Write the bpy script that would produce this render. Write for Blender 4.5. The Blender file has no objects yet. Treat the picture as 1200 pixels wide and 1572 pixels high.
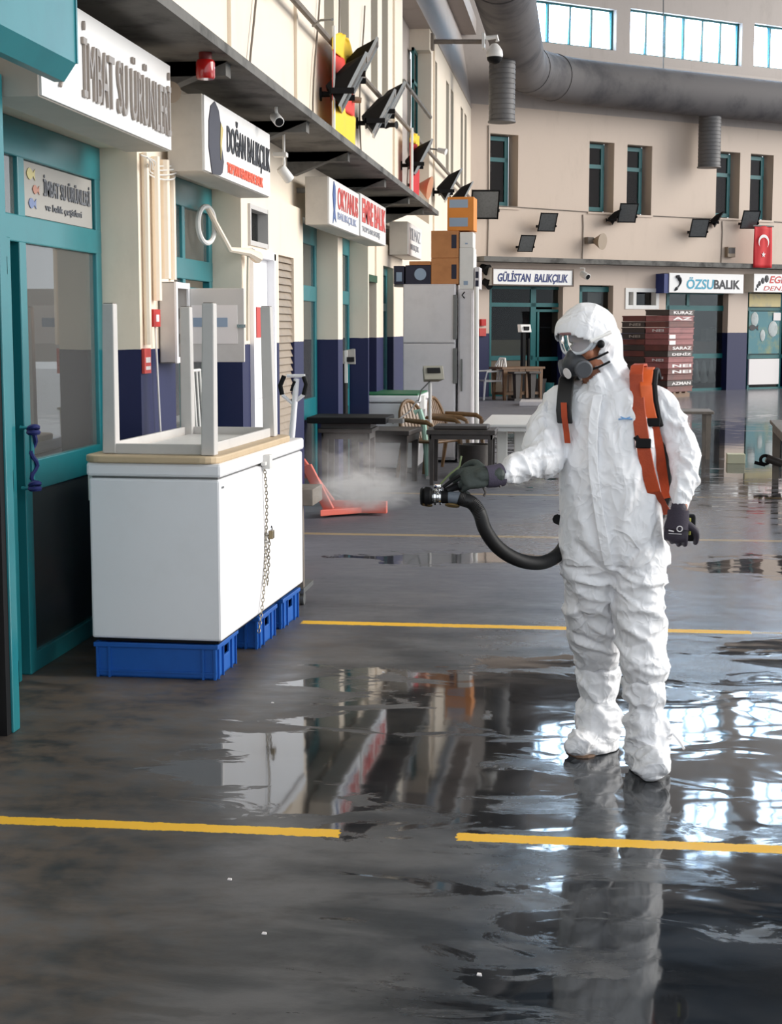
import bpy, bmesh, math, random
from math import sin, cos, tan, pi, atan2, sqrt, radians as R, exp, floor
from mathutils import Vector, Matrix, noise, Quaternion
random.seed(7)
SC = bpy.context.scene
COL = SC.collection
# ------------------------------------------------------------------ camera, world, sun, exposure
FPX = 2400.0; EYE = 1.7; YAW = R(7.0); PITCH = R(6.75)
cam_d = bpy.data.cameras.new('camera'); cam_d.sensor_fit = 'HORIZONTAL'; cam_d.sensor_width = 36.0
cam_d.lens = 36.0 * FPX / 1200.0; cam_d.clip_end = 300
cam = bpy.data.objects.new('camera', cam_d); COL.objects.link(cam)
cam.location = (0, 0, EYE); cam.rotation_euler = (R(90) - PITCH, 0, YAW)
SC.camera = cam
w = bpy.data.worlds.new('daylight'); SC.world = w; w.use_nodes = True
bg = w.node_tree.nodes['Background']; bg.inputs[0].default_value = (0.88, 0.94, 1.0, 1); bg.inputs[1].default_value = 1.5
sun_d = bpy.data.lights.new('sun', 'SUN'); sun_d.energy = 3.1; sun_d.angle = R(38); sun_d.color = (1.0, 0.95, 0.88)
sun = bpy.data.objects.new('sun', sun_d); COL.objects.link(sun)
sun.rotation_euler = Vector((1.0, 0.20, 0.36)).to_track_quat('Z', 'Y').to_euler()
SC.view_settings.view_transform = 'Standard'; SC.view_settings.look = 'None'
try: SC.cycles.volume_bounces = 4
except Exception: pass
SC.view_settings.exposure = 0.0; SC.view_settings.gamma = 1.0; SC.view_settings.use_curve_mapping = False

FW_ = Vector((-sin(YAW)*cos(PITCH), cos(YAW)*cos(PITCH), -sin(PITCH)))
RT_ = Vector((cos(YAW), sin(YAW), 0)); UP_ = RT_.cross(FW_)
EYEV = Vector((0, 0, EYE))
def ray(u, v): return FW_ + RT_*((u-600)/FPX) + UP_*((786-v)/FPX)
def PZ(u, v, z=0.0): d = ray(u, v); return EYEV + d*((z-EYE)/d.z)
def PX(u, v, x): d = ray(u, v); return EYEV + d*(x/d.x)
def PY(u, v, y): d = ray(u, v); return EYEV + d*(y/d.y)

# ------------------------------------------------------------------ materials
def nodes(m): return m.node_tree.nodes, m.node_tree.links
class NB:
    """small node builder"""
    def __init__(s, nt): s.nt = nt
    def n(s, t, **kw):
        nd = s.nt.nodes.new(t)
        for k, v in kw.items():
            if k.startswith('_'): setattr(nd, k[1:], v)
        return nd
    def put(s, sock, v):
        if hasattr(v, 'is_output') or isinstance(v, bpy.types.NodeSocket): s.nt.links.new(v, sock)
        else: sock.default_value = v
    def math(s, op, a, b=None, c=None, clamp=False):
        nd = s.nt.nodes.new('ShaderNodeMath'); nd.operation = op; nd.use_clamp = clamp
        s.put(nd.inputs[0], a)
        if b is not None: s.put(nd.inputs[1], b)
        if c is not None: s.put(nd.inputs[2], c)
        return nd.outputs[0]
    def mix(s, f, a, b):
        nd = s.nt.nodes.new('ShaderNodeMix'); nd.data_type = 'RGBA'
        s.put(nd.inputs[0], f); s.put(nd.inputs[6], a); s.put(nd.inputs[7], b); return nd.outputs[2]
    def fmix(s, f, a, b): return s.math('ADD', a, s.math('MULTIPLY', s.math('SUBTRACT', b, a), f))
    def noise(s, vec, scale, detail=4, rough=0.55, dist=0.0):
        nd = s.nt.nodes.new('ShaderNodeTexNoise'); s.put(nd.inputs['Vector'], vec)
        nd.inputs['Scale'].default_value = scale; nd.inputs['Detail'].default_value = detail
        nd.inputs['Roughness'].default_value = rough; nd.inputs['Distortion'].default_value = dist
        return nd.outputs['Fac']
    def ramp(s, f, lo, hi):
        nd = s.nt.nodes.new('ShaderNodeMapRange'); nd.interpolation_type = 'SMOOTHSTEP'
        s.put(nd.inputs[0], f); s.put(nd.inputs[1], lo); s.put(nd.inputs[2], hi); return nd.outputs[0]
    def scale(s, vec, sc):
        nd = s.nt.nodes.new('ShaderNodeMapping'); s.put(nd.inputs[0], vec); nd.inputs['Scale'].default_value = sc; return nd.outputs[0]
    def bump(s, h, strength, dist=0.01, normal=None):
        nd = s.nt.nodes.new('ShaderNodeBump'); s.put(nd.inputs['Height'], h); s.put(nd.inputs['Strength'], strength)
        nd.inputs['Distance'].default_value = dist
        if normal is not None: s.put(nd.inputs['Normal'], normal)
        return nd.outputs[0]
def rgb(c): return (c[0], c[1], c[2], 1.0)
def srgb(r, g, b):
    f = lambda x: (x/255/12.92) if x/255 <= 0.04045 else ((x/255+0.055)/1.055)**2.4
    return (f(r), f(g), f(b))
def M(name, col, rough=0.5, metal=0.0, var=0.0, col2=None, vscale=6.0, bump=0.0, bscale=40.0, spec=0.5, coat=0.0, stretch=(1,1,1)):
    m = bpy.data.materials.new(name); m.use_nodes = True
    b = m.node_tree.nodes['Principled BSDF']; g = NB(m.node_tree)
    b.inputs['Base Color'].default_value = rgb(col); b.inputs['Roughness'].default_value = rough
    b.inputs['Metallic'].default_value = metal; b.inputs['Specular IOR Level'].default_value = spec
    if coat: b.inputs['Coat Weight'].default_value = coat
    if var or bump:
        geo = g.n('ShaderNodeNewGeometry').outputs['Position']
        v = g.scale(geo, stretch)
        if var:
            c2 = col2 if col2 else tuple(x*0.55 for x in col)
            f = g.ramp(g.noise(v, vscale, 6, 0.62), 0.42, 0.72)
            g.put(b.inputs['Base Color'], g.mix(g.math('MULTIPLY', f, var), rgb(col), rgb(c2)))
        if bump: g.put(b.inputs['Normal'], g.bump(g.noise(v, bscale, 5), bump, 0.004))
    return m
def glass_mat(name, tint=(0.9, 0.95, 0.95), refl=1.0, haze=0.0, hazecol=(0.6,0.6,0.58)):
    m = bpy.data.materials.new(name); m.use_nodes = True; nt = m.node_tree; g = NB(nt)
    for n_ in list(nt.nodes):
        if n_.type == 'BSDF_PRINCIPLED': nt.nodes.remove(n_)
    out = [n_ for n_ in nt.nodes if n_.type == 'OUTPUT_MATERIAL'][0]
    tr = g.n('ShaderNodeBsdfTransparent'); tr.inputs[0].default_value = rgb(tint)
    gl = g.n('ShaderNodeBsdfGlossy'); gl.inputs['Roughness'].default_value = 0.015
    fr = g.n('ShaderNodeFresnel'); fr.inputs[0].default_value = 1.52
    base = tr.outputs[0]
    if haze:
        df = g.n('ShaderNodeBsdfDiffuse'); df.inputs[0].default_value = rgb(hazecol)
        mx0 = g.n('ShaderNodeMixShader'); mx0.inputs[0].default_value = haze
        nt.links.new(tr.outputs[0], mx0.inputs[1]); nt.links.new(df.outputs[0], mx0.inputs[2]); base = mx0.outputs[0]
    mx = g.n('ShaderNodeMixShader')
    g.put(mx.inputs[0], g.math('MULTIPLY', fr.outputs[0], 1.5*refl, clamp=True))
    nt.links.new(base, mx.inputs[1]); nt.links.new(gl.outputs[0], mx.inputs[2]); nt.links.new(mx.outputs[0], out.inputs[0])
    return m
def emit_mat(name, col, strength):
    m = bpy.data.materials.new(name); m.use_nodes = True; b = m.node_tree.nodes['Principled BSDF']
    b.inputs['Base Color'].default_value = rgb(col); b.inputs['Emission Color'].default_value = rgb(col)
    b.inputs['Emission Strength'].default_value = strength; return m

def wall_mat(name, cream, navy=None, zline=1.58, dirt=0.25):
    m = bpy.data.materials.new(name); m.use_nodes = True; b = m.node_tree.nodes['Principled BSDF']; g = NB(m.node_tree)
    pos = g.n('ShaderNodeNewGeometry').outputs['Position']
    f = g.ramp(g.noise(g.scale(pos, (1, 1, 0.35)), 2.2, 7, 0.65), 0.5, 0.8)
    f2 = g.ramp(g.noise(pos, 14, 5, 0.6), 0.55, 0.8)
    f = g.math('MULTIPLY', g.math('ADD', f, g.math('MULTIPLY', f2, 0.4)), dirt)
    c = g.mix(f, rgb(cream), rgb((cream[0]*0.62, cream[1]*0.60, cream[2]*0.56)))
    if navy:
        sp = g.n('ShaderNodeSeparateXYZ'); g.put(sp.inputs[0], pos)
        k = g.math('LESS_THAN', g.math('ADD', sp.outputs[2], g.math('MULTIPLY', g.noise(pos, 9, 2), 0.012)), zline)
        c = g.mix(k, c, rgb(navy))
    g.put(b.inputs['Base Color'], c); b.inputs['Roughness'].default_value = 0.55
    g.put(b.inputs['Normal'], g.bump(g.noise(pos, 30, 4), 0.12, 0.004))
    return m

CREAM = srgb(243, 228, 208); NAVY = srgb(11, 20, 72)
MT = {}
MT['wall'] = wall_mat('painted plaster', CREAM, NAVY)
MT['upper'] = wall_mat('upper plaster', CREAM, None, dirt=0.22)
MT['farwall'] = wall_mat('far plaster', srgb(208, 188, 171), None, dirt=0.25)
MT['farlow'] = wall_mat('far lower plaster', srgb(204, 185, 170), NAVY, 1.55, dirt=0.25)
MT['cove'] = wall_mat('grey upper plaster', srgb(178, 166, 158), None, dirt=0.45)
MT['conc'] = M('weathered concrete', srgb(112, 110, 106), 0.8, var=0.9, col2=srgb(48, 46, 44), vscale=2.5, bump=0.3)
MT['roof'] = M('roof sheet', srgb(70, 72, 78), 0.7, var=0.4)
MT['teal'] = M('teal enamel', srgb(30, 118, 126), 0.28, var=0.25, col2=srgb(20, 88, 98), vscale=3)
MT['teald'] = M('far teal enamel', srgb(14, 98, 100), 0.35, var=0.3, vscale=3)
MT['white'] = M('white enamel', srgb(250, 249, 251), 0.30, var=0.10, col2=srgb(220, 216, 212), vscale=5)
MT['whitep'] = M('white plastic', srgb(232, 230, 226), 0.4, var=0.15, vscale=5)
MT['sign'] = M('sign white acrylic', srgb(244, 242, 240), 0.3, var=0.06, vscale=3)
MT['signside'] = M('sign case', srgb(205, 198, 188), 0.5, var=0.2)
MT['black'] = M('black paint', srgb(16, 16, 18), 0.6, spec=0.2)
MT['blackm'] = M('black rubber', srgb(16, 16, 18), 0.55, bump=0.2, bscale=90)
MT['grey'] = M('grey metal', srgb(120, 120, 118), 0.4, 0.6)
MT['silver'] = M('silver rim', srgb(176, 178, 178), 0.35, 0.5)
MT['chrome'] = M('polished chrome', srgb(225, 225, 225), 0.12, 1.0)
MT['blue'] = M('blue crate plastic', srgb(28, 92, 176), 0.38, var=0.2, vscale=8)
MT['beige'] = M('beige table board', srgb(208, 184, 150), 0.5, var=0.25, col2=srgb(176, 146, 108), vscale=8)
MT['leg'] = M('pale table legs', srgb(206, 202, 198), 0.45, var=0.15)
MT['red'] = M('red plastic', srgb(196, 36, 30), 0.35)
MT['redg'] = M('red lamp glass', srgb(170, 20, 18), 0.15, coat=0.5)
MT['redtxt'] = M('red lettering', srgb(206, 72, 66), 0.5)
MT['orangetxt'] = M('orange lettering', srgb(240, 100, 70), 0.5)
MT['blktxt'] = M('black lettering', srgb(26, 26, 34), 0.5)
MT['navytxt'] = M('navy lettering', srgb(24, 44, 110), 0.5)
MT['cyantxt'] = M('turquoise lettering', srgb(56, 160, 190), 0.5)
MT['greytxt'] = M('brushed steel lettering', srgb(150, 140, 132), 0.35, 0.35)
MT['faintxt'] = M('faded lettering', srgb(150, 152, 158), 0.5)
MT['navybird'] = M('dark bird print', srgb(44, 42, 56), 0.5, var=0.3)
MT['fishblue'] = M('blue fish print', srgb(44, 76, 140), 0.5, var=0.4, col2=srgb(140, 170, 210))
MT['wooddk'] = M('dark stained table', srgb(66, 60, 57), 0.45, var=0.5, col2=srgb(34, 29, 27), vscale=7, bump=0.15)
MT['woodgr'] = M('grey weathered wood', srgb(128, 118, 108), 0.6, var=0.5, vscale=7, bump=0.2)
MT['woodbr'] = M('brown bench wood', srgb(116, 84, 56), 0.5, var=0.5, vscale=5)
MT['wicker'] = M('brown moulded plastic', srgb(118, 88, 56), 0.4, var=0.4, col2=srgb(70, 50, 32), vscale=9)
MT['card'] = M('brown cardboard', srgb(196, 134, 84), 0.75, var=0.4, col2=srgb(160, 104, 62), vscale=5)
MT['cardo'] = M('orange cardboard', srgb(222, 140, 60), 0.7, var=0.3, col2=srgb(190, 110, 44), vscale=5)
MT['navybox'] = M('navy printed box', srgb(20, 22, 50), 0.5)
MT['shutter'] = M('brown shutter slats', srgb(160, 144, 126), 0.5, 0.0, var=0.3)
MT['fridge'] = M('fridge enamel', srgb(222, 218, 220), 0.32, var=0.15)
MT['green'] = M('green rubber rim', srgb(30, 110, 70), 0.5)
MT['steel'] = M('galvanised duct', srgb(98, 94, 94), 0.75, 0.0, var=0.9, col2=srgb(46, 44, 50), vscale=0.8)
MT['steel2'] = M('ribbed duct', srgb(104, 102, 102), 0.55, 0.2, var=0.5, vscale=2)
MT['yellow'] = M('yellow cloth', srgb(250, 206, 50), 0.7)
MT['redcloth'] = M('red cloth', srgb(226, 62, 48), 0.7)
MT['crimson'] = M('crimson flag cloth', srgb(200, 26, 34), 0.7)
MT['tan'] = M('orange horn plastic', srgb(204, 140, 100), 0.5, var=0.3)
MT['beigehorn'] = M('beige horn', srgb(150, 132, 112), 0.5)
MT['coral'] = M('orange red paint', srgb(226, 108, 90), 0.45, var=0.15)
MT['crate1'] = M('maroon crate', srgb(104, 46, 38), 0.5, var=0.5, col2=srgb(60, 30, 28), vscale=3)
MT['crate2'] = M('brown black crate', srgb(56, 42, 38), 0.5, var=0.5, vscale=3)
MT['crate3'] = M('rosy crate', srgb(148, 84, 84), 0.5, var=0.6, vscale=4)
MT['paper'] = M('paper', srgb(236, 230, 228), 0.7)
MT['pblue'] = M('pale blue print', srgb(150, 168, 190), 0.7)
MT['dark'] = M('dark interior', srgb(30, 28, 28), 0.8)
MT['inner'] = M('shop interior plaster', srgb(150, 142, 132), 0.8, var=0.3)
MT['inner2'] = M('plaster with painted shade', srgb(34, 30, 30), 0.8, var=0.3)  # near-black so the rooms look unlit; their shade is in the colour
MT['rope'] = M('navy cord', srgb(22, 34, 96), 0.8, bump=0.4, bscale=200)
MT['chain'] = M('dull chain steel', srgb(150, 142, 128), 0.4, 0.6)
MT['glass'] = glass_mat('storefront glass', (0.84, 0.87, 0.85), 0.9, 0.14, (0.6, 0.6, 0.57))
MT['glassd'] = glass_mat('dark shop glass', (0.58, 0.60, 0.60), 0.22, 0.03, (0.06, 0.06, 0.07))
MT['glassu'] = glass_mat('upper window glass', (0.35, 0.35, 0.36), 0.12, 0.06, (0.35, 0.3, 0.28))
MT['panel'] = M('dark green lower panel', srgb(44, 54, 54), 0.25, var=0.3)
MT['sky'] = emit_mat('clerestory sky glow', (0.60, 0.79, 1.0), 10.0)
MT['lampglass'] = M('lamp glass', srgb(120, 122, 122), 0.12, 0.2, var=0.4, vscale=20)

# floor: dark sealed concrete with wet patches and painted lines
def floor_mat():
    m = bpy.data.materials.new('wet market floor'); m.use_nodes = True; nt = m.node_tree
    b = nt.nodes['Principled BSDF']; g = NB(nt)
    pos = g.n('ShaderNodeNewGeometry').outputs['Position']
    sp = g.n('ShaderNodeSeparateXYZ'); g.put(sp.inputs[0], pos); X, Y = sp.outputs[0], sp.outputs[1]
    nbig = g.noise(pos, 0.55, 5, 0.55, 0.3)
    nmed = g.noise(g.scale(pos, (1.0, 1.7, 1)), 1.6, 6, 0.6, 0.4)
    nfine = g.noise(pos, 9, 6, 0.65)
    c = g.mix(g.ramp(nmed, 0.36, 0.66), rgb(srgb(38, 42, 45)), rgb(srgb(88, 88, 88)))
    nst = g.noise(g.scale(pos, (0.8, 3.2, 1)), 2.6, 7, 0.66, 0.6)
    c = g.mix(g.math('MULTIPLY', g.ramp(nst, 0.52, 0.66), g.math('MULTIPLY', g.ramp(Y, 8.0, 5.2), g.ramp(X, -2.0, 0.2))), c, rgb(srgb(26, 31, 35)))
    # worn, brownish strip beside the shop fronts
    bx = g.math('ADD', X, g.math('MULTIPLY', nbig, 1.5))
    brown = g.math('MULTIPLY', g.ramp(bx, 0.1, -1.1), g.ramp(Y, 10.5, 7.5))
    c = g.mix(g.math('MULTIPLY', brown, g.ramp(nfine, 0.25, 0.75)), c, rgb(srgb(96, 84, 72)))
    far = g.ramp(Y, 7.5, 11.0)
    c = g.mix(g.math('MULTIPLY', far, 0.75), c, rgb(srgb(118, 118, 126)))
    c = g.mix(g.math('MULTIPLY', g.ramp(nfine, 0.55, 0.8), 0.25), c, rgb(srgb(24, 24, 26)))
    # puddles: three world-space patches plus noise
    def blob(cx, cy, rx, ry):
        dx = g.math('DIVIDE', g.math('SUBTRACT', X, cx), rx); dy = g.math('DIVIDE', g.math('SUBTRACT', Y, cy), ry)
        d = g.math('SQRT', g.math('ADD', g.math('MULTIPLY', dx, dx), g.math('MULTIPLY', dy, dy)))
        return g.math('SUBTRACT', 1.0, d)
    bs = [blob(-0.75, 5.95, 0.75, 0.75), blob(-0.25, 7.1, 0.9, 0.75), blob(1.1, 6.3, 1.6, 1.4), blob(1.0, 4.0, 1.25, 1.6),
          blob(2.0, 8.3, 1.4, 0.6), blob(-0.9, 11.4, 0.9, 0.35), blob(1.6, 11.3, 1.0, 0.5), blob(3.0, 22.0, 3.4, 7.5), blob(0.0, 25.0, 2.0, 4.0)]
    k = bs[0]
    for q in bs[1:]: k = g.math('MAXIMUM', k, q)
    nw = g.noise(g.scale(pos, (1.0, 2.1, 1)), 1.9, 8, 0.66, 0.8)
    wet = g.ramp(g.math('ADD', k, g.math('MULTIPLY', g.math('SUBTRACT', nw, 0.5), 3.6)), 0.02, 0.20)
    damp = g.ramp(g.math('ADD', g.math('MULTIPLY', X, 0.22), g.math('ADD', nbig, g.math('MULTIPLY', nst, 0.5))), 0.30, 0.95)
    c = g.mix(g.math('MULTIPLY', wet, 0.72), c, rgb(srgb(22, 26, 31)))
    # yellow lines
    edge = g.math('MULTIPLY', g.math('SUBTRACT', g.noise(pos, 26, 4, 0.7), 0.5), 0.035)
    def line(y0, hw, x0, x1, slope=0.0):
        yy = g.math('SUBTRACT', Y, g.math('MULTIPLY', X, slope))
        d = g.math('ABSOLUTE', g.math('SUBTRACT', yy, y0))
        a = g.math('LESS_THAN', g.math('ADD', d, edge), hw)
        a = g.math('MULTIPLY', a, g.math('GREATER_THAN', g.math('ADD', X, g.math('MULTIPLY', edge, 1.5)), x0))
        return g.math('MULTIPLY', a, g.math('LESS_THAN', g.math('ADD', X, g.math('MULTIPLY', edge, 1.5)), x1))
    L = [line(5.06, 0.041, -4, -0.80), line(5.075, 0.041, -0.40, 6), line(8.80, 0.05, -1.60, 0.95), line(12.67, 0.06, -2.35, 7),
         line(15.9, 0.06, -2.3, 7), line(8.80, 0.03, 0.95, 3.2)]
    strong = g.math('MAXIMUM', g.math('MAXIMUM', L[0], L[1]), L[2])
    pale = g.math('MAXIMUM', g.math('MAXIMUM', L[3], L[4]), L[5])
    c = g.mix(g.math('MULTIPLY', pale, 0.55), c, rgb(srgb(196, 168, 112)))
    c = g.mix(g.math('MULTIPLY', strong, g.math('SUBTRACT', 1.0, g.math('MULTIPLY', g.ramp(nfine, 0.66, 0.8), 0.5))), c, rgb(srgb(246, 190, 40)))
    g.put(b.inputs['Base Color'], c)
    rdry = g.math('SUBTRACT', 0.50, g.math('MULTIPLY', damp, 0.32))
    rdry = g.math('ADD', rdry, g.math('MULTIPLY', g.math('SUBTRACT', nfine, 0.5), 0.22))
    rough = g.fmix(wet, rdry, 0.045)
    rough = g.fmix(g.math('MULTIPLY', strong, 0.9), rough, 0.45)
    g.put(b.inputs['Roughness'], rough)
    b.inputs['IOR'].default_value = 1.40; g.put(b.inputs['Specular IOR Level'], g.math('ADD', 0.5, g.math('MULTIPLY', wet, 0.25)))
    wave = g.noise(g.scale(pos, (1.0, 1.25, 1)), 2.1, 2, 0.45, 0.7)
    wamp = g.math('ADD', 0.012, g.math('MULTIPLY', g.math('MULTIPLY', g.ramp(X, -0.7, 0.6), g.math('MULTIPLY', g.ramp(Y, 16.0, 9.0), g.math('ADD', 0.3, g.math('MULTIPLY', g.ramp(Y, 3.9, 5.4), 0.7)))), 0.070))
    amp = g.math('ADD', g.math('MULTIPLY', wet, wamp), g.math('MULTIPLY', g.math('MULTIPLY', g.math('SUBTRACT', 1.0, wet), 0.10), g.ramp(Y, 13.0, 7.0)))
    n1 = g.bump(wave, amp, 0.05)
    n2 = g.bump(nfine, g.math('MULTIPLY', g.math('ADD', 0.01, g.math('MULTIPLY', g.math('SUBTRACT', 1.0, wet), 0.16)), g.ramp(Y, 15.0, 8.0)), 0.006, n1)
    g.put(b.inputs['Normal'], n2)
    return m
MT['floor'] = floor_mat()

# ------------------------------------------------------------------ mesh builder
class MB:
    def __init__(s, mat=None): s.v = []; s.f = []; s.M = mat if mat is not None else Matrix.Identity(4)
    def add(s, vs, fs):
        o = len(s.v); s.v += [s.M @ Vector(p) for p in vs]; s.f += [tuple(i+o for i in f) for f in fs]; return s
    def box(s, x0, x1, y0, y1, z0, z1):
        x0, x1 = sorted((x0, x1)); y0, y1 = sorted((y0, y1)); z0, z1 = sorted((z0, z1))
        return s.add([(x0,y0,z0),(x1,y0,z0),(x1,y1,z0),(x0,y1,z0),(x0,y0,z1),(x1,y0,z1),(x1,y1,z1),(x0,y1,z1)],
                     [(0,3,2,1),(4,5,6,7),(0,1,5,4),(1,2,6,5),(2,3,7,6),(3,0,4,7)])
    def hexa(s, p):  # 8 points: bottom 4 (ccw), top 4
        return s.add(p, [(0,3,2,1),(4,5,6,7),(0,1,5,4),(1,2,6,5),(2,3,7,6),(3,0,4,7)])
    def prism(s, poly, y0, y1):   # poly in (x,z), extruded along y
        n = len(poly)
        a = sum(poly[i][0]*poly[(i+1)%n][1]-poly[(i+1)%n][0]*poly[i][1] for i in range(n))
        if a < 0: poly = poly[::-1]
        vs = [(p[0], y0, p[1]) for p in poly] + [(p[0], y1, p[1]) for p in poly]
        fs = [tuple(range(n)), tuple(range(2*n-1, n-1, -1))]
        fs += [(i, n+i, n+(i+1)%n, (i+1)%n) for i in range(n)]
        return s.add(vs, fs)
    def tube(s, pts, r, n=10, closed=False, flat=None):
        pts = [Vector(p) for p in pts]; m = len(pts)
        rr = r if isinstance(r, (list, tuple)) else [r]*m
        vs = []; fs = []; nrm = None
        for i in range(m):
            if closed: t = pts[(i+1)%m] - pts[i-1]
            else: t = pts[min(i+1, m-1)] - pts[max(i-1, 0)]
            t.normalize()
            if nrm is None:
                nrm = t.orthogonal().normalized()
                if flat is not None:
                    nrm = (Vector(flat) - t*Vector(flat).dot(t)).normalized()
            else: nrm = (nrm - t*nrm.dot(t)).normalized()
            bn = t.cross(nrm)
            for k in range(n):
                a = 2*pi*k/n
                vs.append(pts[i] + nrm*(cos(a)*rr[i]) + bn*(sin(a)*rr[i]))
        for i in range(m if closed else m-1):
            j = (i+1) % m
            for k in range(n):
                fs.append((i*n+k, i*n+(k+1)%n, j*n+(k+1)%n, j*n+k))
        if not closed:
            fs.append(tuple(range(n-1, -1, -1))); fs.append(tuple((m-1)*n+k for k in range(n)))
        return s.add(vs, fs)
    def cyl(s, a, b, r, r2=None, n=16): return s.tube([a, b], [r, r if r2 is None else r2], n)
    def lathe(s, o, ax, prof, n=24):   # prof: list of (distance along axis, radius)
        ax = Vector(ax).normalized(); u = ax.orthogonal().normalized(); w_ = ax.cross(u); o = Vector(o)
        vs = []; fs = []; m = len(prof)
        for d, r in prof:
            for k in range(n):
                a = 2*pi*k/n; vs.append(o + ax*d + (u*cos(a) + w_*sin(a))*max(r, 1e-4))
        for i in range(m-1):
            for k in range(n): fs.append((i*n+k, i*n+(k+1)%n, (i+1)*n+(k+1)%n, (i+1)*n+k))
        fs.append(tuple(range(n-1, -1, -1))); fs.append(tuple((m-1)*n+k for k in range(n)))
        return s.add(vs, fs)
    def ball(s, c, r, n=16, mat=None):
        r = (r, r, r) if not isinstance(r, (tuple, list)) else r
        c = Vector(c); vs = []; fs = []; m = n//2
        mat = mat or Matrix.Identity(3)
        for i in range(m+1):
            th = pi*i/m
            for k in range(n):
                a = 2*pi*k/n
                p = Vector((sin(th)*cos(a)*r[0], sin(th)*sin(a)*r[1], cos(th)*r[2])); vs.append(c + mat @ p)
        for i in range(m):
            for k in range(n): fs.append((i*n+k, (i+1)*n+k, (i+1)*n+(k+1)%n, i*n+(k+1)%n))
        return s.add(vs, fs)
    def ring(s, c, ax, R_, r, n=28, k=8):
        ax = Vector(ax).normalized(); u = ax.orthogonal().normalized(); w_ = ax.cross(u); c = Vector(c)
        return s.tube([c + (u*cos(2*pi*i/n) + w_*sin(2*pi*i/n))*R_ for i in range(n)], r, k, closed=True)
    def strip(s, pts, width, thick):   # ribbon: pts with width vectors and normals
        vs = []; fs = []
        for p, wv, nv in pts:
            p = Vector(p); wv = Vector(wv)*(width/2); nv = Vector(nv)*thick
            vs += [p-wv, p+wv, p+wv+nv, p-wv+nv]
        m = len(pts)
        for i in range(m-1):
            for k in range(4): fs.append((i*4+k, i*4+(k+1)%4, (i+1)*4+(k+1)%4, (i+1)*4+k))
        fs.append((3,2,1,0)); fs.append(tuple((m-1)*4+k for k in range(4)))
        return s.add(vs, fs)

RM = {}
def tag(o, label=None, cat=None, group=None, kind=None):
    if label: o['label'] = label
    if cat: o['category'] = cat
    if group: o['group'] = group
    if kind: o['kind'] = kind
    return o
def thing(name, label, cat, loc=(0,0,0), rz=0.0, group=None, kind=None):
    o = bpy.data.objects.new(name, None); o.empty_display_size = 0.1; COL.objects.link(o)
    o.location = loc; o.rotation_euler = (0, 0, rz)
    RM[o.name] = Matrix.Translation(Vector(loc)) @ Matrix.Rotation(rz, 4, 'Z')
    return tag(o, label, cat, group, kind)
def O(name, mb, mat, parent=None, label=None, cat=None, group=None, kind=None, smooth=False, bevel=0.0, origin=None, sub=0):
    me = bpy.data.meshes.new(name)
    if parent is not None: base = RM[parent.name]
    else:
        if origin is None:
            xs = [v.x for v in mb.v]; ys = [v.y for v in mb.v]; zs = [v.z for v in mb.v]
            origin = ((min(xs)+max(xs))/2, (min(ys)+max(ys))/2, min(zs))
        base = Matrix.Translation(Vector(origin))
    inv = base.inverted()
    me.from_pydata([inv @ v for v in mb.v], [], mb.f); me.update()
    bm = bmesh.new(); bm.from_mesh(me); bmesh.ops.recalc_face_normals(bm, faces=bm.faces); bm.to_mesh(me); bm.free()
    o = bpy.data.objects.new(name, me); COL.objects.link(o)
    me.materials.append(MT[mat] if isinstance(mat, str) else mat)
    if smooth:
        for p in me.polygons: p.use_smooth = True
        try: me.set_sharp_from_angle(angle=R(smooth if smooth is not True else 40))
        except Exception: pass
    if bevel:
        md = o.modifiers.new('bevel', 'BEVEL'); md.width = bevel; md.segments = 2; md.limit_method = 'ANGLE'; md.angle_limit = R(40)
    if sub:
        md = o.modifiers.new('sub', 'SUBSURF'); md.levels = sub; md.render_levels = sub
    if parent is not None: o.parent = parent
    else: o.location = origin
    RM[o.name] = base
    return tag(o, label, cat, group, kind)
def dup(o, loc=None, rz=None, label=None, group=None, parent=None, scale=None, name=None, mats=None):
    c = o.copy(); COL.objects.link(c)
    if parent is not None: c.parent = parent
    if loc is not None: c.location = loc
    if rz is not None: c.rotation_euler = (0, 0, rz)
    if scale is not None: c.scale = (scale,)*3
    if label: c['label'] = label
    if group: c['group'] = group
    for ch in o.children: dup(ch, parent=c)
    return c

LW = Matrix(((0,-1,0,0),(1,0,0,0),(0,0,1,0),(0,0,0,1)))      # left wall frame: x runs along the shops, y into the wall, z up
DV = Vector((0.783, 0.622, 0)).normalized(); NV = Vector((0.622, -0.783, 0)).normalized(); CO = Vector((-2.75, 38.0, 0))
FM = Matrix(((DV.x, -NV.x, 0, CO.x), (DV.y, -NV.y, 0, CO.y), (0, 0, 1, 0), (0, 0, 0, 1)))
FRZ = atan2(DV.y, DV.x)
FMI = FM.inverted()
def FP(u, v, off=0.0):     # pixel -> (along far wall, height), on the plane off metres in front of the far wall
    d = ray(u, v); c0 = CO + NV*off
    t = (c0 - EYEV).dot(NV) / d.dot(NV); p = FMI @ (EYEV + d*t); return p.x, p.z
def frect(u0, v0, u1, v1, off=0.0):
    um = (u0+u1)/2; vm = (v0+v1)/2
    return FP(u0, vm, off)[0], FP(u1, vm, off)[0], FP(um, v1, off)[1], FP(um, v0, off)[1]
_tc = {}
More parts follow.
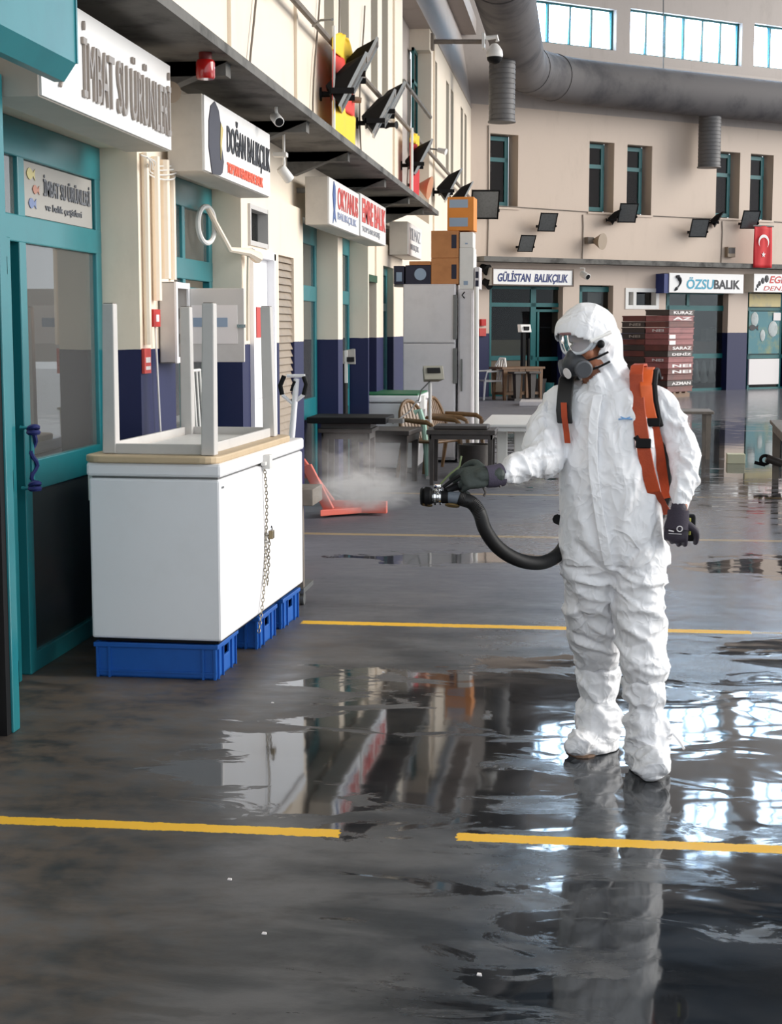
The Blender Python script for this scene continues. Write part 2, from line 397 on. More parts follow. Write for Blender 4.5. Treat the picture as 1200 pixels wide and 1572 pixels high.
def text_mesh(txt, shear=0.0, bold=0.0):
    key = (txt, shear, bold)
    if key in _tc: return _tc[key]
    cu = bpy.data.curves.new('lettering', 'FONT'); cu.body = txt; cu.shear = shear; cu.offset = bold; cu.extrude = 0.02; cu.resolution_u = 3
    to = bpy.data.objects.new('lettering', cu); COL.objects.link(to)
    dg = bpy.context.evaluated_depsgraph_get(); dg.update()
    me = bpy.data.meshes.new_from_object(to.evaluated_get(dg))
    vs = [v.co.copy() for v in me.vertices]; fs = [tuple(p.vertices) for p in me.polygons]
    bpy.data.objects.remove(to); bpy.data.curves.remove(cu); bpy.data.meshes.remove(me)
    x0 = min(v.x for v in vs); x1 = max(v.x for v in vs); y0 = min(v.y for v in vs); y1 = max(v.y for v in vs)
    _tc[key] = ([((v.x-x0)/(x1-x0), (v.y-y0)/(y1-y0), (v.z)/0.02) for v in vs], fs); return _tc[key]
def text(mb, txt, s0, s1, y, z0, z1, shear=0.0, bold=0.0, d=0.004):
    vs, fs = text_mesh(txt, shear, bold)
    mb.add([(s0 + a*(s1-s0), y - c*d/2 - d/2, z0 + b*(z1-z0)) for a, b, c in vs], fs); return mb
def grid_wall(mb, a0, a1, z0, z1, y0, y1, holes):
    xs = sorted(set([a0, a1] + [h[0] for h in holes] + [h[1] for h in holes]))
    xs = [x for x in xs if a0 <= x <= a1]
    for i in range(len(xs)-1):
        xm = (xs[i]+xs[i+1])/2
        hs = sorted([(max(h[2], z0), min(h[3], z1)) for h in holes if h[0] < xm < h[1]])
        z = z0
        for h0, h1 in hs:
            if h0 > z + 1e-4: mb.box(xs[i], xs[i+1], y0, y1, z, h0)
            z = max(z, h1)
        if z < z1 - 1e-4: mb.box(xs[i], xs[i+1], y0, y1, z, z1)
    return mb
# ================================================================== THE SETTING
fl = MB(); fl.add([(-9,-6,0),(22,-6,0),(22,62,0),(-9,62,0)], [(0,1,2,3)])
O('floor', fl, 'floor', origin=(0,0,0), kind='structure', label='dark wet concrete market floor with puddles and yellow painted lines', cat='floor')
GY = 2.67      # storefront glass plane (distance left of the camera)
PF = 2.46      # front of the piers
# lower left wall: piers and header
wl = MB(LW)
for a, b in ((8.55, 9.3), (15.66, 15.97), (17.88, 17.96)): wl.box(a, b, PF, 3.1, 0, 2.72)
grid_wall(wl, 11.19, 13.7, 0, 2.72, PF, 3.1, [(11.5, 12.28, 0, 2.24), (11.42, 12.1, 2.30, 2.60), (12.58, 13.25, 0, 2.28)])
grid_wall(wl, 18.62, 21.4, 0, 2.72, PF, 3.1, [(19.25, 20.3, 0.0, 2.45)])
wl.box(21.4, 37.2, PF+0.12, 3.1, 0, 3.3)
wl.box(3.0, 21.4, PF+0.06, 3.1, 2.68, 3.2)
wl.box(17.96, 18.62, PF+0.02, 3.1, 2.3, 2.72)
wl.box(1.5, 5.2, GY-0.1, 3.1, 0, 2.72)
O('wall_left', wl, 'wall', origin=(-2.8, 0, 0), kind='structure', label='cream painted lower wall with navy dado and piers between the left shop fronts', cat='wall')
# upper left wall with narrow window recesses
UY = 2.75
up = MB(LW)
wins = []
for k in range(-3, 7):
    s0 = 16.65 + 3.65*k
    if 23.0 < s0 < 27.5: continue
    for e in (0, 1.1):
        wins.append((s0+e, s0+e+0.65, 4.75, 6.5))
wins.append((23.8, 27.9, 3.5, 7.0))
grid_wall(up, 1.5, 38.2, 3.17, 6.88, UY, UY+0.35, wins)
for s0 in (12.1, 14.9, 22.6, 28.6): up.box(s0, s0+0.06, UY-0.03, UY, 3.2, 6.88)
O('wall_left', up, 'upper', origin=(-2.9, 0, 3.17), kind='structure', label='cream upper wall above the canopy with narrow tall window recesses', cat='wall')
bk = MB(LW).box(23.7, 28.0, UY+0.35, UY+0.42, 3.4, 7.0)
O('wall_left', bk, 'cove', kind='structure', label='greyish plaster back of the large recess in the upper left wall', cat='wall')
rl = MB(LW).tube([(23.8, UY-0.02, 5.35), (27.9, UY-0.02, 5.35)], 0.035, 6)
O('railing', rl, 'grey', kind='structure', label='thin dark rail across the large recess of the upper left wall', cat='railing')
cv = MB(LW)
cv.hexa([(1.5,UY-0.02,6.86),(38.2,UY-0.02,6.86),(38.2,UY+0.4,6.86),(1.5,UY+0.4,6.86),(1.5,UY+0.25,8.6),(38.2,UY+0.25,8.6),(38.2,UY+0.6,8.6),(1.5,UY+0.6,8.6)])
cv.box(1.5, 38.2, UY-0.10, UY+0.5, 8.6, 8.95)
grid_wall(cv, 1.5, 38.2, 8.95, 14.6, UY+0.1, UY+0.5, [(30.5, 37.0, 9.5, 10.4)])
O('trim_1', cv, 'cove', kind='structure', label='grey sloping cove and high wall above the left facade', cat='wall')
pn = MB(LW).box(30.5, 37.0, UY+0.3, UY+0.33, 9.5, 10.4)
O('window_20', pn, emit_mat('blue high window', (0.15, 0.55, 0.85), 1.3), kind='structure', label='narrow bright blue window high above the left facade', cat='window')
for i, h in enumerate(wins[:-1]):
    if h[0] < 9: continue
    f = MB(LW)
    f.box(h[0], h[1], UY+0.24, UY+0.28, h[2], h[2]+0.06).box(h[0], h[1], UY+0.24, UY+0.28, h[3]-0.06, h[3])
    f.box(h[0], h[0]+0.05, UY+0.24, UY+0.28, h[2], h[3]).box(h[1]-0.05, h[1], UY+0.24, UY+0.28, h[2], h[3]).box(h[0], h[1], UY+0.24, UY+0.28, h[2]+1.15, h[2]+1.21)
    r = thing('window_%d' % (21+i), 'narrow teal framed window in a recess of the upper left wall', 'window', (-(UY+0.26), h[0], h[2]), pi/2, 'narrow windows of the upper left wall', 'structure')
    O('window_frame', f, 'teald', r); O('pane', MB(LW).box(h[0], h[1], UY+0.255, UY+0.265, h[2], h[3]), 'glassd', r)
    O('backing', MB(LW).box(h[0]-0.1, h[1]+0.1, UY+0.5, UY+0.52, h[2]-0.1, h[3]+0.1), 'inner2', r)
for nm, yy, ee in (('interior_fill', 7.4, 26), ('interior_fill', 10.2, 14)):  # added fill lights to brighten the rooms behind the glass, no fittings seen
    ld = bpy.data.lights.new(nm, 'AREA'); ld.shape = 'RECTANGLE'; ld.size = 1.2; ld.size_y = 0.3; ld.energy = ee; ld.color = (1.0, 0.97, 0.92)
    lo = bpy.data.objects.new(nm, ld); COL.objects.link(lo); lo.location = (-4.1, yy, 2.66)
# canopy slab with cross beams
ca = MB(LW); ca.box(0.5, 20.9, 1.95, UY+0.05, 3.17, 3.205); ca.box(0.5, 20.9, 1.93, 1.98, 3.16, 3.215)
for s0 in (2.6, 5.6, 8.75, 11.3, 13.3, 15.75, 17.9, 19.5):
    ca.hexa([(s0,PF,2.98),(s0+0.12,PF,2.98),(s0+0.12,PF+0.1,2.98),(s0,PF+0.1,2.98),(s0,1.98,3.17),(s0+0.12,1.98,3.17),(s0+0.12,PF+0.1,3.18),(s0,PF+0.1,3.18)])
    ca.box(s0, s0+0.12, 2.0, PF+0.06, 3.09, 3.18)
O('canopy', ca, 'conc', kind='structure', label='stained grey concrete canopy ledge running above the left shop signs', cat='canopy')
# interiors behind the left glass
inn = MB(LW)
inn.box(1.5, 21.4, 5.6, 5.7, 0, 2.7); inn.box(1.5, 21.4, 3.0, 5.7, 2.72, 2.76)
for s0 in (1.5, 8.72, 11.3, 13.6, 15.75, 18.0, 19.0): inn.box(s0, s0+0.12, 3.1, 5.7, 0, 2.72)
O('wall_inside', inn, 'inner', kind='structure', label='dim plaster walls of the rooms behind the left shop fronts', cat='wall')
# ---------------- far wall
fw = MB(FM)
def cols(u): return FP(u, 450)[0]
ZL = 3.32
openings = []
def op(u0, u1, z0, z1): a = (cols(u0), cols(u1), z0, z1); openings.append(a); return a
o_gul = op(751, 864, 0, 2.78); o_mid = op(889, 941, 0, 2.75)
o_sml = (*frect(962, 446, 1008, 471)[:2], *frect(962, 446, 1008, 471)[2:]); openings.append(o_sml)
o_ozs = op(1022, 1118, 0, 2.75); o_ege = op(1148, 1215, 0, 2.75)
grid_wall(fw, -0.3, 16.5, 0, ZL-0.05, 0, 0.45, openings)
O('wall_back', fw, 'farlow', kind='structure', label='cream far wall with navy dado around the distant shop fronts', cat='wall')
lg = MB(FM).box(0.1, 16.5, -0.45, 0.3, ZL-0.06, ZL+0.06)
O('trim_2', lg, 'conc', kind='structure', label='thin grey ledge running above the distant shop signs', cat='ledge')
uw = MB(FM)
fwin = [frect(752, 206, 795, 318), frect(904, 218, 942, 326), frect(962, 223, 1000, 330), frect(1099, 233, 1135, 335), frect(1151, 237, 1186, 338)]
grid_wall(uw, -0.3, 16.5, ZL+0.06, 6.98, 0, 0.4, fwin)
O('wall_back', uw, 'farwall', kind='structure', label='cream upper far wall with five tall teal windows', cat='wall')
HO = 0.25
cvf = MB(FM)
cvf.hexa([(-0.5,0,6.98),(16.5,0,6.98),(16.5,0.5,6.98),(-0.5,0.5,6.98),(-0.5,HO,8.4),(16.5,HO,8.4),(16.5,0.7,8.4),(-0.5,0.7,8.4)])
def crect(u0, v0, u1, v1): return frect(u0, v0, u1, v1, -HO)
clr = [crect(812, 6, 946, 70), crect(967, 24, 1139, 92), crect(1157, 47, 1330, 112)]
hi = [(2.2, 4.2, 11.4, 13.2), (4.8, 6.6, 11.4, 13.2), (7.6, 9.4, 11.4, 13.2), (10.2, 12.2, 11.4, 13.2)]
def zlv(c): return c
grid_wall(cvf, -0.5, 16.5, 8.4, 14.6, HO, HO+0.4, clr + hi)
O('wall_back', cvf, 'cove', kind='structure', label='grey cove and high far wall holding the bright clerestory windows', cat='wall')
NW = 1
def frame_mb(Mx, a, y, t=0.06, d=0.06, vs=(), hs=()):
    s0, s1, z0, z1 = a; f = MB(Mx)
    f.box(s0, s0+t, y, y+d, z0, z1).box(s1-t, s1, y, y+d, z0, z1).box(s0+0.001, s1-0.001, y+0.002, y+d-0.002, z0+0.001, z0+t).box(s0+0.001, s1-0.001, y+0.002, y+d-0.002, z1-t, z1-0.001)
    for q in vs: f.box(q-t/2, q+t/2, y, y+d, z0, z1)
    for q in hs: f.box(s0, s1, y, y+d, q-t/2, q+t/2)
    return f
names = ['tall teal window at the left end of the far upper wall, nearest the hanging duct', 'left window of the middle pair on the far upper wall', 'right window of the middle pair on the far upper wall',
         'left window of the pair behind the short hanging duct', 'rightmost tall teal window above the red flag']
for i, a in enumerate(fwin):
    s0, s1, z0, z1 = a
    r = thing('window_%d' % NW, names[i], 'window', FM @ Vector((s0, 0.3, z0)), FRZ, 'tall teal windows of the far upper wall', 'structure'); NW += 1
    zt = z0 + (z1-z0)*0.66; t = 0.10; y = 0.20
    b = (s0, s1-0.16, z0+0.04, z1-0.04)
    O('window_frame', frame_mb(FM, b, y, t, 0.07, (), (zt,)), 'teald', r)
    O('pane', MB(FM).box(b[0], b[1], y+0.03, y+0.04, b[2], zt), 'glassu', r)
    O('pane', MB(FM).box(b[0], b[1], y+0.03, y+0.04, zt, b[3]), 'glassu', r)
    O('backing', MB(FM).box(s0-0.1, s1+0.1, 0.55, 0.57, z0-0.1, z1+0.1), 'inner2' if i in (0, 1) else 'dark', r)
    O('window_sill', MB(FM).box(s0-0.04, s1+0.04, -0.03, 0.1, z0-0.05, z0), 'farwall', r)
    if i == 0: O('paper_sheet', MB(FM).box(s0+0.02, s0+0.22, y+0.05, y+0.055, z0+0.85, z0+1.3), 'paper', r)
for i, a in enumerate(clr + hi):
    s0, s1, z0, z1 = a; y = HO+0.14; n = max(3, int((s1-s0)/0.62))
    lab = ['bright clerestory window band beside the big duct elbow', 'bright clerestory window band in the middle of the high far wall', 'bright clerestory window band at the right edge of the high far wall'][i] if i < 3 else 'high bright window above the clerestory band'
    r = thing('window_%d' % NW, lab, 'window', FM @ Vector((s0, y, z0)), FRZ, None if i < 3 else 'highest windows of the far wall', 'structure'); NW += 1
    qs = [s0 + (s1-s0)*k/n for k in range(1, n)]
    O('window_frame', frame_mb(FM, a, y, 0.05, 0.08, qs, ()), 'teald', r)
    tilt = [0.0, 0.10, -0.04, 0.05, 0.0, 0.12, 0.03]
    for k in range(n):
        a0 = s0 + (s1-s0)*k/n; a1 = s0 + (s1-s0)*(k+1)/n; tk = tilt[(k*3+i) % 7]
        p = MB(FM); yy = y+0.02
        ins = 0.07
        lean = tk*1.2
        q = [(a0+ins, yy, z0+0.05), (a1-ins, yy, z0+0.05), (a1-ins+lean, yy, z1-0.05), (a0+ins+lean, yy, z1-0.05)]
        q = [(min(max(x, s0+0.04), s1-0.04), b_, c_) for x, b_, c_ in q]
        p.add([*q, *[(x, b_+0.02, c_) for x, b_, c_ in q]], [(0,1,2,3),(4,7,6,5),(0,4,5,1),(1,5,6,2),(2,6,7,3),(3,7,4,0)])
        O('pane', p, 'sky', r)
    O('backing', MB(FM).box(s0-0.05, s1+0.05, HO+0.3, HO+0.32, z0-0.05, z1+0.05), M('pale outer glazing', (0.75, 0.85, 0.95), 0.6), r)
# roof
rf = MB(); rf.box(-3.4, 12.5, -8, 58, 14.5, 14.7)
for y_ in range(-6, 46, 4): rf.box(-3.2, 12.5, y_, y_+0.25, 14.1, 14.5)
for x in (1.2, 6.2): rf.box(x, x+0.3, -8, 44, 14.0, 14.5)
O('ceiling', rf, 'roof', kind='structure', label='dark roof with cross beams over the market hall', cat='ceiling')
# interiors of far shops
fi = MB(FM)
fi.box(-0.3, 16.5, 3.4, 3.5, 0, 3.3); fi.box(-0.3, 16.5, 0.45, 3.4, 3.2, 3.3)
for u in (747, 876, 950, 1015, 1133): fi.box(cols(u), cols(u)+0.12, 0.45, 3.4, 0, 3.2)
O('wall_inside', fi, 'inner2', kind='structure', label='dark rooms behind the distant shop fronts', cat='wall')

# ---------------- shop fronts (structure): teal frames with separate panes
def storefront(name, label, Mx, rz, a, y, bars, panes, mat='teal', gl='glass', group=None, d=0.06):
    s0, s1, z0, z1 = a
    r = thing(name, label, 'shop front', Mx @ Vector((s0, y, 0)), rz, group, 'structure')
    f = MB(Mx)
    for k_, b in enumerate(bars): f.box(b[0], b[1], y+0.0011*(k_ % 7), y+d-0.0009*(k_ % 5), b[2], b[3])
    O('window_frame', f, mat, r, bevel=0.006)
    for p in panes: O('pane', MB(Mx).box(p[0], p[1], y+0.025, y+0.033, p[2], p[3]), gl, r)
    return r
# shop 1 : big fixed pane right, door left
y = GY
bars = [(5.2,8.55,2.50,2.68),(5.2,8.55,2.10,2.23),(8.46,8.55,0,2.68),(7.27,7.36,0,2.60),(7.33,8.5,0.90,1.05),(7.33,8.5,0,0.10),
        (5.2,5.3,0,2.6),(7.08,7.14,0,2.12),(6.96,7.0,0,2.05),(6.3,6.36,0,2.05),(6.3,7.14,0,0.1),(6.3,7.14,0.92,1.04),(6.3,7.14,2.0,2.1)]
r = storefront('window_60', 'teal framed glass front of the nearest shop behind the white chest freezer', LW, pi/2, (5.2,8.55,0,2.68), y, bars,
    [(7.36,8.46,2.23,2.50),(7.36,8.46,1.05,2.10),(5.3,7.27,2.23,2.50),(5.3,6.3,0.1,2.1)])
O('panel', MB(LW).box(7.36, 8.46, y+0.03, y+0.045, 0.10, 0.90), 'panel', r, label='dark green glossy lower panel')
dr = thing('door_1', 'half open teal glazed door at the nearest shop, left of its window', 'door', (-GY, 6.96, 0), pi/2, None, 'structure')
O('door_frame', MB(LW).box(6.40,6.48,y-0.05,y-0.01,0.02,2.02).box(6.88,6.96,y-0.05,y-0.01,0.02,2.02).box(6.4,6.96,y-0.05,y-0.01,1.94,2.02).box(6.4,6.96,y-0.05,y-0.01,0.02,0.14).box(6.4,6.96,y-0.05,y-0.01,0.94,1.04), 'teal', dr)
O('pane', MB(LW).box(6.48,6.88,y-0.035,y-0.03,1.04,1.94), 'glassd', dr)
O('panel', MB(LW).box(6.48,6.88,y-0.035,y-0.03,0.14,0.94), 'panel', dr)
# poster in the transom
po = thing('shop_poster', 'faded poster with fish drawings and shop lettering on the nearest transom glass', 'poster', (-(y+0.05), 7.4, 2.24), pi/2)
O('sheet', MB(LW).box(7.38, 8.44, y+0.018, y+0.023, 2.235, 2.495), M('poster sheet', srgb(158, 155, 150), 0.6), po)
pt = MB(LW); text(pt, 'İMBAT SU ÜRÜNLERİ', 7.66, 8.40, y+0.016, 2.35, 2.455, bold=0.02); O('lettering', pt, M('poster letters', srgb(104, 106, 112), 0.6), po); pt = MB(LW); text(pt, 've balık çeşitleri', 7.68, 8.25, y+0.016, 2.27, 2.315)
O('lettering', pt, M('poster letters', srgb(104, 106, 112), 0.6), po)
def fish(mb, s, yy, z, L, h):
    n = 10; P = [(s+L*i/n, z+h*sin(pi*(i/n)**0.8)) for i in range(n)] + [(s+L*1.18, z+h), (s+L*1.12, z), (s+L*1.18, z-h)] + [(s+L*i/n, z-h*sin(pi*(i/n)**0.8)) for i in range(n-1, 0, -1)]
    return mb.prism(P, yy-0.003, yy)
for c, s_, z_, k in ((srgb(188,178,128), 7.42, 2.44, 0.1), (srgb(172,124,108), 7.50, 2.37, 0.08), (srgb(112,126,162), 7.44, 2.30, 0.09)):
    O('fish_drawing', fish(MB(LW), s_, y+0.016, z_, k, k*0.28), M('fish ink', c, 0.6), po)
# shop 2
bars = [(9.3,11.19,2.50,2.68),(9.3,11.19,2.02,2.16),(9.3,9.38,0,2.6),(11.1,11.19,0,2.6),(10.35,10.42,0,2.6),(10.42,11.1,1.90,1.97),(10.42,10.48,0,1.97),(11.02,11.08,0,1.97),(9.3,11.19,0,0.1),(9.3,10.35,0.85,0.95),(10.42,11.1,0.85,0.95)]
storefront('window_61', 'teal framed glass front of the second shop below the dark bird sign', LW, pi/2, (9.3,11.19,0,2.68), y, bars,
    [(9.38,10.35,2.16,2.5),(10.42,11.1,2.16,2.5),(9.38,10.35,0.95,2.02),(10.48,11.02,0.95,1.9),(9.38,10.35,0.1,0.85),(10.48,11.02,0.1,0.85)])
# shops 3, 4, 5
bars = [(13.7,15.66,2.5,2.68),(13.7,15.66,1.95,2.1),(13.7,13.8,0,2.6),(15.56,15.66,0,2.6),(14.6,14.68,0,2.6),(13.7,15.66,0,0.1),(13.7,15.66,0.8,1.0)]
storefront('window_62', 'teal framed glass front under the red lettered sign with blue fish', LW, pi/2, (13.7,15.66,0,2.68), y, bars,
    [(13.8,14.6,2.1,2.5),(14.68,15.56,2.1,2.5),(13.8,14.6,1.0,1.95),(14.68,15.56,1.0,1.95),(13.8,15.56,0.1,0.8)])
bars = [(15.97,17.88,2.5,2.68),(15.97,17.88,1.95,2.1),(15.97,16.05,0,2.6),(17.8,17.88,0,2.6),(16.9,16.98,0,2.6),(15.97,17.88,0,0.1),(15.97,17.88,0.8,1.0)]
storefront('window_63', 'teal framed glass front under the second red lettered sign', LW, pi/2, (15.97,17.88,0,2.68), y, bars,
    [(16.05,16.9,2.1,2.5),(16.98,17.8,2.1,2.5),(16.05,16.9,1.0,1.95),(16.98,17.8,1.0,1.95),(16.05,17.8,0.1,0.8)])
bars = [(19.25,20.3,2.35,2.45),(19.25,19.33,0,2.45),(20.2,20.3,0,2.45),(19.25,20.3,1.9,2.0),(19.25,20.3,0.8,0.9),(19.25,20.3,0,0.1)]
storefront('window_64', 'narrow teal framed window beside the fridge', LW, pi/2, (19.25,20.3,0,2.45), PF+0.08, bars, [(19.33,20.2,2.0,2.35),(19.33,20.2,0.9,1.9),(19.33,20.2,0.1,0.8)])
# dark doorway
dd = thing('door_2', 'narrow dark open doorway with a green head in the left wall', 'door', (-PF-0.15, 17.96, 0), pi/2, None, 'structure')
O('door_leaf', MB(LW).box(17.97, 18.61, PF+0.18, PF+0.22, 0, 2.25), M('dark brown door', srgb(44, 36, 30), 0.6), dd)
O('door_frame', MB(LW).box(17.96, 18.62, PF-0.01, PF+0.1, 2.22, 2.3), M('dark green paint', srgb(40, 80, 58), 0.5), dd)
# white panel door with small window above
wd = thing('door_3', 'white panelled door in the left wall beside the ribbed shutter', 'door', (-PF, 11.5, 0), pi/2, None, 'structure')
O('door_leaf', MB(LW).box(11.5, 12.28, PF+0.03, PF+0.07, 0.0, 2.24), 'white', wd)
O('door_panel', MB(LW).box(11.62, 12.16, PF+0.015, PF+0.03, 1.15, 2.1).box(11.62, 12.16, PF+0.015, PF+0.03, 0.15, 1.0), 'white', wd, bevel=0.01)
O('door_frame', MB(LW).box(11.46,11.52,PF-0.03,PF+0.06,0,2.27).box(12.26,12.32,PF-0.03,PF+0.06,0,2.27).box(11.46,12.32,PF-0.03,PF+0.06,2.22,2.28), 'white', wd)
O('door_notice', MB(LW).box(11.75, 11.9, PF+0.008, PF+0.014, 1.62, 1.85), 'redtxt', wd)
ww = thing('window_65', 'small dark square window above the white panelled door', 'window', (-PF, 11.42, 2.3), pi/2, None, 'structure')
O('window_frame', frame_mb(LW, (11.42, 12.1, 2.3, 2.6), PF-0.02, 0.035, 0.1), 'leg', ww); O('pane', MB(LW).box(11.45, 12.07, PF+0.06, PF+0.065, 2.33, 2.57), 'glassd', ww)
O('backing', MB(LW).box(11.42, 12.1, PF+0.25, PF+0.26, 2.3, 2.6), 'dark', ww)
# ribbed roller shutter
sh = MB(LW)
for k in range(38):
    z = 0.01 + k*0.06
    sh.hexa([(12.58,PF+0.012,z),(13.25,PF+0.012,z),(13.25,PF+0.05,z),(12.58,PF+0.05,z),(12.58,PF+0.035,z+0.058),(13.25,PF+0.035,z+0.058),(13.25,PF+0.05,z+0.058),(12.58,PF+0.05,z+0.058)])
O('door_4', sh, 'shutter', kind='structure', label='closed brown ribbed roller shutter in the left wall', cat='shutter', smooth=True)

# distant shop fronts
def fbar(f, u0, v0, u1, v1, off=-0.18, d=0.07):
    s0, s1, z0, z1 = frect(u0, v0, u1, v1, off); f.box(s0, s1, -off, -off+d, max(z0, 0), z1)
def far_front(name, label, a, bl, pl, extra=None):
    r = thing(name, label, 'shop front', FM @ Vector((a[0], 0.18, 0)), FRZ, None, 'structure')
    f = MB(FM)
    for b in bl: fbar(f, *b)
    O('window_frame', f, 'teald', r)
    for p in pl:
        s0, s1, z0, z1 = frect(*p, -0.18); O('pane', MB(FM).box(s0, s1, 0.2, 0.21, max(z0, 0.02), z1), 'glassd', r)
    return r
r = far_front('window_70', 'teal glass shop front below the sign with blue lettering', o_gul,
    [(751,440,866,444),(751,465,865,471),(814,440,822,608),(751,440,754,610),(861,440,866,612),(822,475,866,479),(824,475,827,605),(751,546,818,553),(822,548,864,554),(751,603,866,612)],
    [(753,443,816,466),(821,443,862,466),(753,470,816,548),(826,478,862,549),(826,553,862,603)])
s0,s1,z0,z1 = frect(753, 522, 812, 547, -0.2); O('counter_front', MB(FM).box(s0, s1, 0.3, 0.4, z0, z1), M('pale counter', srgb(176, 160, 128), 0.6), r)
s0,s1,z0,z1 = frect(753, 553, 816, 605, -0.2); O('lower_panel', MB(FM).box(s0, s1, 0.2, 0.25, z0, z1), M('brown lower panel', srgb(110, 94, 76), 0.6), r)
r = far_front('window_71', 'narrow teal window behind the hooded worker', o_mid,
    [(889,440,941,448),(889,440,893,520),(936,440,941,520),(889,474,941,479)], [(892,447,937,475),(892,479,937,520)])
s0,s1,_,_ = frect(889, 440, 941, 520); O('lower_panel', MB(FM).box(s0, s1, 0.15, 0.3, 0, 1.55), 'farlow', r)
s0,s1,z0,z1 = frect(902, 448, 923, 466, -0.25); O('paper_sheet', MB(FM).box(s0, s1, 0.26, 0.265, z0, z1), 'paper', r)
s0,s1,z0,z1 = frect(912, 476, 936, 500, -0.25); O('paper_sheet', MB(FM).box(s0, s1, 0.26, 0.265, z0, z1), 'paper', r)
ws = thing('window_72', 'small white framed twin window above the dark crate stack', 'window', FM @ Vector((o_sml[0], 0, o_sml[2])), FRZ, None, 'structure')
O('window_frame', frame_mb(FM, (o_sml[0]-0.06, o_sml[1]+0.06, o_sml[2]-0.06, o_sml[3]+0.06), -0.02, 0.1, 0.2, (o_sml[0]+0.25,)), 'whitep', ws)
O('pane', MB(FM).box(o_sml[0], o_sml[1], 0.2, 0.21, o_sml[2], o_sml[3]), 'glassd', ws)
r = far_front('window_73', 'teal glass shop front below the turquoise and black lettered sign', o_ozs,
    [(1022,448,1118,452),(1022,469,1118,477),(1054,450,1058,471),(1022,450,1026,600),(1113,450,1119,600),(1022,543,1118,550),(1022,596,1118,604)],
    [(1024,451,1055,470),(1057,451,1114,470),(1026,476,1114,546),(1026,549,1114,598)])
s0,s1,z0,z1 = frect(1060, 524, 1114, 544, -0.3); O('counter_front', MB(FM).box(s0, s1, 0.34, 0.4, z0, z1), M('brown counter', srgb(128, 88, 66), 0.6), r)
r = far_front('window_74', 'teal shop front with sea creature posters at the right edge', o_ege,
    [(1148,472,1215,477),(1148,447,1151,600),(1148,544,1215,550),(1196,447,1199,600),(1148,594,1215,600)], [(1200,478,1215,545),(1200,447,1215,472)])
s0,s1,z0,z1 = frect(1150, 551, 1196, 590, -0.1); O('lower_panel', MB(FM).box(s0, s1, 0.12, 0.17, z0, z1), 'paper', r, label='white lower panel')
# pipes and neck pieces at the end of the left wall
pc = MB(LW)
for s0, r_ in ((29.2, 0.07), (31.5, 0.06), (35.0, 0.09)): pc.tube([(s0, PF+0.02, 0), (s0, PF+0.02, 3.3)], r_, 8)
O('downpipes', pc, 'whitep', kind='structure', label='pale downpipes on the far end of the left wall', cat='pipe', smooth=True)
# ================================================================== SIGNS
def sign(name, label, Mx, rz, s0, s1, z0, z1, yf, yb, side='signside', cat='sign', face='sign', group=None):
    r = thing(name, label, cat, Mx @ Vector(((s0+s1)/2, (yf+yb)/2, z0)), rz, group)
    O('case', MB(Mx).box(s0, s1, yf+0.012, yb, z0, z1), side, r, bevel=0.004)
    if Mx is LW:
        for q in (s0+0.2, s1-0.25): O('bracket', MB(Mx).box(q, q+0.05, yb, 2.525, z1-0.12, z1-0.08), 'grey', r)
    O('face', MB(Mx).box(s0+0.004, s1-0.004, yf, yf+0.014, z0+0.006, z1-0.006), face, r)
    return r
RZ = pi/2
r = sign('shop_sign', 'big white light box sign with raised steel letters, nearest on the left wall', LW, RZ, 6.28, 8.31, 2.63, 3.08, 2.2, 2.45)
t = MB(LW); text(t, 'İMBAT SU ÜRÜNLERİ', 6.80, 8.27, 2.198, 2.70, 3.03, bold=0.0, d=0.012)
O('lettering', t, 'greytxt', r, label='raised brushed steel letters')
lg_ = MB(LW); lg_.tube([(6.46+0.09*sin(k/8*pi*0.9), 2.19, 2.97-0.27*k/8) for k in range(9)], 0.008, 6)
O('logo', lg_, 'greytxt', r)
r = sign('shop_sign', 'white box sign with black lettering, orange line and a tall dark bird', LW, RZ, 9.05, 10.97, 2.60, 3.04, 2.2, 2.42)
t = MB(LW); text(t, 'DOĞAN BALIKÇILIK', 9.62, 10.95, 2.198, 2.735, 2.985, bold=0.02)
O('lettering', t, 'blktxt', r)
t = MB(LW); text(t, 'TOPTAN PERAKENDE BALIK', 9.62, 10.70, 2.198, 2.645, 2.71, bold=0.03); O('lettering', t, 'orangetxt', r, label='orange lettering')
bird = [(9.22,2.6),(9.14,2.75),(9.15,2.9),(9.2,2.99),(9.30,3.03),(9.40,2.99),(9.44,2.93),(9.50,2.9),(9.44,2.87),(9.46,2.8),(9.52,2.70),(9.48,2.63),(9.42,2.61)]
O('bird_emblem', MB(LW).prism(bird, 2.194, 2.199), 'navybird', r)
O('bird_wing', MB(LW).prism([(9.44,2.92),(9.50,2.89),(9.46,2.80),(9.43,2.70),(9.42,2.8)], 2.191, 2.194), M('gold print', srgb(200,180,110), 0.5), r)
r = sign('shop_sign', 'white box sign with pale red letters and a blue fish on its left', LW, RZ, 13.54, 15.36, 2.58, 2.99, 2.2, 2.41)
t = MB(LW); text(t, 'OKYANUS', 14.0, 15.26, 2.198, 2.745, 2.94, bold=0.015); O('lettering', t, 'redtxt', r)
t = MB(LW); text(t, 'BALIKÇILIK', 14.0, 15.15, 2.198, 2.64, 2.72, bold=0.01); O('lettering', t, M('pale blue letters', srgb(150,158,186), 0.5), r, label='pale blue small lettering')
O('fish_emblem', MB(LW).prism([(13.78,2.97),(13.86,2.93),(13.88,2.82),(13.84,2.72),(13.90,2.62),(13.80,2.66),(13.72,2.60),(13.77,2.72),(13.72,2.85)], 2.194, 2.199), 'fishblue', r)
r = sign('shop_sign', 'white box sign with dense red letters, close behind the blue fish sign', LW, RZ, 15.44, 17.44, 2.59, 3.01, 2.2, 2.41)
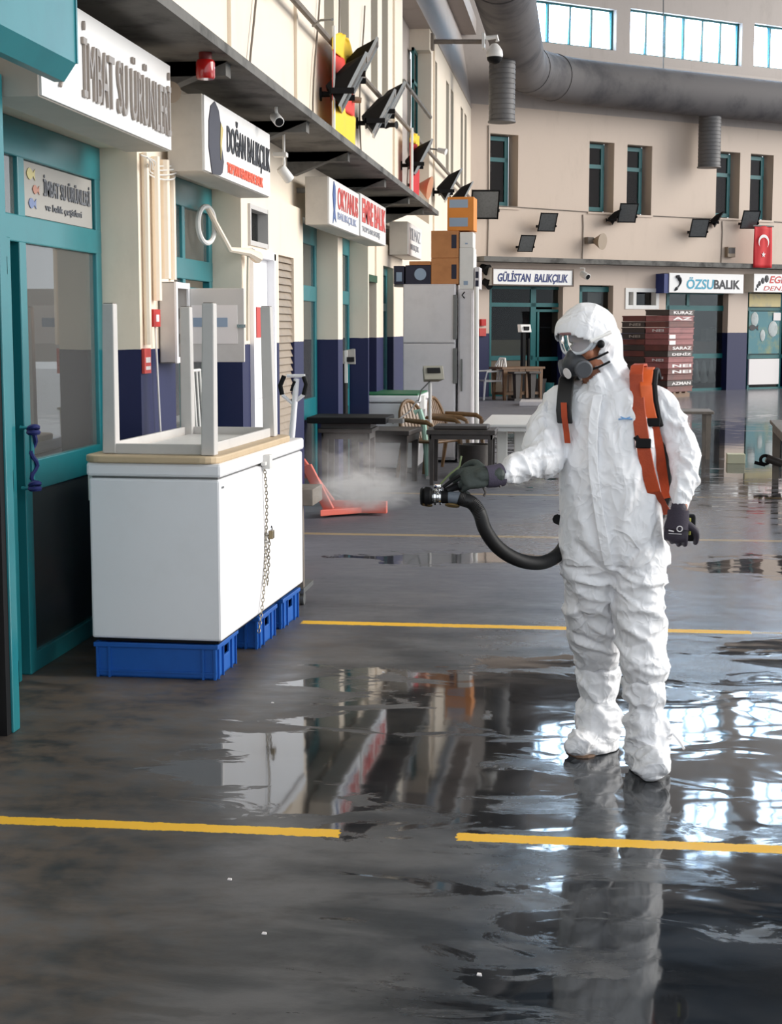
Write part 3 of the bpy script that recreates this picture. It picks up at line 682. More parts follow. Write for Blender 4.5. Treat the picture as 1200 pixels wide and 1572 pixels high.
t = MB(LW); text(t, 'EMRE BALIK', 15.56, 17.38, 2.198, 2.735, 2.97, bold=0.03); O('lettering', t, 'redtxt', r)
t = MB(LW); text(t, 'TOPTAN SATIŞ', 15.56, 16.9, 2.198, 2.63, 2.70, bold=0.01); O('lettering', t, 'faintxt', r, label='faded grey lettering')
r = sign('shop_sign', 'small white box sign with faint grey lettering beside the canopy end', LW, RZ, 19.7, 21.3, 2.60, 3.01, 2.2, 2.44)
t = MB(LW); text(t, 'YILMAZ', 19.85, 21.1, 2.198, 2.80, 2.95); O('lettering', t, 'faintxt', r); t = MB(LW); text(t, 'BALIKÇILIK', 19.95, 20.9, 2.198, 2.66, 2.75); O('lettering', t, 'faintxt', r)
# far signs
a = frect(755, 412, 880, 439, 0.35)
r = sign('shop_sign', 'far white sign reading Gülistan Balıkçılık in slanted navy letters', FM, FRZ, a[0], a[1], a[2], a[3], -0.35, 0.0)
b = frect(764, 418, 872, 434, 0.36); t = MB(FM); text(t, 'GÜLİSTAN  BALIKÇILIK', b[0], b[1], -0.352, b[2]-0.03, b[3]+0.03, shear=0.2, bold=0.03); O('lettering', t, 'navytxt', r)
O('case_rim', frame_mb(FM, a, -0.37, 0.03, 0.03), M('dark sign rim', srgb(90,70,56), 0.5), r)
a = frect(1027, 420, 1141, 450, 0.35)
r = sign('shop_sign', 'far white sign with turquoise and black letters and a navy left end', FM, FRZ, a[0], a[1], a[2], a[3], -0.35, 0.0)
b = frect(1054, 429, 1096, 444, 0.36); t = MB(FM); text(t, 'ÖZSU', b[0], b[1], -0.352, b[2], b[3]+0.06, shear=0.1, bold=0.02); O('lettering', t, 'cyantxt', r, label='turquoise lettering')
b = frect(1096, 430, 1136, 444, 0.36); t = MB(FM); text(t, 'BALIK', b[0], b[1], -0.352, b[2], b[3], bold=0.03); O('lettering', t, 'blktxt', r)
b = frect(1037, 423, 1049, 446, 0.36); e = MB(FM); cx = (b[0]+b[1])/2; cz = (b[2]+b[3])/2; hh = (b[3]-b[2])/2
e.tube([(cx-0.1+0.13*sin(k/7*pi), -0.356, cz+hh*(1-k/4)) for k in range(9)], [0.02,0.05,0.06,0.045,0.03,0.02,0.02,0.045,0.02], 6); e.tube([(cx-0.12, -0.356, cz+hh*0.8), (cx-0.02, -0.356, cz+hh*0.9)], 0.04, 6)
O('fish_emblem', e, 'blktxt', r)
s0 = frect(1020, 420, 1027, 450, 0.35); O('end_panel', MB(FM).box(s0[0], s0[1], -0.33, 0.0, s0[2], s0[3]), 'navytxt', r, label='navy end panel')
a = frect(1157, 421, 1240, 449, 0.35)
r = sign('shop_sign', 'far white sign with red slanted letters at the right edge', FM, FRZ, a[0], a[1], a[2], a[3], -0.35, 0.0)
b = frect(1181, 424, 1207, 435, 0.36); t = MB(FM); text(t, 'EGE', b[0], b[1], -0.352, b[2], b[3], shear=0.25, bold=0.02)
O('lettering', t, 'redtxt', r); t = MB(FM); b = frect(1172, 437, 1214, 446, 0.36); text(t, 'DENİZ', b[0], b[1], -0.352, b[2], b[3], shear=0.25); O('lettering', t, 'redtxt', r)
e = MB(FM)
for k, (u, v) in enumerate(((1161,444),(1163,439),(1166,435),(1171,431),(1177,428))):
    s_, z_ = FP(u, v, 0.36); e.ball((s_, -0.355, z_), (0.03+0.012*k, 0.01, 0.04+0.016*k), 8)
O('logo', e, 'blktxt', r)
# posters of sea creatures at the right edge
a = frect(1149, 478, 1196, 543, -0.12)
po = thing('sea_poster', 'blue green poster with pale shells and a dark fish in the right edge shop window', 'poster', FM @ Vector(((a[0]+a[1])/2, 0.12, a[2])), FRZ)
O('sheet', MB(FM).box(a[0], a[1], 0.12, 0.14, a[2], a[3]), M('sea print', srgb(60,122,132), 0.5, var=0.8, col2=srgb(150,150,90), vscale=2.2), po)
e = MB(FM)
for u, v, rx, rz_ in ((1158,490,0.14,0.2),(1186,505,0.18,0.22),(1170,515,0.1,0.16)):
    s_, z_ = FP(u, v, -0.12); e.ball((s_, 0.115, z_), (rx, 0.01, rz_), 12)
O('shell_print', e, M('shell print', srgb(176,184,184), 0.5, var=0.6), po)
s_, z_ = FP(1149, 503, -0.12); O('fish_print', fish(MB(FM), s_, 0.112, z_, 0.3, 0.08), 'blktxt', po)
s0,s1,z0,z1 = frect(1187, 480, 1198, 492, -0.1); O('paper_sheet', MB(FM).box(s0, s1, 0.1, 0.105, z0, z1), 'paper', po)
a = frect(1150, 451, 1198, 471, -0.12)
po = thing('sea_poster', 'yellowish faded poster strip just below the red lettered far sign', 'poster', FM @ Vector(((a[0]+a[1])/2, 0.12, a[2])), FRZ)
O('sheet', MB(FM).box(a[0], a[1], 0.12, 0.14, a[2], a[3]), M('yellow faded print', srgb(214,196,140), 0.5, var=0.8, col2=srgb(160,160,150), vscale=3), po)

# ================================================================== NEAR LEFT
r = thing('teal_fascia', 'large teal sheet metal shutter housing at the upper left corner', 'shutter housing', (-2.03, 4.6, 2.66), pi/2)
hb = MB(LW); hb.hexa([(3.2,2.05,2.66),(6.12,2.05,2.66),(6.12,2.09,2.66),(3.2,2.09,2.66),(3.2,2.0,2.73),(6.12,2.0,2.73),(6.12,2.09,2.73),(3.2,2.09,2.73)])
hb.box(3.2, 6.12, 2.0, 2.09, 2.73, 3.13)
O('housing', hb, 'teal', r); O('end_cap', MB(LW).box(6.12, 6.135, 1.995, 2.095, 2.73, 3.13), 'teal', r)
O('bracket', MB(LW).box(5.95, 6.0, 2.09, 2.51, 2.9, 2.95), 'grey', r); O('bracket', MB(LW).box(4.5, 4.55, 2.09, 2.51, 2.9, 2.95), 'grey', r)
r = thing('guide_post', 'slim teal steel guide post standing at the left edge of the picture', 'post', (-2.38, 6.24, 0), pi/2)
O('post', MB(LW).box(6.19, 6.27, 2.36, 2.44, 0, 2.72), 'teal', r, bevel=0.006)
O('channel', MB(LW).box(6.14, 6.19, 2.37, 2.52, 0, 2.7), 'black', r, label='black rubber channel')
for k, (z0, h) in enumerate(((0.0, 0.3), (0.31, 0.3), (0.62, 0.28), (0.91, 0.25))):
    b = MB(LW); 
    b.box(5.66, 6.02, 2.43, 2.62, z0, z0+h-0.04); b.box(5.64, 6.04, 2.415, 2.63, z0+h-0.06, z0+h-0.005)
    O('foam_box', b, 'whitep', None, 'white foam fish box stacked behind the teal post, ' + ('lowest', 'second from the floor', 'third from the floor', 'topmost')[k], 'box', 'white foam boxes at the left edge', bevel=0.01)
# knotted cord on the door
r = thing('door_cord', 'dark blue cord knotted round the teal door handle', 'cord', (-2.6, 7.2, 0.93), pi/2)
c = MB(LW); c.tube([(7.20+0.01*sin(k*1.3), 2.605-0.012*cos(k), 0.92+0.02*k) for k in range(16)], 0.011, 6); O('cord', c, 'rope', r, smooth=True)
for z in (0.93, 1.2):
    k_ = MB(LW); k_.ring((7.2, 2.605, z), (0,0,1), 0.022, 0.013, 12, 6); k_.ring((7.2, 2.605, z+0.02), (0.3,0.3,1), 0.022, 0.012, 12, 6); O('knot', k_, 'rope', r, smooth=True)
O('handle', MB(LW).tube([(7.2, GY, 0.93), (7.2, 2.615, 0.93), (7.2, 2.615, 1.22), (7.2, GY, 1.22)], 0.012, 8), 'teal', r, smooth=True)

# interior counter & goods behind nearest glass
r = thing('shop_counter', 'white shop counter seen through the nearest glass front', 'counter', (-3.5, 7.9, 0), pi/2)
O('body', MB(LW).box(8.25, 8.53, 2.76, 4.0, 0, 1.22), 'white', r); O('top', MB(LW).box(8.20, 8.54, 2.74, 4.05, 1.22, 1.26), 'white', r, bevel=0.01)
for q, (s_, y_, rr_, hh_, mt, lab) in enumerate(((8.33, 2.90, 0.06, 0.13, 'yellow', 'yellow bag on the counter behind the nearest glass'), (8.36, 2.80, 0.05, 0.11, 'blue', 'blue tub on the counter behind the nearest glass'), (8.34, 3.03, 0.07, 0.11, 'grey', 'grey heap on the counter behind the nearest glass'))):
    b = MB(LW).lathe((s_, y_, 1.26), (0,0,1), [(0, rr_*0.9), (hh_*0.5, rr_), (hh_*0.85, rr_*0.8), (hh_, rr_*0.4)], 16); O(('bag','tub','bag')[q], b, mt, None, lab, 'goods', smooth=True)

# chest freezer, rotated slightly
FR = Matrix.Translation((-1.715, 7.265, 0)) @ Matrix.Rotation(R(-2.4), 4, 'Z')   # origin at its front right corner; x to the left is negative
fr = thing('chest_freezer', 'long white chest freezer raised on blue crates in front of the nearest shop', 'freezer', (-1.715, 7.265, 0.185), R(-2.4))
O('body', MB(FR).box(-0.655, 0, 0, 1.80, 0.19, 0.975), 'white', fr, bevel=0.012)
O('lid', MB(FR).box(-0.665, 0.008, -0.006, 1.81, 0.985, 1.052), 'white', fr, bevel=0.014)
O('gasket', MB(FR).box(-0.64, -0.012, 0.012, 1.79, 0.974, 0.987), 'grey', fr)
O('base_frame', MB(FR).box(-0.63, -0.02, 0.02, 1.78, 0.175, 0.192), 'black', fr)
O('latch', MB(FR).box(0.005, 0.03, 0.78, 0.92, 0.975, 0.995).box(0.0, 0.045, 0.82, 0.88, 0.955, 1.03), 'whitep', fr, bevel=0.004)
O('badge', MB(FR).box(0.0, 0.002, 0.03, 0.07, 0.93, 0.94), 'grey', fr)
O('hinge_cap', MB(FR).box(-0.675, -0.655, 0.05, 0.14, 0.86, 1.0), 'whitep', fr)
# chain
ch = thing('padlock_chain', 'steel chain with a padlock hanging down the freezer side', 'chain', (-1.66, 8.1, 0.2), R(-2.4))
c = MB(FR); L_ = 46
def cpath(t): return Vector((0.012 + 0.004*sin(9*t), 0.835 + 0.03*sin(4*t) - 0.18*max(0, t-0.55)**1.3*2.2, 0.955 - 0.84*t))
for k in range(L_):
    p = cpath(k/(L_-1.0)); q = cpath((k+1)/(L_-1.0)); d = (q-p).normalized()
    sd = Vector((1,0,0)) if k % 2 else Vector((0,1,0)); sd = (sd - d*sd.dot(d)).normalized()
    c.tube([p + d*(0.0125*cos(a)) + sd*(0.0072*sin(a)) for a in [2*pi*j/10 for j in range(10)]], 0.0026, 5, closed=True)
O('chain_links', c, 'chain', ch, smooth=True)
c = MB(FR)
for k in range(14):
    p = cpath(0.44+0.022*k) + Vector((0.012, 0.018+0.006*sin(k), 0)); sd = Vector((0,1,0)) if k % 2 else Vector((1,0,0))
    c.tube([p + Vector((0,0,1))*(0.0125*cos(a)) + sd*(0.0072*sin(a)) for a in [2*pi*j/10 for j in range(10)]], 0.0026, 5, closed=True)
O('chain_tail', c, 'chain', ch, smooth=True)
p = cpath(0.40) + Vector((0.02, 0.035, 0))
O('padlock', MB(FR).box(p.x-0.012, p.x+0.012, p.y-0.024, p.y+0.024, p.z-0.045, p.z), M('brass lock', srgb(130,116,90), 0.35, 0.8), ch, bevel=0.004)
O('shackle', MB(FR).tube([Vector((p.x, p.y+0.015*cos(a), p.z+0.022*sin(a))) for a in [pi*j/8 for j in range(9)]], 0.004, 6), 'chrome', ch, smooth=True)
# crates
def make_crate(label):
    r = thing('plastic_crate', label, 'crate', (0,0,0), 0, 'blue crates under the long chest freezer')
    m = MB(); w_, d_, h_ = 0.60, 0.40, 0.172
    m.box(-w_/2, w_/2, -d_/2, d_/2, 0, 0.012)
    m.box(-w_/2, w_/2, -d_/2, -d_/2+0.012, 0, h_).box(-w_/2, w_/2, d_/2-0.012, d_/2, 0, h_).box(-w_/2, -w_/2+0.012, -d_/2, d_/2, 0, h_)
    m.box(w_/2-0.012, w_/2, -d_/2, -0.06, 0, h_).box(w_/2-0.012, w_/2, 0.06, d_/2, 0, h_).box(w_/2-0.012, w_/2, -0.06, 0.06, 0, 0.09).box(w_/2-0.012, w_/2, -0.06, 0.06, 0.135, h_)
    O('shell', m, 'blue', r, bevel=0.003)
    m = MB(); m.box(-w_/2-0.012, w_/2+0.012, -d_/2-0.012, -d_/2+0.004, h_-0.022, h_).box(-w_/2-0.012, w_/2+0.012, d_/2-0.004, d_/2+0.012, h_-0.022, h_)
    m.box(-w_/2-0.012, -w_/2+0.004, -d_/2, d_/2, h_-0.022, h_).box(w_/2-0.004, w_/2+0.012, -d_/2, d_/2, h_-0.022, h_)
    O('rim', m, 'blue', r, bevel=0.003)
    for x in (-w_/2, -w_/2+0.06, w_/2-0.07, w_/2-0.012): O('rib', MB().box(x, x+0.012, -d_/2-0.010, -d_/2, 0.0, h_), 'blue', r)
    O('rib', MB().box(-w_/2, w_/2, -d_/2-0.008, -d_/2, 0.028, 0.036), 'blue', r)
    for y_ in (-d_/2+0.02, -0.09, 0.08, d_/2-0.03): O('rib', MB().box(w_/2, w_/2+0.010, y_, y_+0.010, 0.0, h_), 'blue', r)
    return r
c0 = make_crate('blue plastic crate under the front end of the long freezer, nearest of the three')
c0.location = FR @ Vector((-0.335, 0.20, 0)); c0.rotation_euler = (0,0,R(-1))
dup(c0, FR @ Vector((-0.315, 0.95, 0)), R(-2), 'blue plastic crate under the middle of the long freezer')
dup(c0, FR @ Vector((-0.315, 1.52, 0)), R(-3), 'blue plastic crate under the far end of the long freezer')
# upside-down table on the freezer
TB = FR @ Matrix.Translation((-0.34, 0.0, 1.052))
t = thing('upturned_table', 'beige topped table lying upside down on the long freezer with four legs in the air', 'table', TB @ Vector((0, 0.8, 0)), R(-2.4))
def rrect(x0, x1, y0, y1, r_, n=5):
    P = []
    for cx, cy, a0 in ((x1-r_, y1-r_, 0), (x0+r_, y1-r_, 90), (x0+r_, y0+r_, 180), (x1-r_, y0+r_, 270)):
        for k in range(n+1): a = R(a0+90*k/n); P.append((cx+r_*cos(a), cy+r_*sin(a)))
    return P
P = rrect(-0.34, 0.34, -0.03, 1.56, 0.09); n = len(P)
tm = MB(TB)
tm.add([(x, y, 0.0) for x, y in P] + [(x, y, 0.035) for x, y in P], [tuple(range(n-1,-1,-1)), tuple(range(n, 2*n))] + [(i,(i+1)%n,n+(i+1)%n,n+i) for i in range(n)])
O('tabletop', tm, 'beige', t, bevel=0.008)
ap = MB(TB)
for x0, x1, y0, y1 in ((-0.25,0.25,0.08,0.10),(-0.25,0.25,1.40,1.42),(-0.26,-0.24,0.08,1.42),(0.24,0.26,0.08,1.42)): ap.box(x0, x1, y0, y1, 0.035, 0.085)
O('apron', ap, 'leg', t, bevel=0.004)
O('underside_panel', MB(TB).box(-0.22, 0.22, 0.12, 1.38, 0.036, 0.044), 'whitep', t)
for x, y, lx, ly in ((-0.235, 0.11, 0.01, -0.01), (0.275, 0.06, 0.012, -0.01), (-0.235, 1.40, 0.0, 0.0), (0.25, 1.38, -0.015, 0.0)):
    a_ = 0.034; b_ = 0.029
    m = MB(TB).hexa([(x-a_,y-a_,0.036),(x+a_,y-a_,0.036),(x+a_,y+a_,0.036),(x-a_,y+a_,0.036),(x+lx-b_,y+ly-b_,0.76),(x+lx+b_,y+ly-b_,0.76),(x+lx+b_,y+ly+b_,0.76),(x+lx-b_,y+ly+b_,0.76)])
    l = O('leg', m, 'leg', t, bevel=0.006)
    O('leg_cap', MB(TB).box(x+lx-b_*0.8, x+lx+b_*0.8, y+ly-b_*0.8, y+ly+b_*0.8, 0.755, 0.763), M('hollow leg end', srgb(110,100,88), 0.7), l)
# small metal trolley leg behind freezer
m = thing('metal_stand', 'grey metal stand with castors behind the long freezer', 'stand', (-1.72, 9.4, 0))
O('post', MB().box(-1.73,-1.69,9.35,9.39,0.08,0.72).box(-1.97,-1.93,9.35,9.39,0.08,0.72), 'woodgr', m)
O('shelf', MB().box(-1.99,-1.62,9.3,9.65,0.62,0.72), 'woodgr', m, bevel=0.005); O('foot', MB().box(-1.99,-1.68,9.3,9.65,0.08,0.11), 'grey', m)
for x in (-1.70, -1.95): O('castor', MB().cyl((x-0.012,9.37,0.04),(x+0.012,9.37,0.04),0.04,n=16), 'grey', m, smooth=True)

# ---------------- pier 1 fittings
fz = thing('fuse_box', 'small white wall cabinet with its door open, on the nearest pier', 'cabinet', (-PF, 9.05, 1.49), pi/2)
m = MB(LW); m.box(8.93,9.25,PF-0.10,PF-0.005,1.49,1.50).box(8.93,9.25,PF-0.10,PF-0.005,1.95,1.96).box(8.93,8.94,PF-0.10,PF-0.005,1.49,1.96).box(9.24,9.25,PF-0.10,PF-0.005,1.49,1.96).box(8.93,9.25,PF-0.015,PF-0.005,1.49,1.96)
O('cabinet_body', m, 'leg', fz, bevel=0.004)
O('front_frame', frame_mb(LW, (8.93,9.25,1.49,1.96), PF-0.11, 0.035, 0.012), 'white', fz)
O('fuses', MB(LW).box(8.98,9.2,PF-0.06,PF-0.02,1.6,1.66).box(8.98,9.2,PF-0.06,PF-0.02,1.75,1.81), 'grey', fz)
fd = O('door', MB(LW).box(9.245,9.265,PF-0.44,PF-0.11,1.49,1.93), 'leg', fz, bevel=0.005)
O('notice', MB(LW).box(9.24,9.245,PF-0.40,PF-0.12,1.60,1.83), 'paper', fd)
O('printed_block', MB(LW).box(9.236,9.24,PF-0.22,PF-0.13,1.70,1.755).box(9.236,9.24,PF-0.34,PF-0.26,1.70,1.755), 'pblue', fd)
O('latch', MB(LW).box(9.225,9.245,PF-0.45,PF-0.40,1.695,1.715), 'chrome', fd)
al = thing('alarm_box', 'red fire alarm call box on the nearest pier', 'alarm', (-PF-0.03, 8.68, 1.71), pi/2)
O('box', MB(LW).box(8.66,8.80,PF-0.05,PF-0.004,1.70,1.80), 'red', al, bevel=0.004); O('label_plate', MB(LW).box(8.70,8.76,PF-0.053,PF-0.05,1.73,1.77), 'paper', al)
al = thing('safety_sign', 'narrow red and white safety sign below the alarm box on the nearest pier', 'sign', (-PF, 8.6, 1.45), pi/2)
O('plate', MB(LW).box(8.56,8.69,PF-0.02,PF-0.003,1.44,1.58), 'redtxt', al); O('lettering', MB(LW).box(8.58,8.67,PF-0.023,PF-0.02,1.46,1.48).box(8.58,8.67,PF-0.023,PF-0.02,1.5,1.53), 'paper', al)
cz = MB(LW).tube([(8.79, PF-0.02, 1.70), (8.80, PF-0.03, 1.3), (8.83, PF-0.03, 1.05)], 0.006, 6)
O('thin_cable', cz, 'whitep', None, 'thin white cable hanging below the alarm box on the nearest pier', 'cable', smooth=True)
for k, (s_, rr_, z0, lab) in enumerate(((8.62, 0.022, 1.6, 'cream conduit at the left corner of the nearest pier'), (8.82, 0.026, 1.85, 'cream conduit in the middle of the nearest pier'), (9.0, 0.030, 1.98, 'thick cream downpipe above the open wall cabinet'), (9.2, 0.02, 1.98, 'cream conduit at the right corner of the nearest pier'))):
    O('conduit', MB(LW).tube([(s_, PF-rr_-0.003, z0), (s_, PF-rr_-0.003, 2.66)], rr_, 8), MT['wall'] , None, lab, 'pipe', smooth=True)
cb = MB(LW)
for k in range(4):
    cb.tube([(8.45+0.055*j+0.04*k, PF-0.05-0.03*sin(j*0.6+k), 2.63-0.012*k-0.02*sin(pi*j/11.0)*(1+k*0.6)) for j in range(12)], 0.0045, 5)
O('loose_cables', cb, 'whitep', None, 'tangle of thin cables under the right end of the nearest sign', 'cables', smooth=True)
# red lamp under the canopy
rl = thing('warning_lamp', 'red warning lamp hanging under the canopy between the two nearest signs', 'lamp', (-2.05, 8.48, 3.05))
O('dome', MB().lathe((-2.05,8.48,3.03),(0,0,1),[(0,0.045),(0.01,0.052),(0.085,0.052),(0.10,0.046)],20), 'redg', rl, smooth=True)
O('base', MB().lathe((-2.05,8.48,3.13),(0,0,1),[(0,0.036),(0.045,0.036)],16), M('dark red base', srgb(110,26,22),0.5), rl, smooth=True)
def bullet(label, p, d, r_=0.035, L=0.13, top=3.16):
    t_ = thing('security_camera', label, 'camera', p); p = Vector(p); d = Vector(d).normalized()
    O('housing', MB().lathe(p, d, [(0,r_*0.8),(0.01,r_),(L,r_),(L+0.005,r_*0.9)], 16), 'whitep', t_, smooth=True)
    O('lens', MB().lathe(p+d*(L+0.003), d, [(0,r_*0.82),(0.004,r_*0.8)], 16), 'black', t_)
    O('bracket', MB().tube([p+d*L*0.4, p+d*L*0.4+Vector((0,0,r_+0.05))], 0.012, 8).box(p.x-0.05,p.x+0.05,p.y-0.03,p.y+0.06,p.z+r_+0.04,p.z+r_+0.07).tube([p+d*L*0.4+Vector((0,0,r_+0.04)), Vector((p.x+d.x*L*0.4, p.y+d.y*L*0.4, max(top, p.z+r_+0.06)))], 0.012, 6), 'whitep', t_)
    return t_
bullet('white bullet camera hanging under the canopy edge above the white door', PX(421,178,-2.1), (0.35,-0.7,-0.35))
bullet('white bullet camera on the pier beside the canopy beam, facing away', PX(430,257,-2.30), (0.5,0.4,-0.7), 0.04, 0.12)
bullet('dark bullet camera beside the shop sign on the far pier', FM @ Vector((FP(893,420,0.3)[0], -0.3, FP(893,420,0.3)[1])), (0.5,-0.6,-0.3), 0.08, 0.25)
h = thing('horn_speaker', 'small brown horn speaker between the two nearest signs', 'speaker', (-2.3, 8.75, 2.97))
O('horn', MB().lathe((-2.33,8.75,2.99),(0.35,-0.9,0),[(0,0.02),(0.05,0.03),(0.1,0.055),(0.11,0.06)],18), 'beigehorn', h, smooth=True)
O('bracket', MB().box(-2.46,-2.32,8.74,8.78,2.97,3.0), 'grey', h)
# exhaust ring in second shop transom
ex = thing('exhaust_ring', 'cream round exhaust hose ring in front of the second shop transom', 'vent', (-2.55, 10.6, 2.12))
cR = PX(317, 345, -2.60)
O('ring', MB().ring(cR, (1,-0.25,0), 0.125, 0.018, 32, 8), 'whitep', ex, smooth=True)
O('cloth_arm', MB().tube([cR+Vector((0,0.02,0.12)), (-2.48,10.9,2.24), (-2.41,11.18,2.235), (-2.36,11.3,2.20)], [0.018,0.022,0.03,0.045], 8), MT['wall'], ex, smooth=True)
O('hanging_cable', MB().tube([(-2.41,11.2,2.22),(-2.42,11.22,2.0),(-2.43,11.24,1.6)], 0.014, 6), MT['wall'], ex, smooth=True)

# ================================================================== UPPER LEFT WALL
def make_flood(name_label, grp='floodlights along the upper left wall', rim='silver'):
    # local: wall is at y=+; x runs along the wall; faces -y and down
    r = thing('floodlight', name_label, 'floodlight', (0,0,0), 0, grp)
    T_ = Matrix.Translation((0, -0.36, 0.10)) @ Matrix.Rotation(R(30), 4, 'X')
    m = MB(T_); m.hexa([(-0.26,-0.02,-0.29),(0.26,-0.02,-0.29),(0.16,0.22,-0.20),(-0.16,0.22,-0.20),(-0.26,-0.02,0.29),(0.26,-0.02,0.29),(0.16,0.13,0.10),(-0.16,0.13,0.10)])
    hx = O('housing', m, 'black', r, bevel=0.01)
    O('rim', frame_mb(T_, (-0.28,0.28,-0.31,0.31), -0.05, 0.025, 0.034), rim, r)
    O('glass', MB(T_).box(-0.25,0.25,-0.04,-0.03,-0.28,0.28), 'lampglass', r)
    O('bracket', MB().box(-0.29,-0.27,-0.40,-0.12,-0.06,0.0).box(0.27,0.29,-0.40,-0.12,-0.06,0.0).box(-0.29,0.29,-0.14,-0.12,-0.07,0.01), 'black', r)
    O('arm', MB().tube([(0,-0.13,-0.03),(0,-0.005,-0.03)], 0.03, 10).lathe((0,-0.005,-0.03),(0,-1,0),[(0,0.07),(0.02,0.07)],14), 'black', r)
    return r
fl0 = make_flood('nearest big black floodlight with silver rim above the yellow red flag')
spots = [(16.35, 4.12, 1.0, 0, None), (17.2, 4.42, 1.0, 0, 'big black floodlight just behind the nearest one, higher and overlapping it'),
         (19.0, 4.16, 0.95, 0, 'lower floodlight of the middle pair on the upper left wall'), (20.0, 4.40, 0.95, 0, 'upper floodlight of the middle pair on the upper left wall'),
         (23.6, 4.12, 0.95, 0, 'single black floodlight just above the narrow red flag'), (28.6, 4.15, 1.05, 0, 'black floodlight just above the orange stacked carton'),
         (32.2, 4.30, 0.9, 0.1, 'farthest small dark floodlight of the left wall, right of the orange carton')]
for i, (s_, z_, k, dr_, lab) in enumerate(spots):
    o = fl0 if i == 0 else dup(fl0)
    o.location = (-UY, s_, z_); o.rotation_euler = (0, 0, pi/2 + dr_ + 0.13); o.scale = (k*0.9, k*0.9, k)
    if lab: o['label'] = lab
o = dup(fl0, None, None, 'dark floodlight high at the top edge of the upper left wall'); o.location = (-UY, 13.4, 4.75); o.rotation_euler = (0,0,pi/2); o.scale = (0.9,)*3
# far wall floodlights
FG = 'floodlights on the far wall'
flf = make_flood('far floodlight', 'floodlights on the far wall', 'black')
def ff(u, v, lab, rx=0, rz=0.0, k=1.0, ry=0):
    s_, z_ = FP(u, v, 0.25); o = dup(flf, None, None, lab, FG) if ff.n else flf; ff.n = 1; o['label'] = lab; o.location = FM @ Vector((s_, -0.06, z_)); o.rotation_euler = (0, ry, FRZ+rz); o.scale = (k,)*3
ff.n = 0
ff(748, 322, 'floodlight at the left end of the far wall beside the orange carton', 0, -0.5, 1.2)
ff(841, 346, 'upper floodlight of the two left ones on the far wall', R(35), -0.3, 0.8)
ff(808, 378, 'lower left floodlight on the far wall above the navy lettered sign', R(40), -0.2, 0.72)
ff(965, 332, 'tilted floodlight below the middle window pair on the far wall', R(35), -0.4, 0.85)
ff(937, 336, 'flat tipped floodlight left of the one below the middle windows', R(-30), 0.9, 0.7)
ff(1074, 355, 'floodlight facing down on the far wall left of the red flag', R(35), -0.4, 0.85)
ff(1094, 340, 'flat tipped floodlight above and right of the one left of the flag', R(-25), 0.8, 0.72)
ff(1152, 342, 'floodlight directly above the red crescent flag', R(25), -0.4, 0.85)
# pipe along the wall, cables
O('wall_conduit', MB(LW).tube([(12.2, 2.63, 4.62), (38.0, 2.63, 4.62)], 0.032, 8), 'woodgr', None, 'long grey conduit running along the upper left wall at lamp height', 'pipe', smooth=True)
for k in range(8): pass
r = thing('bracket_arm', 'thin bent metal arm sticking out of the conduit above the flag', 'bracket', (-2.6, 14.4, 4.6))
O('rod', MB().tube([PX(480,40,-2.6), PX(492,31,-2.5), PX(510,30,-2.35)], 0.012, 6), 'grey', r, smooth=True)
for s_, ph, lb in ((12.9, 0.0, 'left of the striped flag'), (16.0, 1.0, 'beside the striped flag'), (19.3, 2.0, 'behind the middle floodlight pair'), (24.4, 0.6, 'beside the orange horn')):
    O('wall_cable', MB(LW).tube([(s_+0.25*sin(j*0.5+ph), 2.72, 5.6-0.24*j) for j in range(10)], 0.010, 5), 'woodgr', None, 'thin grey cable dangling down the upper left wall ' + lb, 'cable', smooth=True)
O('wall_cable', MB(LW).tube([(17.6, 2.73, 7.0), (17.5, 2.72, 5.2), (17.3, 2.7, 4.4), (17.3,2.7,4.1),(18.4,2.7,3.6),(19.4,2.7,3.25)], 0.010, 5), 'woodgr', None, 'long grey cable crossing the upper left wall between the floodlight pairs', 'cable', smooth=True)
# flags
def cloth(mb, c, w_, z0, z1, taper=0.25, n=10, m=14, folds=3, amp=0.045, Mx=None):
    vs = []; fs = []
    for j in range(m+1):
        t_ = j/m; z = z1 + (z0-z1)*t_; k = taper + (1-taper)*min(1, t_*1.8)**0.7
        for i in range(n+1):
            x = (i/n-0.5)*w_*k; y = amp*sin(i/n*pi*2*folds + 1.5*t_)*(1-0.3*t_)
            vs.append((c[0]+x, c[1]+y, z))
    for j in range(m):
        for i in range(n): a_ = j*(n+1)+i; fs.append((a_, a_+1, a_+n+2, a_+n+1))
    return mb.add(vs, fs)
f = thing('fabric_flag', 'yellow and red striped flag hanging from the conduit behind the nearest floodlight', 'flag', (-2.6, 17.2, 3.4))
ftop = 4.72; fx = 16.95
for z0, z1, mt, tp in ((4.50, 4.78, 'yellow', 0.2), (4.00, 4.51, 'redcloth', 1.0), (3.26, 4.01, 'yellow', 1.0)):
    o = O('cloth_band', cloth(MB(LW), (fx, 2.58), 1.55, z0, z1, tp, n=24, folds=2, amp=0.018), mt, f, smooth=True); md = o.modifiers.new('solid', 'SOLIDIFY'); md.thickness = 0.006
O('pole', MB(LW).tube([(fx-0.78, 2.58, 3.3), (fx-0.72, 2.58, 4.75)], 0.018, 8), 'whitep', f)
f = thing('fabric_flag', 'narrow crimson flag hanging on a white pole beside the orange horn', 'flag', (-2.6, 23.6, 3.6))
o = O('cloth', cloth(MB(LW), (23.75, 2.55), 0.85, 3.62, 4.40, 1.0, folds=2), 'crimson', f, smooth=True); md = o.modifiers.new('solid', 'SOLIDIFY'); md.thickness = 0.006
o = O('cloth_band', cloth(MB(LW), (23.75, 2.55), 0.85, 4.40, 4.56, 0.6, folds=2, m=3), 'yellow', f, smooth=True); md = o.modifiers.new('solid', 'SOLIDIFY'); md.thickness = 0.006
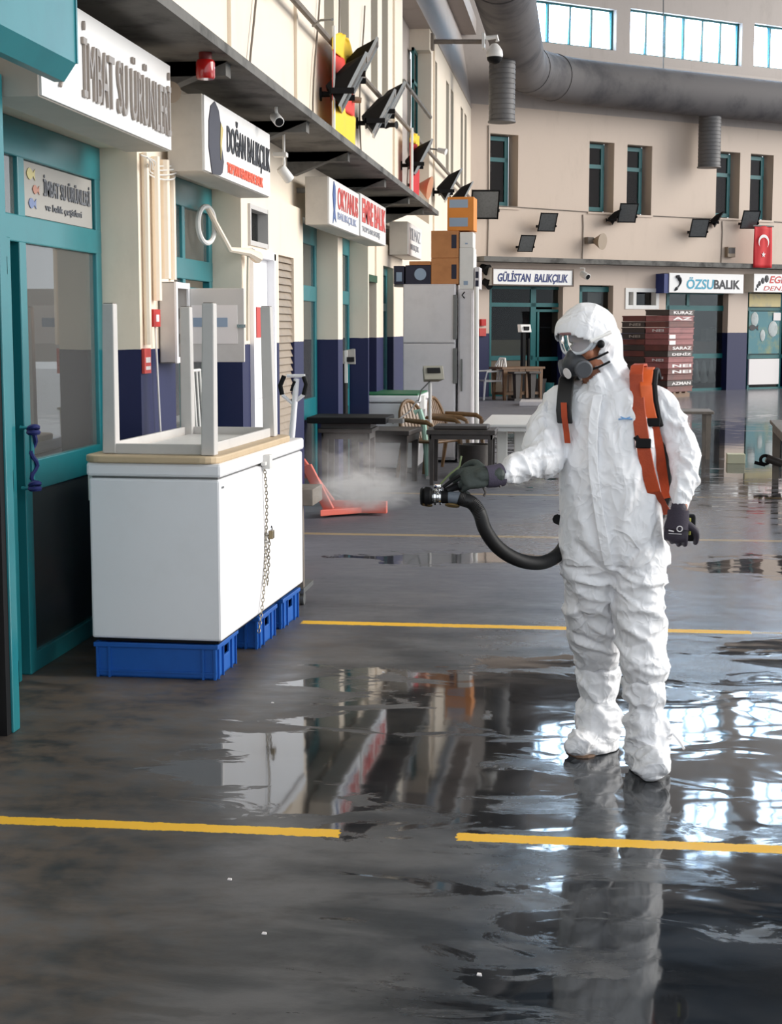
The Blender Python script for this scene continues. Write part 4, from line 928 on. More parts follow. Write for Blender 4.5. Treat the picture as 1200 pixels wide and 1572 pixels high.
O('pole', MB(LW).tube([(23.3, 2.55, 3.55), (23.3, 2.55, 4.6)], 0.02, 8), 'whitep', f)
h = thing('horn_speaker', 'orange brown horn speaker on the upper left wall right of the crimson flag', 'speaker', (-2.6, 24.4, 3.85))
hp = PX(637, 284, -2.62); O('horn', MB().lathe(hp, Vector((1, -0.12, -0.22)), [(0,0.02),(0.05,0.03),(0.22,0.17),(0.24,0.18)], 22), 'tan', h, smooth=True)
O('bracket', MB().tube([hp, hp+Vector((-0.13,0,0.0))], 0.025, 8), 'wooddk', h)
h = thing('small_spotlight', 'small reddish spotlight on the upper left wall right of the striped flag', 'lamp', (-2.6, 18.3, 4.0))
hp = PX(535, 152, -2.6); O('head', MB().lathe(hp, (1, 0.2, -0.1), [(0,0.03),(0.1,0.035),(0.14,0.03)], 12), 'beigehorn', h, smooth=True); O('bracket', MB().tube([hp, hp+Vector((-0.14,0,0.03))], 0.012, 6), 'grey', h)
h = thing('small_spotlight', 'small dark spotlight on the upper left wall above the crimson flag', 'lamp', (-2.6, 20.8, 4.15))
hp = PX(592, 192, -2.6); O('head', MB().lathe(hp, (1, -0.4, -0.05), [(0,0.05),(0.06,0.03),(0.14,0.03),(0.16,0.05)], 12), 'black', h, smooth=True); O('bracket', MB().tube([hp, hp+Vector((-0.14,0,0.02))], 0.012, 6), 'grey', h)
h = thing('small_spotlight', 'small white spotlight on the upper left wall below the dome camera pole', 'lamp', (-2.6, 26.8, 4.3))
hp = PX(672, 230, -2.6); O('head', MB().lathe(hp, (1, -0.3, -0.3), [(0,0.04),(0.12,0.05),(0.16,0.06)], 12), 'whitep', h, smooth=True); O('bracket', MB().tube([hp, hp+Vector((-0.14,0,0.02))], 0.015, 6), 'grey', h)
# dome camera on pole
d = thing('dome_camera', 'white dome security camera at the end of a horizontal pole high on the left wall', 'camera', (-1.9, 28.2, 6.3))
pp = PY(745, 64, 28.2); pw = Vector((-2.75, 28.2, pp.z+0.02))
O('pole', MB().tube([pw, pp], 0.042, 10), 'woodgr', d, smooth=True); O('wall_plate', MB().box(-2.76,-2.70,28.1,28.3,pp.z-0.12,pp.z+0.15), 'woodgr', d)
O('bracket', MB().box(pp.x-0.06,pp.x-0.01,28.1,28.3,pp.z-0.12,pp.z+0.14).tube([pp+Vector((0,0,0.06)), pp+Vector((0.2,0,0.08)), pp+Vector((0.21,0,0.0))], 0.04, 8), 'whitep', d, bevel=0.004)
q = pp + Vector((0.16, 0, -0.06)); O('housing', MB().lathe(q, (0,0,-1), [(-0.02,0.05),(0.02,0.09),(0.10,0.14),(0.18,0.15),(0.21,0.14)], 22), 'whitep', d, smooth=True)
O('dome', MB().lathe(q+Vector((0,0,-0.205)), (0,0,-1), [(0,0.135),(0.05,0.13),(0.10,0.09),(0.125,0.02)], 22), 'black', d, smooth=True)

# ================================================================== DUCTS
def ctr(u, v, c): # point at camera depth c
    r_ = ray(u, v); return EYEV + r_*(c/ (r_.dot(FW_)))
A = FM.inverted() @ ctr(810, 118, 37.2); B_ = Vector((17.0, A.y, A.z))
farpt = [FM @ Vector((A.x + t_, A.y, A.z)) for t_ in (1.9, 4.0, 8.0, 15.5)]
z_d = A.z; xl = -1.5
# corner where far run meets the line x = xl
tt = (xl - (FM @ A).x)/DV.x; corner = (FM @ A) + DV*tt
near = [Vector((xl, y_, z_d)) for y_ in (3.0, 12.0, 20.0, 27.0)]
p0 = Vector((xl, corner.y-2.2, z_d)); p2 = corner + DV*2.2
arc = [(p0*(1-t_)**2 + corner*(2*t_*(1-t_)) + p2*t_**2) for t_ in [k/8 for k in range(9)]]
path = near + arc + [q for q in farpt if (q-corner).dot(DV) > 2.6]
dt = thing('ventilation_duct', 'huge dark round ventilation duct curving along the far wall under the clerestory', 'duct', corner)
O('main_duct', MB().tube(path, 0.54, 28), 'steel', dt, smooth=True)
for q, a_ in ((arc[2], arc[3]-arc[1]), (arc[5], arc[6]-arc[4]), (path[-1]*0.5+p2*0.5, DV), (near[3], Vector((0,1,0)))):
    O('seam', MB().ring(q, a_, 0.545, 0.014, 32, 6), 'steel', dt, smooth=True)
def drop(u, v0, v1, c, rr_):
    t0 = ctr(u, v0, c); t1 = ctr(u, v1, c); prof = []; L = t0.z - t1.z; nn = 15
    for k in range(nn):
        prof += [(L*k/nn, rr_), (L*(k+0.72)/nn, rr_), (L*(k+0.8)/nn, rr_*0.965), (L*(k+0.95)/nn, rr_*0.965)]
    prof += [(L, rr_), (L, rr_*1.06), (L+0.03, rr_*1.06)]
    return MB().lathe((t1.x, t1.y, t0.z), (0,0,-1), prof, 24)
O('drop_duct', drop(770, 72, 186, 32.0, 0.27), 'steel2', dt, smooth=30, label='ribbed vertical outlet near the corner')
sA = FM.inverted() @ ctr(1088, 150, 41.3); cc = (FM @ Vector((sA.x, A.y, z_d)) - EYEV).dot(FW_)
O('drop_duct', drop(1088, 170, 256, cc, 0.29), 'steel2', dt, smooth=30, label='ribbed vertical outlet left of the right window pair')
for u_, c_ in ((777, 36.5),):
    O('hanger', MB().tube([ctr(1018, 105, 39.5), ctr(1018, -60, 39.5)], 0.015, 5), 'grey', dt)

# ================================================================== FAR WALL FITTINGS
s_, z_ = FP(914, 369, 0.2)
h = thing('horn_speaker', 'beige horn speaker in the middle of the far wall under the window pair', 'speaker', FM @ Vector((s_, -0.2, z_)), FRZ)
O('horn', MB(FM).lathe((s_+0.0, -0.02, z_), (0.35,-1,-0.1), [(0,0.06),(0.12,0.08),(0.32,0.2),(0.34,0.21)], 20), 'beigehorn', h, smooth=True); O('driver', MB(FM).box(s_-0.2,s_-0.02,-0.15,0.0,z_-0.08,z_+0.08), 'woodgr', h)
s0,s1,z0,z1 = frect(1116, 379, 1128, 395, 0.1)
h = thing('junction_box', 'small beige junction box on the far wall left of the red flag', 'box', FM @ Vector((s0, -0.05, z0)), FRZ); O('box', MB(FM).box(s0,s1,-0.12,0.0,z0,z1), 'beigehorn', h, bevel=0.01); O('cover', MB(FM).box(s0+0.03,s1-0.03,-0.13,-0.12,z0+0.1,z1-0.03), 'wooddk', h)
s0,s1,z0,z1 = frect(1157, 347, 1184, 411, 0.5)
f = thing('crescent_flag', 'red flag with white crescent and star hanging over the far ledge', 'flag', FM @ Vector(((s0+s1)/2, -0.5, z0)), FRZ)
v_ = []; fc = []; n_, m_ = 10, 12
for j in range(m_+1):
    for i in range(n_+1): v_.append((s0+(s1-s0)*i/n_, -0.5+0.02*sin(i*0.9+j*0.2), z1+(z0-z1)*j/m_))
for j in range(m_):
    for i in range(n_): a_ = j*(n_+1)+i; fc.append((a_,a_+1,a_+n_+2,a_+n_+1))
o = O('cloth', MB(FM).add(v_, fc), 'crimson', f, smooth=True); md = o.modifiers.new('solid','SOLIDIFY'); md.thickness = 0.01
cx, cz = (s0+s1)/2, z0+(z1-z0)*0.62; w_ = (s1-s0)*0.30
cres = [(cx+w_*sin(a), cz+w_*cos(a)) for a in [R(-140+280*k/18+180) for k in range(19)]]
cres = [(cx+w_*cos(a), cz+w_*sin(a)) for a in [R(-130-280+280+ (-0) + 0)]] if False else None
outer = [(cx+w_*cos(R(a)), cz+w_*sin(R(a))) for a in range(-50, 231, 14)]; inner_ = [(cx+w_*0.82*cos(R(a)), cz-w_*0.22+w_*0.82*sin(R(a))) for a in range(222, -43, -14)]
n1 = min(len(outer), len(inner_)); inn_ = inner_[::-1][:n1]; out_ = outer[:n1]
O('crescent', MB(FM).add([(x, -0.535, z) for x, z in out_] + [(x, -0.535, z) for x, z in inn_], [(i, i+1, n1+i+1, n1+i) for i in range(n1-1)]), 'paper', f)
st = [(cx+w_*0.42*(1 if k%2==0 else 0.4)*sin(k*pi/5), cz-w_*1.75+w_*0.42*(1 if k%2==0 else 0.4)*cos(k*pi/5)) for k in range(10)]
O('star', MB(FM).prism(st, -0.54, -0.53), 'paper', f)
O('flag_rod', MB(FM).tube([(s0-0.05,-0.5,z1),(s1+0.05,-0.5,z1)], 0.02, 6), 'grey', f)
r = thing('loudspeakers', 'small dark cluster of old loudspeakers on the corner by the stacked boxes', 'speaker', FM @ Vector((FP(745,425)[0], -0.1, FP(745,425)[1])))
for k, (u, v) in enumerate(((742,410),(750,418),(746,432))): s_, z_ = FP(u, v, 0.1); O('speaker_body', MB(FM).lathe((s_, -0.02, z_), (0.3,-1,-0.4), [(0,0.09),(0.1,0.10),(0.2,0.14)], 12), 'black', r, smooth=True)
s0,s1,z0,z1 = frect(738, 490, 745, 500, 0.05); z_ = z0
r = thing('alarm_box', 'tiny red alarm box on the far corner beside the first distant shop', 'alarm', FM @ Vector((s0,-0.05,z0)), FRZ); O('box', MB(FM).box(s0,s1,-0.08,0,z0,z1), 'red', r); s0,s1,z0,z1 = frect(736, 504, 746, 516, 0.05); O('label_plate', MB(FM).box(s0,s1,-0.05,0,z0,z1), 'redtxt', r)
for s_, lb in ((0.5, 'at its left end'), (3.4, 'left of the middle window pair'), (8.1, 'below the short hanging duct'), (11.3, 'right of the crescent flag')):
    O('wall_cable', MB(FM).tube([(s_, -0.015, 4.5 if s_ > 1 else 6.5), (s_+0.02, -0.015, 4.2), (s_, -0.015, 3.4)], 0.012, 5), 'woodgr', None, 'thin vertical cable on the far wall ' + lb, 'cable')
O('wall_cable', MB(FM).tube([(0.3,-0.015,4.62),(5.0,-0.015,4.55),(10.0,-0.015,4.55),(16.0,-0.015,4.5)], 0.012, 5), 'woodgr', None, 'long horizontal cable along the far wall at floodlight height', 'cable')
# ================================================================== MID GROUND FURNITURE
def table(name, label, a, H_, mat, legs, top=0.04, apron=0.09, group=None, legw=0.05, rz=0.0, ctrp=None, splay=0.0):
    x0, x1, y0, y1 = a
    cx, cy = (x0+x1)/2, (y0+y1)/2
    T_ = Matrix.Translation((cx, cy, 0)) @ Matrix.Rotation(rz, 4, 'Z')
    r = thing(name, label, 'table', (cx, cy, 0), rz, group)
    w_, d_ = (x1-x0)/2, (y1-y0)/2
    O('tabletop', MB(T_).box(-w_, w_, -d_, d_, H_-top, H_), mat, r, bevel=0.006)
    if apron:
        O('apron', MB(T_).box(-w_+0.03,w_-0.03,-d_+0.03,-d_+0.05,H_-top-apron,H_-top).box(-w_+0.03,w_-0.03,d_-0.05,d_-0.03,H_-top-apron,H_-top).box(-w_+0.03,-w_+0.05,-d_+0.03,d_-0.03,H_-top-apron,H_-top).box(w_-0.05,w_-0.03,-d_+0.03,d_-0.03,H_-top-apron,H_-top), mat, r)
    for sx in (-1, 1):
        for sy in (-1, 1):
            x, y = sx*(w_-0.03-legw/2), sy*(d_-0.03-legw/2); q = legw/2; b_ = q*0.75; ox, oy = sx*splay, sy*splay
            O('leg', MB(T_).hexa([(x+ox-b_,y+oy-b_,0),(x+ox+b_,y+oy-b_,0),(x+ox+b_,y+oy+b_,0),(x+ox-b_,y+oy+b_,0),(x-q,y-q,H_-top),(x+q,y-q,H_-top),(x+q,y+q,H_-top),(x-q,y+q,H_-top)]), legs, r)
    return r
# dark plastic table A under the scale platform, scale platform with indicator
table('dark_table', 'dark weathered table standing in front of the white chest freezer in the mist', (-2.47, -1.80, 16.55, 17.30), 0.60, 'wooddk', 'wooddk', 0.05, 0.08, legw=0.07, splay=-0.01, rz=R(-5))
table('scale_table', 'low dark trestle carrying the flat scale platform beside the dark table', (-2.50, -1.98, 14.65, 15.15), 0.74, 'wooddk', 'wooddk', 0.04, 0.06, legw=0.06)
r = thing('platform_scale', 'flat black weighing platform with a grey indicator head on a thin pole', 'scale', (-2.2, 14.9, 0.74))
O('platform', MB().box(-2.60,-1.84,14.6,15.25,0.79,0.85), 'black', r, bevel=0.01); O('platform_base', MB().box(-2.48,-2.0,14.7,15.1,0.742,0.79), 'wooddk', r)
O('rail', MB().box(-1.84,-1.70,14.75,14.9,0.79,0.83), 'grey', r)
pb = PY(663, 655, 17.45); ph = PY(660, 588, 17.45)
O('pole', MB().tube([(ph.x, ph.y, 0.0), (ph.x, ph.y, ph.z)], 0.018, 8).box(ph.x-0.04,ph.x+0.04,ph.y-0.04,ph.y+0.04,0.0,0.03), 'leg', r)
hd = PY(664, 574, 17.45)
T_ = Matrix.Translation(hd) @ Matrix.Rotation(R(25), 4, 'Z') @ Matrix.Rotation(R(-25), 4, 'X')
O('indicator_head', MB(T_).hexa([(-0.12,-0.03,-0.08),(0.12,-0.03,-0.08),(0.09,0.09,-0.06),(-0.09,0.09,-0.06),(-0.12,-0.05,0.08),(0.12,-0.05,0.08),(0.09,0.06,0.07),(-0.09,0.06,0.07)]), M('scale head', srgb(150,146,132),0.5), r, bevel=0.008)
O('display', MB(T_).box(-0.075,0.075,-0.058,-0.045,-0.01,0.05), 'black', r)
O('cable', MB().tube([ph+Vector((0,0,0.02)), ph+Vector((-0.1,0,-0.08)), ph+Vector((-0.13,0,-0.2)), PY(640,615,17.45), PY(628,632,16.5), PY(603,650,14.9)], 0.008, 6), 'grey', r, smooth=True)
table('dark_table', 'dark square table with thin legs beside the brown chairs', (-1.67, -0.93, 16.7, 17.3), 0.60, 'wooddk', 'wooddk', 0.05, 0.05, legw=0.05)
O('tray', MB().box(-1.60,-1.02,16.8,17.25,0.602,0.64), 'wooddk', None, 'dark flat tray lying on the dark square table', 'tray', bevel=0.01)
# white plastic table behind the worker's arm
r = thing('white_table', 'white plastic table with a thick centre leg behind the worker', 'table', (-0.75, 18.5, 0))
O('tabletop', MB().box(-1.14,-0.40,17.6,19.6,0.575,0.61), 'whitep', r, bevel=0.012); O('rim', MB().box(-1.11,-0.43,17.63,19.57,0.53,0.576), 'whitep', r)
for x, y in ((-0.92,18.0),(-0.72,18.0)): O('leg', MB().box(x-0.06,x+0.06,y-0.04,y+0.04,0.02,0.54), 'whitep', r, bevel=0.01)
for y in (18.0, 19.2): O('leg', MB().box(-0.56,-0.48,y-0.05,y+0.05,0.02,0.54), 'whitep', r, bevel=0.01)
O('foot', MB().box(-1.02,-0.42,17.8,18.2,0.0,0.05), M('cream foot', srgb(226,222,190),0.5), r, bevel=0.01, label='cream foot')
O('foot', MB().box(-1.02,-0.42,19.0,19.4,0.0,0.05), M('cream foot', srgb(226,222,190),0.5), r, bevel=0.01, label='cream foot')
# brown moulded armchairs
def make_chair(label):
    r = thing('armchair', label, 'chair', (0,0,0), 0, 'brown plastic armchairs by the dark table')
    seat = MB(); seat.box(-0.24, 0.24, -0.23, 0.22, 0.40, 0.43); O('seat', seat, 'wicker', r, bevel=0.015)
    bk = MB(); n = 14
    pts = []
    for k in range(n+1):
        a = pi*k/n; x = -0.25*cos(a); z = 0.44 + 0.42*sin(a)**0.8; y = 0.20 + 0.12*(z-0.44)/0.42
        pts.append((x, y, z))
    bk.tube(pts, 0.022, 8); O('back_hoop', bk, 'wicker', r, smooth=True)
    for k in range(7):
        x = -0.18+0.06*k; z1 = 0.44+0.42*sqrt(max(0, 1-(x/0.25)**2))**0.8
        O('back_slat', MB().hexa([(x-0.022,0.20,0.43),(x+0.022,0.20,0.43),(x+0.022,0.215,0.43),(x-0.022,0.215,0.43),(x-0.02,0.2+0.12*(z1-0.44)/0.42,z1),(x+0.02,0.2+0.12*(z1-0.44)/0.42,z1),(x+0.02,0.215+0.12*(z1-0.44)/0.42,z1),(x-0.02,0.215+0.12*(z1-0.44)/0.42,z1)]), 'wicker', r)
    for sx in (-1, 1):
        O('armrest', MB().tube([(sx*0.25,0.24,0.66),(sx*0.28,0.05,0.65),(sx*0.28,-0.15,0.64),(sx*0.27,-0.22,0.60)], [0.02,0.028,0.028,0.02], 8), 'wicker', r, smooth=True)
        O('leg', MB().tube([(sx*0.27,-0.22,0.60),(sx*0.26,-0.23,0.4),(sx*0.28,-0.26,0.0)], [0.022,0.03,0.02], 8), 'wicker', r, smooth=True)
        O('leg', MB().tube([(sx*0.23,0.21,0.42),(sx*0.26,0.28,0.0)], [0.03,0.02], 8), 'wicker', r, smooth=True)
    return r
ch0 = make_chair('brown plastic armchair between the dark table and the white chest freezer')
ch0.location = (-1.72, 17.68, 0); ch0.rotation_euler = (0,0,R(60))
dup(ch0, (-1.50, 18.7, 0), R(75), 'brown plastic armchair standing in front of the fridge side, beside the white table')
# white plastic chair far
wc = thing('garden_chair', 'white plastic garden chair standing beside the distant first shop', 'chair', (-2.2, 36.9, 0), R(-60))
T_ = Matrix.Translation((-2.2,36.9,0)) @ Matrix.Rotation(R(-60), 4, 'Z')
O('seat', MB(T_).box(-0.25,0.25,-0.25,0.25,0.42,0.46), 'whitep', wc, bevel=0.02)
O('backrest', MB(T_).tube([(-0.24,0.24,0.44),(-0.25,0.30,0.8),(-0.12,0.34,0.96),(0.12,0.34,0.96),(0.25,0.30,0.8),(0.24,0.24,0.44)], 0.028, 8), 'whitep', wc, smooth=True)
for x in (-0.12,0.0,0.12): O('back_slat', MB(T_).tube([(x,0.25,0.44),(x,0.33,0.94)], 0.018, 6), 'whitep', wc)
for sx in (-1,1):
    for sy in (-1,1): O('leg', MB(T_).tube([(sx*0.23,sy*0.23,0.43),(sx*0.29,sy*0.29,0.0)], [0.035,0.025], 8), 'whitep', wc)
    O('armrest', MB(T_).tube([(sx*0.25,0.28,0.68),(sx*0.28,-0.2,0.66),(sx*0.27,-0.25,0.45)], 0.022, 6), 'whitep', wc, smooth=True)
# second chest freezer
FZ = Matrix.Translation((-2.52, 18.2, 0))
r = thing('chest_freezer', 'white chest freezer with a green rim behind the dark table, in front of the fridge', 'freezer', (-2.3, 18.5, 0))
m = MB(); m.hexa([(-2.50,18.1,0.06),(-1.93,18.1,0.06),(-1.93,19.1,0.06),(-2.50,19.1,0.06),(-2.56,18.05,0.82),(-1.90,18.05,0.82),(-1.90,19.15,0.82),(-2.56,19.15,0.82)])
O('body', m, 'white', r, bevel=0.015); O('lid', MB().box(-2.58,-1.88,18.02,19.18,0.83,0.91), 'white', r, bevel=0.02)
O('rim', MB().box(-2.56,-1.90,18.04,19.16,0.91,0.93), 'green', r, bevel=0.008); O('base_frame', MB().box(-2.45,-1.98,18.15,19.05,0,0.06), 'grey', r)
O('end_hinge', MB().box(-1.90,-1.84,18.2,18.35,0.74,0.90), 'whitep', r, bevel=0.01)
gh = MB(); gh.tube([PY(636,634,17.6), PY(644,630,17.6), PY(650,650,17.6), PY(655,700,17.6), PY(657,735,17.6)], 0.035, 8); O('hanging_cloth', gh, M('pale green cloth', srgb(170,206,190),0.7), None, 'pale green hose end hanging between the freezer and the brown chair', 'cloth', smooth=True)
# fridge + boxes
yF = 19.6
def at(u, v): return PY(u, v, yF)
fx0, fx1 = at(618, 500).x, at(699, 500).x; fz1 = at(650, 436).z
r = thing('fridge', 'tall white fridge freezer behind the chest freezer with boxes piled on top', 'fridge', ((fx0+fx1)/2, yF+0.35, 0))
O('cabinet', MB().box(fx0, fx1+0.0, yF+0.04, yF+0.75, 0.03, fz1), 'fridge', r, bevel=0.01)
zs = at(650, 527).z
O('door', MB().box(fx0+0.005, fx1-0.005, yF, yF+0.045, 0.06, zs-0.006), 'fridge', r, bevel=0.012); O('door', MB().box(fx0+0.005, fx1-0.005, yF, yF+0.045, zs+0.006, fz1-0.01), 'fridge', r, bevel=0.012)
O('handle', MB().box(fx1-0.03, fx1+0.02, yF-0.02, yF, zs+0.05, zs+0.6), 'grey', r, bevel=0.006); O('handle', MB().box(fx1-0.03, fx1+0.02, yF-0.02, yF, zs-0.5, zs-0.06), 'grey', r, bevel=0.006)
O('foot', MB().box(fx0+0.03, fx1-0.03, yF+0.05, yF+0.7, 0, 0.03), 'black', r)
xs0, xs1 = PY(701,500,yF+0.1).x, PY(727,500,yF+0.1).x; zc = at(715, 440).z
r = thing('white_cabinet', 'narrow white cabinet standing against the right side of the fridge', 'cabinet', ((xs0+xs1)/2, yF+0.4, 0))
O('body', MB().box(xs0+0.02, xs1, yF+0.05, yF+0.75, 0, zc-0.03), 'fridge', r, bevel=0.01); O('door', MB().box(xs0+0.04, xs1-0.02, yF+0.03, yF+0.05, 0.05, zc-0.08), 'fridge', r, bevel=0.004)
O('handle', MB().box(xs0+0.06, xs0+0.08, yF+0.0, yF+0.03, 0.9, 1.3), 'grey', r); O('arrow_mark', MB().tube([PY(713,448,yF+0.025), PY(709,453,yF+0.025), PY(713,458,yF+0.025)], 0.008, 5), 'black', r)
O('thin_pipe', MB().tube([PY(731,440,yF), PY(731,742,yF)*1.0], 0.03, 8), 'whitep', None, 'thin white pipe standing right of the white cabinet', 'pipe', smooth=True)
def carton(name, label, u0, v0, u1, v1, mat, y=yF+0.05, d_=0.45, z0=None, parts=(), grp='cartons piled on the fridge', rz=0.0):
    a_ = PY(u0, v1, y); b_ = PY(u1, v0, y); zb = a_.z if z0 is None else z0
    T_ = Matrix.Translation(((a_.x+b_.x)/2, y+d_/2, zb)) @ Matrix.Rotation(rz, 4, 'Z'); w_ = (b_.x-a_.x)/2; h_ = b_.z-zb
    r = thing(name, label, 'box', T_.translation, rz, grp)
    O('carton_body', MB(T_).box(-w_, w_, -d_/2, d_/2, 0, h_), mat, r, bevel=0.006)
    O('tape_seam', MB(T_).box(-0.003+0, 0.003, -d_/2-0.001, d_/2, h_, h_+0.001).box(-w_, w_, -d_/2-0.0015, -d_/2, h_*0.49, h_*0.50), mat, r)
    for nm, x0, x1, h0, h1, mt in parts: O(nm, MB(T_).box(-w_+2*w_*x0, -w_+2*w_*x1, -d_/2-0.004, -d_/2, h_*h0, h_*h1), mt, r)
    return r, h_+zb
zt = fz1
r, _ = carton('carton', 'navy box with a round pale print lying on the left of the fridge top', 622, 407, 661, 435, 'navybox', z0=zt)
pc_ = PY(645, 421, yF+0.04); O('round_print', MB().lathe(pc_, (0,-1,0), [(0,0.075),(0.004,0.075)], 24), 'pblue', r)
carton('carton', 'flat brown carton on top of the navy box with the round print', 628, 401, 661, 407, 'card', z0=PY(640,407,yF+0.05).z)
carton('carton', 'small black box with a grey label overhanging the left edge of the fridge', 604, 408, 620, 435, 'navybox', parts=(('label_print', 0.25, 0.8, 0.15, 0.65, 'pblue'),), z0=zt)
O('shelf_bracket', MB().box(PY(603,436,yF).x, fx0+0.1, yF+0.1, yF+0.5, zt-0.03, zt), 'grey', None, 'short grey shelf under the small black box beside the fridge', 'shelf')
_, z1_ = carton('carton', 'large brown carton standing upright on the right of the fridge top, lower half', 661.5, 396, 704, 435, 'card', z0=zt, parts=(('label_print', 0.74, 0.92, 0.2, 0.75, 'navybox'),))
_, z2_ = carton('carton', 'large brown carton stacked on the lower brown carton above the fridge', 661.5, 354, 704, 396, 'card', z0=z1_+0.001, parts=(('label_print', 0.74, 0.92, 0.35, 0.85, 'navybox'),))
_, z3_ = carton('carton', 'orange carton with two white labels, topmost of the pile on the fridge', 687, 302, 728, 354, 'cardo', z0=z2_+0.001, parts=(('label_print', 0.08, 0.78, 0.12, 0.38, 'pblue'), ('label_print', 0.08, 0.78, 0.68, 0.92, 'pblue')), rz=R(-2), d_=0.4)
za = zc-0.03
_, zb_ = carton('carton', 'white carton, lower one of the two on the narrow cabinet', 705, 380, 727, 435, 'whitep', z0=za, parts=(('label_print', 0.3, 0.6, 0.1, 0.2, 'pblue'),), grp='white cartons on the narrow cabinet')
carton('carton', 'white carton, upper one of the two on the narrow cabinet', 705.5, 356, 726, 380, 'whitep', z0=zb_+0.001, parts=(('label_print', 0.4, 0.6, 0.2, 0.3, 'pblue'),), grp='white cartons on the narrow cabinet')
carton('carton', 'narrow grey box with window like labels right of the white cartons', 728, 410, 736, 435, 'fridge', z0=za, parts=(('label_print', 0.2, 0.8, 0.1, 0.4, 'navybox'), ('label_print', 0.2, 0.8, 0.5, 0.8, 'navybox')), grp='white cartons on the narrow cabinet')
# trolley handles (pallet truck) beyond the freezer
TX = Matrix.Translation((-2.05, 10.8, 0))
r = thing('pallet_truck', 'white pallet truck handle with black loop grips beside the ribbed shutter', 'pallet truck', (-2.0, 11.0, 0))
g0 = PY(448, 668, 10.9); g1 = PY(455, 577, 10.9); low = Vector((g0.x-0.16, 10.9, 0.12))
O('tiller', MB().tube([low, g0, g1 + Vector((0,0,-0.02))], [0.026,0.022,0.020], 10), 'white', r, smooth=True)
O('grip_yoke', MB().tube([PY(433,606,10.9), PY(449,620,10.9), PY(466,606,10.9)], 0.014, 8).tube([PY(440,577,10.9), PY(468,577,10.9)], 0.012, 8), 'white', r, smooth=True)
for us in ((433,606,430,592,436,577), (466,606,470,590,466,578)):
    O('grip', MB().tube([PY(us[0],us[1],10.9), PY(us[2],us[3],10.9), PY(us[4],us[5],10.9)], 0.017, 8), 'black', r, smooth=True)
O('release_lever', MB().tube([PY(447,600,10.9), PY(452,585,10.88)], 0.012, 6), 'black', r)
O('pump_body', MB().box(low.x-0.09, low.x+0.09, 10.82, 10.98, 0.1, 0.3), 'coral', r, bevel=0.01)
for dx in (-0.05, 0.05): O('steer_wheel', MB().cyl((low.x+dx-0.02,10.9,0.08),(low.x+dx+0.02,10.9,0.08),0.08,n=18), 'black', r, smooth=True)
for dx in (-0.20, 0.05): O('fork', MB().box(low.x+dx, low.x+dx+0.15, 9.75, 10.82, 0.06, 0.11), 'coral', r, bevel=0.008)
# coral L-shaped steel frame in the mist
r = thing('steel_frame', 'orange red L shaped steel hand truck lying in the spray mist behind the freezer', 'hand truck', (-2.0, 14.0, 0))
a0, a1, a2 = PY(470,714,13.8), PY(505,782,13.8), PY(592,771,14.4); a1.z = max(a1.z, 0.05)
def bar(p, q, wv, hv):
    p, q, wv, hv = Vector(p), Vector(q), Vector(wv), Vector(hv)
    return MB().hexa([p-wv-hv, q-wv-hv, q+wv-hv, p+wv-hv, p-wv+hv, q-wv+hv, q+wv+hv, p+wv+hv])
O('upright', bar(a0, a1, (0.045,0,0.01), (0,0.03,0)), 'coral', r, bevel=0.006)
O('upright', bar(a0+Vector((-0.12,0.35,0.02)), a1+Vector((-0.02,0.35,0)), (0.04,0,0.01), (0,0.03,0)), 'coral', r, bevel=0.006)
O('cross_bar', bar(a0+Vector((0,0,-0.1)), a0+Vector((-0.1,0.35,-0.08)), (0.02,0,0), (0,0,0.02)), 'coral', r)
pl = [(a1.x-0.06,a1.y-0.12,0.02),(a2.x,a2.y-0.30,0.02),(a2.x+0.02,a2.y-0.05,0.02),(a1.x-0.06,a1.y+0.14,0.02)]
O('toe_plate', MB().hexa(pl + [(x,y,0.075) for x,y,z in pl]), 'coral', r, bevel=0.006)
O('toe_rib', MB().box(a1.x, a1.x+0.5, a1.y+0.16, a1.y+0.24, 0.02, 0.13), 'coral', r, bevel=0.006)
# scale on post by the navy pier
p = PY(530, 548, 16.8)
r = thing('wall_scale', 'grey scale head on a dark post in front of the navy pier', 'scale', (p.x, 16.8, 0))
T_ = Matrix.Translation(p) @ Matrix.Rotation(R(20), 4, 'Z')
O('indicator_head', MB(T_).hexa([(-0.09,-0.07,-0.07),(0.10,-0.07,-0.08),(0.10,0.07,-0.08),(-0.09,0.07,-0.05),(-0.09,-0.05,0.05),(0.10,-0.05,0.09),(0.10,0.07,0.09),(-0.09,0.07,0.05)]), M('scale head grey', srgb(150,146,140),0.5), r, bevel=0.008)
O('display', MB(T_).box(0.0,0.08,-0.085,-0.065,-0.05,0.0), 'black', r)
O('post', MB().tube([(p.x-0.02,16.8,0.05),(p.x-0.02,16.8,p.z-0.07)], 0.045, 10), 'black', r, smooth=True); O('reflective_strip', MB().box(p.x-0.0,p.x+0.03,16.73,16.76,1.1,1.45), 'whitep', r); O('base', MB().box(p.x-0.3,p.x+0.25,16.5,17.1,0,0.06), 'black', r, bevel=0.01)
# waste bin like bits behind second shop: grey tub and rack
r = thing('wire_rack', 'white wire rack leaning at the second shop front behind the upturned table', 'rack', (-2.45, 9.9, 0))
for k in range(4): O('wire', MB().tube([(-2.42-0.0*k, 9.75+0.09*k, 0.1), (-2.5, 9.80+0.09*k, 1.42)], 0.008, 6), 'whitep', r)
O('top_wire', MB().tube([(-2.5,9.80,1.42),(-2.5,10.07,1.42)], 0.010, 6), 'whitep', r)
